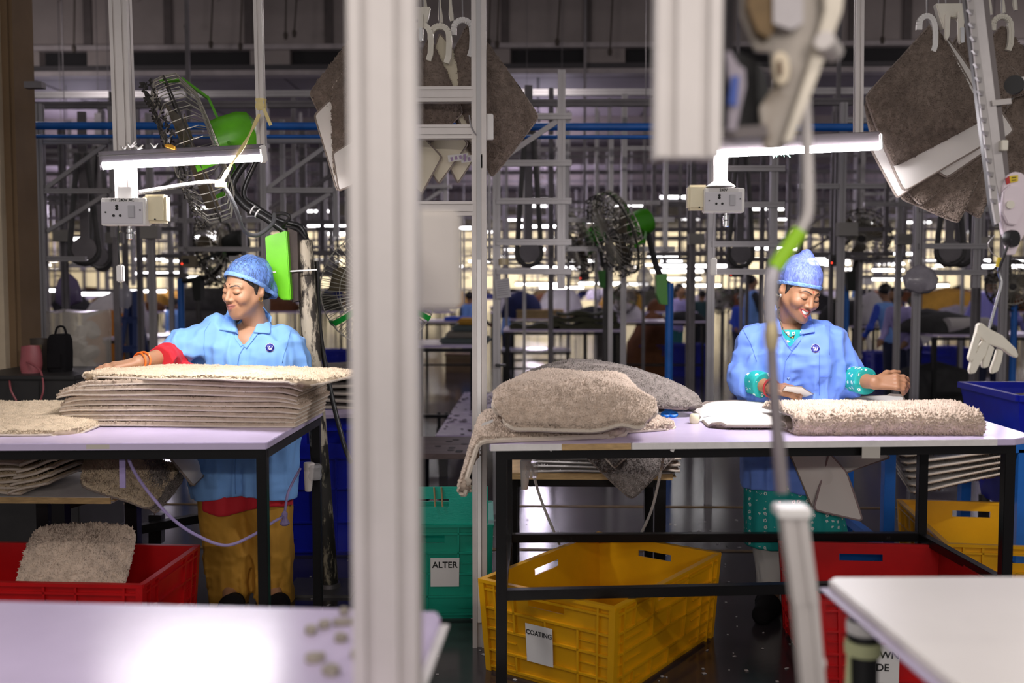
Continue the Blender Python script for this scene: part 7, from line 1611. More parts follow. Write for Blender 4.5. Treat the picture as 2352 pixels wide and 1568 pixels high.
# ---------------------------------------------------------------- people further back
SK_B = mat('skin_far', (.30, .16, .09), .6)
def far_person(label, px, ytop, Y, face, shirt, pants, arms=((-.2, -.15, .9), (.2, -.15, .9)), lean=0.0, sleeves=None, hgt=1.6, cap=None, vest=None, beard=False):
    """small standing figure: face = heading angle in degrees (0 = towards the camera)"""
    top = P(px, ytop, Y); s = hgt / 1.65; Rz = Matrix.Rotation(R(face), 3, 'Z'); base = V(top.x, Y, top.z - hgt)
    def T(x, y, z): q = Rz @ V(x * s, (y - lean * max(0, z - .9)) * s, 0); return base + q + V(0, 0, z * s)
    hd = T(0, -.02, 1.53); segs = []   # (prim, material)
    body = [(T(0, .0, 1.38), T(0, -.01, 1.46), .05, .05, 0), (T(0, -.01, 1.53), T(0, -.015, 1.56), .083, .088, 0)]
    sh = [(T(-.15, 0, 1.34), T(.15, 0, 1.34), .068, .068, 1), (T(-.08, 0, 1.28), T(-.07, 0, .88), .105, .11, 1), (T(.08, 0, 1.28), T(.07, 0, .88), .105, .11, 1)]
    pn = [(T(-.08, 0, .86), T(-.09, .0, .10), .10, .06, 2), (T(.08, 0, .86), T(.09, 0, .10), .10, .06, 2), (T(-.09, 0, .06), T(-.09, -.12, .04), .045, .04, 3), (T(.09, 0, .06), T(.09, -.12, .04), .045, .04, 3)]
    ar = []
    for sx, (hx, hy, hz) in zip((-1, 1), arms):
        a = T(sx * .18, 0, 1.33); h_ = T(hx, hy, hz); mid = (a + h_) / 2 + (Rz @ V(sx * .05, .06, 0)) * s + V(0, 0, -.05)
        ar += [(a, mid, .055, .045, 4), (mid, mid + (h_ - mid) * .75, .043, .033, 4), (mid + (h_ - mid) * .72, h_, .032, .03, 0), (h_, h_ + (h_ - mid).normalized() * .05, .032, .018, 0)]
    pr = body + sh + pn + ar; hair_c = T(0, .025, 1.60)
    def fn(p):
        d = None
        for a, b, ra, rb, _ in pr: e = rc(p, a, b, ra * s, rb * s); d = e if d is None else smin(d, e, .03)
        return smin(d, ell(p, T(0, -.105, 1.525), (.014, .022, .02)), .012)
    pts = np.array([list(x) for q in pr for x in q[:2]]); v, f = sdf_mesh(fn, pts.min(0) - .15, pts.max(0) + .15, .014)
    cen = v[f].mean(1).astype(f32); best = np.stack([rc(cen, a, b, ra * s, rb * s) for a, b, ra, rb, _ in pr], 1).argmin(1); mi = np.array([q[4] for q in pr])[best]
    o = npmesh('person', v, f, [SK_B, shirt, pants, BLKF, sleeves or shirt], None, True, mi)
    hm = lambda p: smax(ell(p, hair_c + V(0, 0, -.01), (.098 * s, .104 * s, .092 * s)), -((p - np.array(T(0, -.055, 1.57), f32)) @ np.array(Rz @ V(0, .85, .5), f32)), .01)
    v, f = sdf_mesh(hm, np.array(hair_c) - .15, np.array(hair_c) + .15, .010); npmesh('hair', v, f, cap or HAIR, o)
    if beard:
        bd = lambda p: smax(ell(p, T(0, -.035, 1.475), (.07, .065, .05)), p[:, 2] - T(0, 0, 1.50).z, .01); v, f = sdf_mesh(bd, np.array(hd) - .16, np.array(hd) + .1, .010); npmesh('beard', v, f, HAIR, o)
    return tag(o, label, 'person')
VIO = jersey('violet_shirt', (.28, .26, .72)); LAV = jersey('lavender_shirt', (.42, .36, .72)); SKYB = jersey('sky_shirt', (.16, .32, .72)); ROY = jersey('royal_shirt', (.03, .08, .55)); DK = jersey('dark_cloth', (.02, .022, .03)); DKT = jersey('dark_teal_cloth', (.02, .06, .07)); NAVY = jersey('navy_cloth', (.015, .02, .06)); TEALP = jersey('teal_pants', (.02, .16, .17)); GRYP = jersey('grey_cloth', (.10, .10, .12)); WHT = jersey('white_shirt', (.55, .54, .60))
far_person('bearded man in a violet shirt bending over a table at the right', 2276, 630, 12.6, 150, VIO, NAVY, ((-.42, -.28, .86), (.3, -.25, .9)), .10, hgt=1.5, beard=True)
far_person('man with dark sleeves and a sky blue vest standing left of the smiling worker', 1727, 634, 15.5, 95, SKYB, SKYB, ((-.1, -.28, 1.0), (.1, -.3, 1.02)), 0, DK, 1.5)
far_person('man in a lavender shirt looking down beside the blue pole fan', 1553, 655, 15.5, 50, LAV, TEALP, ((-.15, -.3, .95), (.12, -.3, .95)), .12, hgt=1.42)
far_person('man in a blue vest with dark sleeves seen from behind beside the bright upright', 1076, 672, 17, 150, SKYB, DK, ((-.35, -.3, .95), (.25, -.25, .95)), .10, DK, hgt=1.3)
far_person('worker in sky blue half hidden behind the navy bundle', 1165, 680, 16.5, 120, SKYB, NAVY, lean=.1, hgt=1.25)
far_person('dark-clad worker far back right of the lavender shirt', 1613, 668, 19, 170, DKT, DK, lean=.05, hgt=1.3)
far_person('worker in sky blue and royal collar bent over black fabric', 2058, 655, 11.5, 200, SKYB, NAVY, ((-.3, -.3, .9), (.3, -.3, .9)), .35, ROY, hgt=1.35)
far_person('worker with black hair bending towards the black fabric pile', 2092, 662, 11.0, -60, LAV, NAVY, ((-.2, -.35, .9), (.2, -.35, .9)), .45, None, 1.32)
far_person('worker in pale clothes far back left of the rug-stack worker', 396, 686, 16, 160, SKYB, NAVY, lean=.1, sleeves=WHT, hgt=1.25)
far_person('worker in royal blue seated far back behind the stack worker', 468, 690, 15, 20, ROY, NAVY, lean=.1, hgt=1.22)
far_person('worker in sky blue far back at the middle', 1412, 690, 22, 30, SKYB, NAVY, lean=.1, hgt=1.25)
far_person('worker in royal blue beside the man with dark sleeves', 1702, 676, 17, 20, ROY, NAVY, lean=.1, hgt=1.3)
far_person('worker in grey blue far back before the lavender shirt', 1500, 690, 19, 150, SKYB, GRYP, lean=.15, hgt=1.25)
# ================================================================ the work floor behind
# long blue pipes and beams across the hall
Yb = 6.6
for (py0, py1, r, lb) in ((288, 294, .026, 'thick blue pipe crossing the hall behind the fans'), (313, 316, .013, 'thin blue pipe just below the thick one')):
    b = MB(); b.tube([P(-300, py0, Yb), P(1176, (py0 + py1) / 2, Yb), P(2660, py1, Yb)], r, 12); o = tag(b.build('blue_pipe', BLUE_PIPE, smooth=True), lb, 'pipe')
for (py, Yx, hh, lb) in ((240, 7.4, .05, 'pale aluminium beam crossing the hall above the blue pipe'), (216, 9.6, .06, 'second pale beam further back under the ceiling'), (345, 10.5, .04, 'dull beam crossing the hall below the blue pipes'), (398, 14.0, .05, 'lower dull beam further back')):
    z = P(600, py, Yx).z; b = MB(); b.sweep(tslot(hh, hh, 1, 1), (-.62 * Yx, Yx, z), (.62 * Yx, Yx, z), up=(0, -1, 0)); t_ = tag(b.build('cross_beam', ALU if hh == .06 else ALU_D), lb, 'beam')
# frames of the overhead conveyor
PROF = tslot(.045, .045, 1, 1, .012, .006); PROF_S = tslot(.035, .035, 1, 1, .01, .005)
ZC = zb
def proto(kind, m, hh=ZC):
    t = thing('conveyor_gantry', 'x', 'gantry', (0, 0, 0)); H_ = hh
    def part(nm, fn, mm=m): b = MB(); fn(b); o = b.build(nm, mm, t, loc=(0, 0, 0)); return o
    if kind == 0:      # ladder: two posts to the floor, rungs
        for x in (0, .38): part('post', lambda b: b.sweep(PROF, (x, 0, 0 if x == 0 else 1.35), (x, 0, H_)))
        for z in (1.45, 1.62, 1.86, 2.08, 2.35): part('rung', lambda b: b.sweep(PROF_S, (0, -.02, z), (.44, -.02, z), up=(0, -1, 0)))
        part('brace', lambda b: b.bar((.02, 0, 2.1), (.36, 0, 2.33), .03, .02))
    elif kind == 1:    # bracket with diagonals
        part('post', lambda b: b.sweep(PROF, (0, 0, 0), (0, 0, H_)))
        for z in (2.02, 2.36): part('arm', lambda b: b.sweep(PROF_S, (0, 0, z), (.5, 0, z), up=(0, -1, 0)))
        part('post', lambda b: b.sweep(PROF_S, (.5, 0, 1.7), (.5, 0, 2.6)))
        part('brace', lambda b: b.bar((.03, 0, 2.04), (.46, 0, 2.34), .028, .02)); part('brace', lambda b: b.bar((.03, 0, 1.74), (.46, 0, 2.0), .028, .02))
        part('arm', lambda b: b.sweep(PROF_S, (-.25, 0, 1.55), (.3, 0, 1.55), up=(0, -1, 0)))
    elif kind == 2:    # hanging goalpost
        for x in (0, .75): part('post', lambda b: b.sweep(PROF_S, (x, 0, 1.62), (x, 0, H_)))
        part('rung', lambda b: b.sweep(PROF_S, (-.06, 0, 1.64), (.82, 0, 1.64), up=(0, -1, 0))); part('rung', lambda b: b.sweep(PROF_S, (-.06, .02, 1.86), (.82, .02, 1.86), up=(0, -1, 0)))
        part('post', lambda b: b.sweep(PROF_S, (.36, .3, 0), (.36, .3, H_)))
    elif kind == 3:    # hanging belt loop with pulley
        pts = [V(.10 * math.cos(a), 0, 1.62 + .10 * math.sin(a)) for a in [math.pi + math.pi * k / 8 for k in range(9)]]
        part('belt_loop', lambda b: b.tube([V(-.03, 0, H_ - .3)] + pts + [V(.03, 0, H_ - .3)], .022, 6), STEEL_D)
        part('pulley', lambda b: b.lathe([(.02, -.02), (.085, -.02), (.085, .02), (.02, .02)], (0, 0, 1.63), (0, 1, 0), 16), ALU_D)
        part('guide', lambda b: b.bar((.0, .03, 1.7), (.0, .03, H_), .06, .03), ALU_D)
        part('post', lambda b: b.sweep(PROF_S, (.2, .1, 0), (.2, .1, H_)), m)
    else:              # single slim post with a small box
        part('post', lambda b: b.sweep(PROF, (0, 0, 0), (0, 0, H_)))
        part('control_box', lambda b: b.box((.02, -.06, 1.75), (.13, .08, .09)), mat('grey_box', (.28, .26, .24), .5))
        part('arm', lambda b: b.sweep(PROF_S, (0, 0, 2.5), (.4, 0, 2.5), up=(0, -1, 0))); part('arm', lambda b: b.sweep(PROF_S, (-.3, 0, 2.05), (.3, 0, 2.05), up=(0, -1, 0)))
    return t
KN = ['ladder-like conveyor gantry with rungs', 'conveyor gantry with diagonal struts', 'goalpost-like conveyor gantry', 'conveyor belt loop with a pulley', 'slim conveyor post with a box']
ROWW = ['in the first rear row', 'in the second rear row', 'in the third rear row', 'in the fourth rear row', 'in the fifth rear row', 'in the sixth rear row', 'in the seventh rear row', 'in the eighth rear row', 'before the far wall']
protos = {}
def place(kind, m, loc, rz, row):
    hh = 2.62 if loc[1] < 8 else 2.95 if loc[1] < 9.6 else 3.35 if loc[1] < 12 else ZC - .3; key = (kind, m.name, hh); lb = KN[kind] + ' ' + ROWW[min(row, 8)]
    if key not in protos: o = protos[key] = proto(kind, m, hh); o.location = loc; o.rotation_euler = (0, 0, rz)
    else: o = dup(protos[key], loc, rz)
    o['label'] = lb; o['group'] = 'conveyor frames, kind %d row %d' % (kind + 1, min(row, 8) + 1)
# nearer frames at the columns the photograph shows
for (px, Yx, kind, m, rz) in ((102, 6.9, 1, ALU, 0), (150, 7.8, 4, ALU_D, 0), (196, 7.2, 3, ALU_D, .3), (268, 8.2, 4, ALU_D, 0), (322, 8.8, 0, ALU_D, 0), (350, 7.3, 4, ALU, 0), (430, 7.6, 2, ALU, 0), (610, 6.9, 1, ALU, 0), (700, 7.9, 0, ALU_D, 0), (742, 8.8, 2, ALU_D, 0), (232, 9.2, 3, ALU_D, 0),
    (1141, 5.9, 0, ALU, 0), (1215, 8.0, 3, ALU_D, .2), (1300, 7.6, 2, ALU, 0), (1432, 8.4, 4, ALU, 0), (1500, 9.0, 2, ALU_D, 0), (1590, 8.5, 4, ALU_D, 0), (1632, 6.2, 0, ALU, 0), (1700, 8.4, 3, ALU_D, 0), (1838, 9.0, 2, ALU_D, 0), (1930, 7.0, 4, ALU, 0), (2062, 8.6, 4, ALU, 0), (2105, 6.6, 0, ALU, 0), (2205, 8.0, 3, ALU_D, .2), (2246, 9.2, 4, ALU_D, 0), (2305, 6.9, 4, ALU, 0), (2180, 7.8, 3, ALU_D, -.2)):
    p = P(px, 650, Yx); place(kind, m, (p.x, Yx, 0), rz, 0 if Yx < 7.5 else 1 if Yx < 8.6 else 2)
rr = random.Random(11)
for row, (Yx, n) in enumerate(((10.5, 13), (13.2, 16), (16.5, 18), (20.5, 20), (25, 22), (31, 22), (38, 22))):
    for i in range(n):
        x = (-.60 + 1.2 * (i + rr.uniform(.1, .9)) / n) * Yx; k = rr.choice((0, 0, 1, 1, 2, 2, 2, 4, 4, 3))
        place(k, ALU if rr.random() < .45 else ALU_D, (x, Yx + rr.uniform(-.8, .8), 0), rr.choice((0, 0, .2, -.15, math.pi)), row + 2)
# rails along the hall at two heights, shared by the far frames
for row, Yx in enumerate((13.3, 16.5, 20.4, 25, 31, 38)):
    for z in (2.45, 3.05):
        b = MB(); b.sweep(PROF_S, (-.6 * Yx, Yx, z), (.6 * Yx, Yx, z), up=(0, -1, 0)); tag(b.build('conveyor_rail', ALU_D), 'long conveyor rail %s, %s' % (ROWW[row + 3], 'lower one' if z < 2.7 else 'upper one'), 'rail')
# lit tube fixtures of the other stations
TUBE_F = mat('tube_glow_far', (1, 1, 1), .4, emit=((1, .97, .98), 7))
ft = None
def fixture(loc, rz, lb, L=1.2, group=None):
    global ft
    if ft is None:
        ft = thing('tube_fixture', 'x', 'lamp')
        b = MB(); b.box((0, 0, .03), (1.2, .05, .035)); b.build('housing', HOUS, ft, loc=(0, 0, 0)); b = MB(); b.tube([(-.58, 0, 0), (.58, 0, 0)], .022, 8); b.build('tube', TUBE_F, ft, loc=(0, 0, 0))
        for x in (-.5, .5): b = MB(); b.tube([(x, 0, .04), (x, 0, 2.2)], .008, 5); b.build('drop_rod', ALU_D, ft, loc=(0, 0, 0))
        o = ft; o.location = loc; o.rotation_euler = (0, 0, rz)
    else: o = dup(ft, loc, rz)
    top = (ZC if loc[1] > BY else 6.2) - loc[2]; o['label'] = lb; o['group'] = group
    for ch in o.children:
        if ch.name.startswith('drop_rod'): ch.scale = (1, 1, (top) / 2.2)
    if L != 1.2: o.scale = (L / 1.2, 1, 1)
    return o
for (px, py, Yx, L) in ((1262, 613, 17, .62), (1312, 614, 17, .62), (1595, 610, 13, .85), (1555, 622, 15, .8), (1905, 595, 14, .6), (1905, 604, 14.5, .6), (2225, 598, 13, .55), (2330, 611, 11, .7), (345, 627, 15, .6), (388, 626, 16, .6), (460, 637, 15, .6), (120, 666, 13, .6), (205, 674, 12, .7), (340, 668, 16, .6), (190, 548, 12, .55), (460, 543, 18, .8), (490, 548, 20, .7), (770, 517, 13, .8), (780, 536, 14, .5), (1045, 523, 15, .5), (1250, 458, 12, .5), (1235, 519, 14, .6), (1560, 640, 18, .8), (1605, 655, 20, .9), (1240, 652, 18, .9), (1290, 660, 20, .9), (1380, 650, 20, .9), (2060, 640, 16, .9), (2040, 620, 16, .5), (2150, 655, 16, .4), (2300, 640, 17, .4), (1560, 452, 13, .5), (1440, 652, 21, .9)):
    p = P(px, py, Yx); fixture((p.x, Yx, p.z), 0, 'lit white tube lamp over a rear station', L, 'lit tubes over the rear stations')
for row, (Yx, n, z) in enumerate(((19, 9, 1.98), (23, 12, 1.95), (28, 14, 1.95), (34, 16, 2.0), (41, 16, 2.0), (24, 9, 3.2), (30, 12, 3.25), (37, 14, 3.3), (43, 14, 3.3))):
    for i in range(n):
        x = (-.54 + 1.08 * (i + rr.uniform(.15, .85)) / n) * Yx
        fixture((x, Yx + rr.uniform(-.6, .6), z + rr.uniform(-.08, .08)), rr.choice((0, 0, .12)), 'small far tube lamp, %s row %s' % ('low' if z < 2.5 else 'high', ['nearest', 'second', 'third', 'fourth', 'fifth', 'nearest', 'second', 'third', 'fourth'][row]), rr.choice((.8, 1.2, 1.2)), 'small far tubes, %s row %d' % ('low' if z < 2.5 else 'high', row))
# ------------------------------------------------------------- tables and goods of the rear stations
def table_bg(label, px0, px1, py, depth=.8, z=.86, top=None, n=4, name='work_table', legw=.035, rail=True, cat='table'):
    a, c = Zp(px0, py, z), Zp(px1, py, z); y = (a.y + c.y) / 2; a = P(px0, py, y); c = P(px1, py, y)
    t = thing(name, label, cat, ((a.x + c.x) / 2, y, 0)); b = MB(); b.bx(a.x, c.x, y, y + depth, z - .025, z); b.build('table_top', top or LAM, t)
    for x in (a.x + .04, c.x - .04):
        for yy in (y + .04, y + depth - .04):
            b = MB(); b.bar(V(x, yy, 0), V(x, yy, z - .025), legw); b.build('leg', BLACK_PAINT, t)
    b = MB(); b.bar(V(a.x, y + .02, z - .045), V(c.x, y + .02, z - .045), .035, .03, up=(0, 0, 1)); b.build('frame_rail', BLACK_PAINT, t)
    if rail:
        b = MB(); b.bar(V(a.x + .04, y + .04, .25), V(c.x - .04, y + .04, .25), .03, .03, up=(0, 0, 1)); b.build('lower_rail', BLACK_PAINT, t)
    return a.x, c.x, y, z
def mound(name, label, x, y, z, rx, ry, h, m, seed=0, amp=.05, sc=5, cat='fabric pile'):
    secs = []
    for k in range(7):
        q = k / 6; s = math.sqrt(max(0, 1 - q ** 2.2)); secs.append((V(x + .06 * rx * math.sin(seed + q * 3), y, z + h * q), max(rx * (1.0 if k == 0 else s * 1.02), .01), max(ry * (1.0 if k == 0 else s), .01)))
    o = blob(name, secs, m, None, seed, amp, sc, 16); return tag(o, label, cat)
OLIVE = mat('olive_pile', (.055, .055, .032), .95, var=.25, vscale=20); NAVYP = mat('navy_pile', (.008, .014, .075), .9, var=.3, vscale=12); DGREY = mat('charcoal_pile', (.035, .034, .036), .95, var=.4, vscale=8); WHP = mat('white_fabric', (.62, .58, .62), .85, var=.15, vscale=6); MUSTP = mat('mustard_pile', (.45, .24, .03), .9, var=.25, vscale=8); BROWNP = mat('brown_pile', (.14, .05, .015), .9, var=.3, vscale=8); TANP = mat('tan_pile', (.42, .30, .14), .9, var=.2, vscale=8); ORNG = mat('orange_pile', (.5, .17, .02), .9, var=.2)
x0, x1, y, z = table_bg('black framed table with olive rugs, between the two workers', 1155, 1432, 757, .9)
zz = z
for k, (a, b_, h) in enumerate(((.05, .48, .05), (.40, .98, .06), (.42, .96, .05), (.45, .95, .04))):
    q = MB(); wdt = (x1 - x0); zbase = z if k < 2 else zz
    n = 14; ol = [(x0 + wdt * (a + (b_ - a) * i / n), zbase + h + .02 * math.sin(i * .9 + k)) for i in range(n + 1)]; ol = [(x0 + wdt * b_, zbase), ] + ol[::-1] + [(x0 + wdt * a, zbase)]
    q.plate(ol, .55, Matrix.Translation((0, y + .4, 0))); o = q.build('folded_rug', OLIVE, bevel=.008); tag(o, 'olive rug folded on the black framed table, %s' % ['single one at the left', 'lowest of the right stack', 'middle of the right stack', 'top of the right stack'][k], 'rug', 'olive rugs'); 
    if k >= 1: zz = zbase + h + .02
x0, x1, y, z = table_bg('white topped table behind the olive rugs', 1170, 1400, 732, .9)
mound('fabric_bundle', 'navy blue bundle heaped on the table behind the olive rugs', (P(1200, 700, y).x), y + .4, z, .34, .3, .42, NAVYP, 3, .07, 4)
for k in range(3):
    q = MB(); q.bx(x0 + .1, x0 + 1.0 - .1 * k, y + .05, y + .5, z + .045 * k, z + .045 * (k + 1) - .006); tag(q.build('folded_rug', TANP, bevel=.01), 'tan rug in the small stack before the navy bundle, %s' % ['bottom', 'middle', 'top'][k], 'rug', 'tan rugs')
mound('fabric_bundle', 'white and green cloth heap on the table behind the olive rugs', P(1285, 720, y).x, y + .6, z, .3, .2, .12, WHP, 5, .03, 6)
mound('fabric_bundle', 'black cloth heap at the right end of the table behind the olive rugs', P(1360, 720, y).x, y + .5, z, .25, .2, .17, mat('black_pile', (.012, .012, .013), .9), 6, .03, 6)
x0, x1, y, z = table_bg('white topped table before the man in the lavender shirt', 1420, 1622, 737, .8)
mound('fabric_bundle', 'black cloth on the table before the man in the lavender shirt', P(1580, 725, y).x, y + .3, z, .28, .25, .14, mat('black_pile', (.012, .012, .013)), 8, .03, 6)
mound('fabric_bundle', 'white cloth heap beside the green far fan', P(1440, 715, y).x, y + .6, z, .3, .25, .24, WHP, 9, .05, 5)
mound('fabric_bundle', 'dark brown fleece heap under the lavender shirt\'s table', P(1495, 745, y + 1.1).x, y + 1.1, .02, .36, .25, .95, BROWNP, 10, .06, 4)
x0, x1, y, z = table_bg('low steel cart table below the olive rug table', 1150, 1312, 803, .5, .5, mat('steel_top', (.45, .43, .50), .25, .6))
x0, x1, y, z = table_bg('table with folded teal and orange rugs right of the wide post', 930, 1095, 792, .8)
for k, mm in enumerate((mat('teal_grey_pile', (.10, .12, .12), .9), mat('grey_tan_pile', (.22, .20, .17), .9), mat('teal_grey_pile', (.10, .12, .12)), MUSTP)):
    q = MB(); q.bx(x0 + .28 + .05 * k, x1 + .1 - .04 * k, y + .1, y + .6, z + .055 * k, z + .055 * (k + 1) - .006); tag(q.build('folded_rug', mm, bevel=.018), ['dark teal grey rug at the bottom of the stack right of the wide post', 'grey tan rug second in the stack right of the wide post', 'dark teal grey rug third in the stack right of the wide post', 'orange rug on top of the stack right of the wide post'][k], 'rug', 'rugs right of the wide post')
for k in (0, 1):
    q = MB(); q.lathe([(.02, -.02), (.06, -.02), (.06, .02), (.02, .02)], (P(1000 + 18 * k, 835, y).x, y + .3, .06), (1, 0, 0), 16); q.bar(V(P(1000 + 18 * k, 835, y).x, y + .3, .06), V(P(1000 + 18 * k, 835, y).x, y + .3, .25), .03); tag(q.build('caster_wheel', BLACKP), 'black caster wheel under the rear rug table, %s' % ('left' if k == 0 else 'right'), 'wheel', 'caster wheels')
pb = Zp(1055, 855, 0); t = thing('cardboard_box', 'brown cardboard box on the floor right of the wide post', 'box', (pb.x, pb.y + .2, 0))
b = MB(); b.bx(pb.x - .22, pb.x + .25, pb.y, pb.y + .4, 0, .27); b.build('carton', mat('cardboard', (.20, .13, .075), .8, var=.15), t, bevel=.004); b = MB(); b.bx(pb.x - .22, pb.x + .25, pb.y - .003, pb.y, .23, .245); b.build('tape_strip', mat('packing_tape', (.30, .22, .13), .3), t); b = MB(); b.bx(pb.x - .24, pb.x + .27, pb.y - .02, pb.y + .42, .27, .285); b.build('lid', mat('cardboard', (.20, .13, .075)), t)
x0, x1, y, z = table_bg('table with a small blue cloth behind the man in the blue vest', 960, 1095, 737, .8)
q = MB(); q.bx(x0 + .35, x1 - .1, y + .1, y + .5, z, z + .05); tag(q.build('folded_cloth', ROY, bevel=.012), 'royal blue folded cloth on the table right of the wide post', 'cloth')
# blue crates further back
for (px, pyf, w_, d_, h_, lb, sc_) in ((1548, 866, 1.0, .6, .47, 'blue plastic crate on the floor below the blue pole fan', 0), (2075, 880, .8, .5, .42, 'blue plastic crate behind the folded rug, left of the trestle table', 0), (2160, 872, .8, .5, .46, 'blue plastic crate under the table of the violet-shirted man', 0), (255, 880, .7, .5, .5, 'blue plastic crate half hidden behind the plastic sack', 0), (765, 880, .7, .5, .45, 'blue plastic crate behind the upright fan', 0)):
    p = Zp(px, pyf, 0); crate('stacking_crate', lb, V(p.x, p.y + d_ / 2, 0), w_, d_, h_, 0, BLUE_CR, .03, 3, 2)
# right rear: sewing machine, fabric heaps, tables
x0, x1, y, z = table_bg('sewing table with a wooden top behind the smiling worker', 1890, 2015, 738, .6, .8, PLY, rail=False)
t = thing('sewing_machine', 'ivory sewing machine on the wooden topped table', 'sewing machine', (P(1960, 720, y).x, y + .25, z)); xm = P(1955, 720, y).x
b = MB(); b.bx(xm - .25, xm + .27, y + .18, y + .36, z, z + .07); b.build('bed', IVORY, t, bevel=.01); b = MB(); b.bx(xm + .12, xm + .26, y + .2, y + .34, z + .06, z + .34); b.build('pillar', IVORY, t, bevel=.02); b = MB(); b.bx(xm - .24, xm + .24, y + .2, y + .33, z + .26, z + .36); b.build('arm', IVORY, t, bevel=.02); b = MB(); b.bx(xm - .25, xm - .13, y + .2, y + .33, z + .10, z + .36); b.build('needle_head', IVORY, t, bevel=.015)
b = MB(); b.lathe([(.02, 0), (.075, 0), (.075, .04), (.02, .04)], (xm + .27, y + .27, z + .28), (1, 0, 0), 20); b.build('handwheel', IVORY, t, smooth=True)
b = MB(); b.tube([(xm + .33, y + .3, z), (xm + .33, y + .3, z + .55)], .012, 8); b.build('thread_stand', IVORY, t)
for dx in (0, .08): b = MB(); b.lathe([(.03, 0), (.018, .12)], (xm + .12 + dx, y + .3, z + .36), (0, 0, 1), 12); b.build('thread_spool', WHP if dx else SKYB, t)
b = MB(); b.bx(xm + .27, xm + .40, y + .27, y + .33, z + .55, z + .70); b.build('stand_panel', WHITE_PL, t, bevel=.01); b = MB(); b.bx(xm + .28, xm + .36, y + .26, y + .28, z + .22, z + .38); b.build('blue_card', SKYB, t)
t2 = thing('machine_stand', 'ivory slanted stand under the sewing table', 'stand', (xm, y + .3, 0))
for s, xx in ((-1, xm - .25), (1, xm + .3)):
    b = MB(); b.bar(V(xx + .12 * s, y + .12, .04), V(xx, y + .28, z - .03), .06, .03); b.build('leg', IVORY, t2); b = MB(); b.bar(V(xx + .12 * s, y + .02, .02), V(xx + .12 * s, y + .5, .02), .05, .04); b.build('foot', IVORY, t2)
b = MB(); b.bar(V(xm - .3, y + .25, .25), V(xm + .35, y + .25, .25), .05, .03); b.build('cross_bar', IVORY, t2)
x0, x1, y, z = table_bg('table heaped with black and white fabric behind the smiling worker', 1955, 2215, 748, .9)
for (px, rx, ry, h, m_, lb, sd) in ((1985, .45, .35, .34, DGREY, 'charcoal fabric heap behind the sewing machine', 1), (2050, .5, .35, .24, DGREY, 'charcoal fabric heap in the middle of the rear table', 2), (2075, .42, .3, .14, WHP, 'white fabric fold draped over the rear table', 3), (2150, .4, .3, .18, DGREY, 'charcoal fabric heap at the right end of the rear table', 4), (2010, .2, .2, .40, WHP, 'white fabric fold leaning behind the sewing machine', 5)):
    p = P(px, 700, y); mound('fabric_heap', lb, p.x, y + (.35 if m_ is DGREY else .16), z, rx, ry, h, m_, sd, .05, 5)
q = MB(); xx = P(2075, 740, y).x; q.plate([(xx - .35, z), (xx + .30, z), (xx + .36, z - .16), (xx + .12, z - .32), (xx - .05, z - .12)], .01, Matrix.Translation((0, y - .02, 0))); tag(q.build('fabric_drape', WHP, bevel=.003), 'white fabric corner hanging off the rear table', 'fabric')
x0, x1, y, z = table_bg('table with mustard fabric beside the violet-shirted man', 2130, 2330, 722, .9)
mound('fabric_heap', 'mustard fabric heap behind the violet-shirted man', P(2195, 700, y).x, y + .4, z, .55, .35, .42, MUSTP, 12, .07, 4)
mound('fabric_heap', 'grey and white fabric roll left of the violet-shirted man', P(2200, 720, y).x, y + .1, z, .35, .2, .16, mat('grey_white_pile', (.30, .28, .33), .9, var=.4, vscale=5), 13, .04, 5)
x0, x1, y, z = table_bg('black framed table with charcoal rugs at the right edge', 2142, 2420, 768, .9)
mound('fabric_heap', 'charcoal rug heap with white rolls on the right edge table', P(2215, 740, y).x, y + .4, z, .5, .35, .20, DGREY, 14, .04, 5)
q = MB(); q.lathe([(.02, 0), (.08, 0), (.08, .5), (.02, .5)], (P(2205, 750, y).x - .1, y + .1, z + .085), (1, .3, 0), 16); tag(q.build('fabric_roll', mat('roll_white', (.45, .42, .42), .9)), 'rolled white backed rug on the right edge table', 'roll')
mound('fabric_heap', 'charcoal rugs stored below the right edge table', P(2190, 800, y).x, y + .4, .02, .55, .35, .55, DGREY, 15, .06, 5)
# left rear
x0, x1, y, z = table_bg('table with a grey rug roll behind the rug-stack worker', 380, 520, 762, .9)
for k, (dz_, r_) in enumerate(((.0, .13), (.2, .14))):
    q = MB(); q.lathe([(.02, 0), (r_, .0), (r_ * 1.03, .4), (r_, .85), (.02, .85)], (x0 + .05 + .05 * k, y + .35, z + .13 + dz_), (1, .1, 0), 18); tag(q.build('rug_roll', mat('slate_pile', (.10, .095, .10), .95, var=.3, vscale=12), smooth=True), 'slate grey rolled rug behind the rug-stack worker, %s' % ('lower' if k == 0 else 'upper'), 'roll', 'slate rug rolls')
x0, x1, y, z = table_bg('rear table beyond the plastic sack', 235, 345, 775, .8)
mound('fabric_heap', 'orange fabric heap beyond the plastic sack', P(258, 750, y + 1.5).x, y + 1.5, .5, .4, .3, .6, ORNG, 21, .05, 5)
mound('fabric_heap', 'white fabric heap beyond the plastic sack', P(275, 690, y + 2).x, y + 2, .8, .4, .3, .5, WHP, 22, .06, 5)
x0, x1, y, z = table_bg('low bench before the rug-stack worker\'s rear aisle', 280, 375, 795, .6, .7, mat('steel_top', (.45, .43, .50), .25, .6))
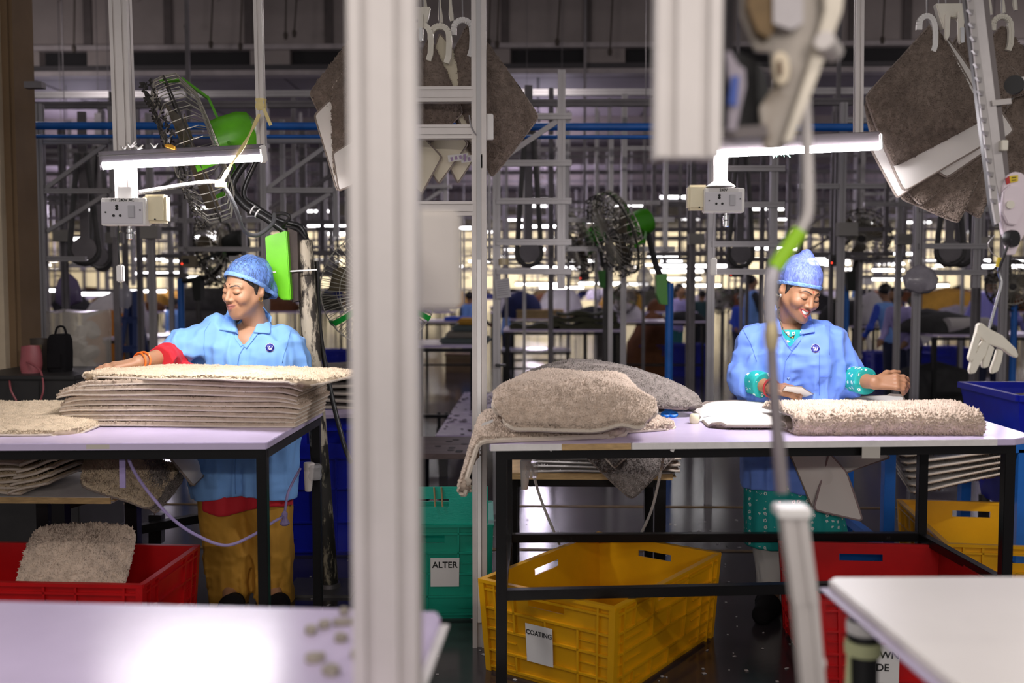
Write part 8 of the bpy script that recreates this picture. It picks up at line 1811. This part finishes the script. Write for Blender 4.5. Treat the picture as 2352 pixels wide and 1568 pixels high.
# blue trestle ladder
t = thing('step_ladder', 'blue steel step ladder left of the rug-stack worker', 'ladder', (P(300, 760, 9).x, 9, 0))
xa, xb = P(285, 700, 9).x, P(325, 700, 9).x; zt4 = P(305, 668, 9).z
for x, sx in ((xa, -.14), (xb, .14)):
    for sy in (-.3, .3): b = MB(); b.bar(V(x + sx * .3, 9 + sy, 0), V((x + xa + xb) / 3 + 0, 9, zt4), .04, .03); b.build('leg', mat('navy_paint', (.01, .03, .14), .5), t)
for k in range(4): z_ = zt4 * (k + 1) / 5; b = MB(); b.bar(V(xa, 9 - .3 * (1 - z_ / zt4), z_), V(xb, 9 - .3 * (1 - z_ / zt4), z_), .03, .06, up=(0, 0, 1)); b.build('step', mat('navy_paint', (.01, .03, .14)), t)
# hanging bits: paper sheet, plastic bags, cable coils, ring of tape
t = thing('paper_sheet', 'printed paper sheet hanging on the aluminium post right of the bright upright', 'paper', P(1155, 665, 5.85)); b = MB(); c = P(1155, 662, 5.82); b.box(c, (.085, .004, .11), Euler((0, -.12, 0)).to_matrix()); b.build('sheet', mat('paper_grey', (.42, .40, .42), .7), t)
for k in range(7): b = MB(); b.box(c + V(.0, -.004, .04 - .013 * k), (.065, .001, .002), Euler((0, -.12, 0)).to_matrix()); b.build('print_line', mat('print_grey', (.15, .14, .16), .8), t)
b = MB(); b.lathe([(.025, 0), (.03, 0), (.03, .035), (.025, .035)], P(1157, 608, 5.85), (0, 0, 1), 16); tag(b.build('tape_roll', mat('tape_tan', (.45, .36, .22), .4)), 'roll of tan tape standing on a rung right of the bright upright', 'tape')
def bag_h(label, px, py, Y, w_, h_, m): c = P(px, py, Y); o = blob('plastic_bag', [(V(c.x, Y, c.z + h_ * k), max(.005, w_ * s), max(.005, w_ * .4 * s)) for k, s in ((-.5, .5), (-.35, .9), (0, 1), (.3, .7), (.5, .2))], m, None, int(px), .015, 12); tag(o, label, 'bag'); q = MB(); q.tube([V(c.x, Y, c.z + h_ * .45), V(c.x, Y, 6.2)], .004, 5); q.build('string', ALU_D, o); return o
FILM = mat('film_grey', (.35, .32, .36), .2, var=.3, vscale=10)
bag_h('grey plastic bag hanging right of the smiling worker', 2115, 640, 6.4, .11, .17, FILM); bag_h('violet grey plastic bag hanging left of the step ladder', 158, 665, 8.5, .12, .28, mat('film_violet', (.16, .12, .24), .3)); bag_h('small clear bag below the white pull switch', 283, 675, 7.6, .06, .2, mat('film_clear', (.5, .48, .55), .2, alpha=.6)); bag_h('clear bag hanging by the green fan box', 1480, 640, 8, .06, .2, mat('film_clear', (.5, .48, .55)))
for (px, py, Y, lb) in ((436, 600, 7.9, 'small beige control box on a post behind the worker'), (1342, 635, 12, 'small dark control box under the far tube lamps'), (1690, 625, 9, 'small dark control box left of the smiling worker\'s cap'), (1922, 598, 8, 'dark control box with a red light above the sewing machine')):
    p = P(px, py, Y); t = thing('control_unit', lb, 'control box', p); b = MB(); b.box(p, (.12, .07, .09)); b.build('case', mat('case_tan', (.22, .18, .12), .5) if px == 436 else mat('case_dark', (.05, .045, .045), .5), t, bevel=.006); b = MB(); b.box(p + V(-.02, -.037, 0), (.05, .004, .04)); b.build('display', BLACKP, t); b = MB(); b.lathe([(.006, 0), (.006, .004)], p + V(-.05, -.037, -.02), (0, -1, 0), 8); b.build('indicator', mat('led_red', (1, .05, .02), .4, emit=((1, .05, .02), 3)), t); b = MB(); b.bar(p + V(0, .04, -.0), V(p.x, p.y + .04, ZC if Y > BY else 6.2), .03); b.build('drop_post', ALU_D, t)
b = MB(); c = P(1150, 838, 5.86); b.box(c, (.06, .06, .012)); tag(b.build('tape_band', mat('tape_black', (.02, .02, .02), .5)), 'black tape band around the post right of the bright upright', 'tape')

# rows of benches with cloth heaps that fill the far hall
bt = thing('rear_work_table', 'x', 'table')
b = MB(); b.bx(-.9, .9, 0, .8, .83, .86); b.build('table_top', LAM, bt, loc=(0, 0, 0));
for x in (-.86, .86):
    for y_ in (.05, .75): b = MB(); b.bar(V(x, y_, 0), V(x, y_, .83), .04); b.build('leg', BLACK_PAINT, bt, loc=(0, 0, 0))
hp = []
for i, m_ in enumerate((DGREY, WHP, NAVYP, MUSTP, BROWNP, TANP, OLIVE)):
    o = mound('rear_fabric_heap', 'x', 0, 0, 0, .5, .3, .34, m_, 40 + i, .06, 5); hp.append([o, ['charcoal', 'white', 'navy', 'mustard', 'brown', 'tan', 'olive'][i], False])
first = True
for row, (Yx, n) in enumerate(((18.2, 9), (22.2, 11), (26.5, 13), (32.5, 14), (39.5, 14))):
    rn = ['first', 'second', 'third', 'fourth', 'last'][row]
    for i in range(n):
        x = (-.56 + 1.12 * (i + .5 + rr.uniform(-.12, .12)) / n) * Yx; o = bt if first else dup(bt)
        first = False; o.location = (x, Yx, 0); o['label'] = 'work table in the %s far bench row' % rn; o['group'] = 'far bench row %d' % (row + 1)
        for k in range(2):
            h_ = rr.choice(hp); q = h_[0] if not h_[2] else h_[0].copy()
            if h_[2]: COL.objects.link(q)
            h_[2] = True; q.location = (x - .42 + .84 * k, Yx + .4, .86); q.scale = (.8, .8, rr.uniform(.5, 1.3)); q['label'] = '%s cloth heap on the %s far bench row' % (h_[1], rn); q['group'] = '%s heaps on far bench row %d' % (h_[1], row + 1)
# ---------------------------------------------------------------- look-alikes are told apart by their order in the picture
ORD = ['first', 'second', 'third', 'fourth', 'fifth', 'sixth', 'seventh', 'eighth', 'ninth', 'tenth', 'eleventh', 'twelfth', '13th', '14th', '15th', '16th', '17th', '18th', '19th', '20th', '21st', '22nd', '23rd', '24th', '25th', '26th', '27th', '28th', '29th', '30th', '31st', '32nd', '33rd', '34th', '35th']
same = {}
for o in list(SC.objects):
    if o.parent is None and o.get('label') and o.get('group'): same.setdefault(o['label'], []).append(o)
def screen_x(o):
    p = o.location if o.type == 'EMPTY' or o.location.length > 0 else sum((Vector(c) for c in o.bound_box), Vector()) / 8
    d = Vector(p) - CPOS; return d.dot(_r) / d.dot(_f)
for lb, os_ in same.items():
    if len(os_) > 1:
        for i, o in enumerate(sorted(os_, key=screen_x)): o['label'] = lb + ', %s from the left' % ORD[min(i, 34)]
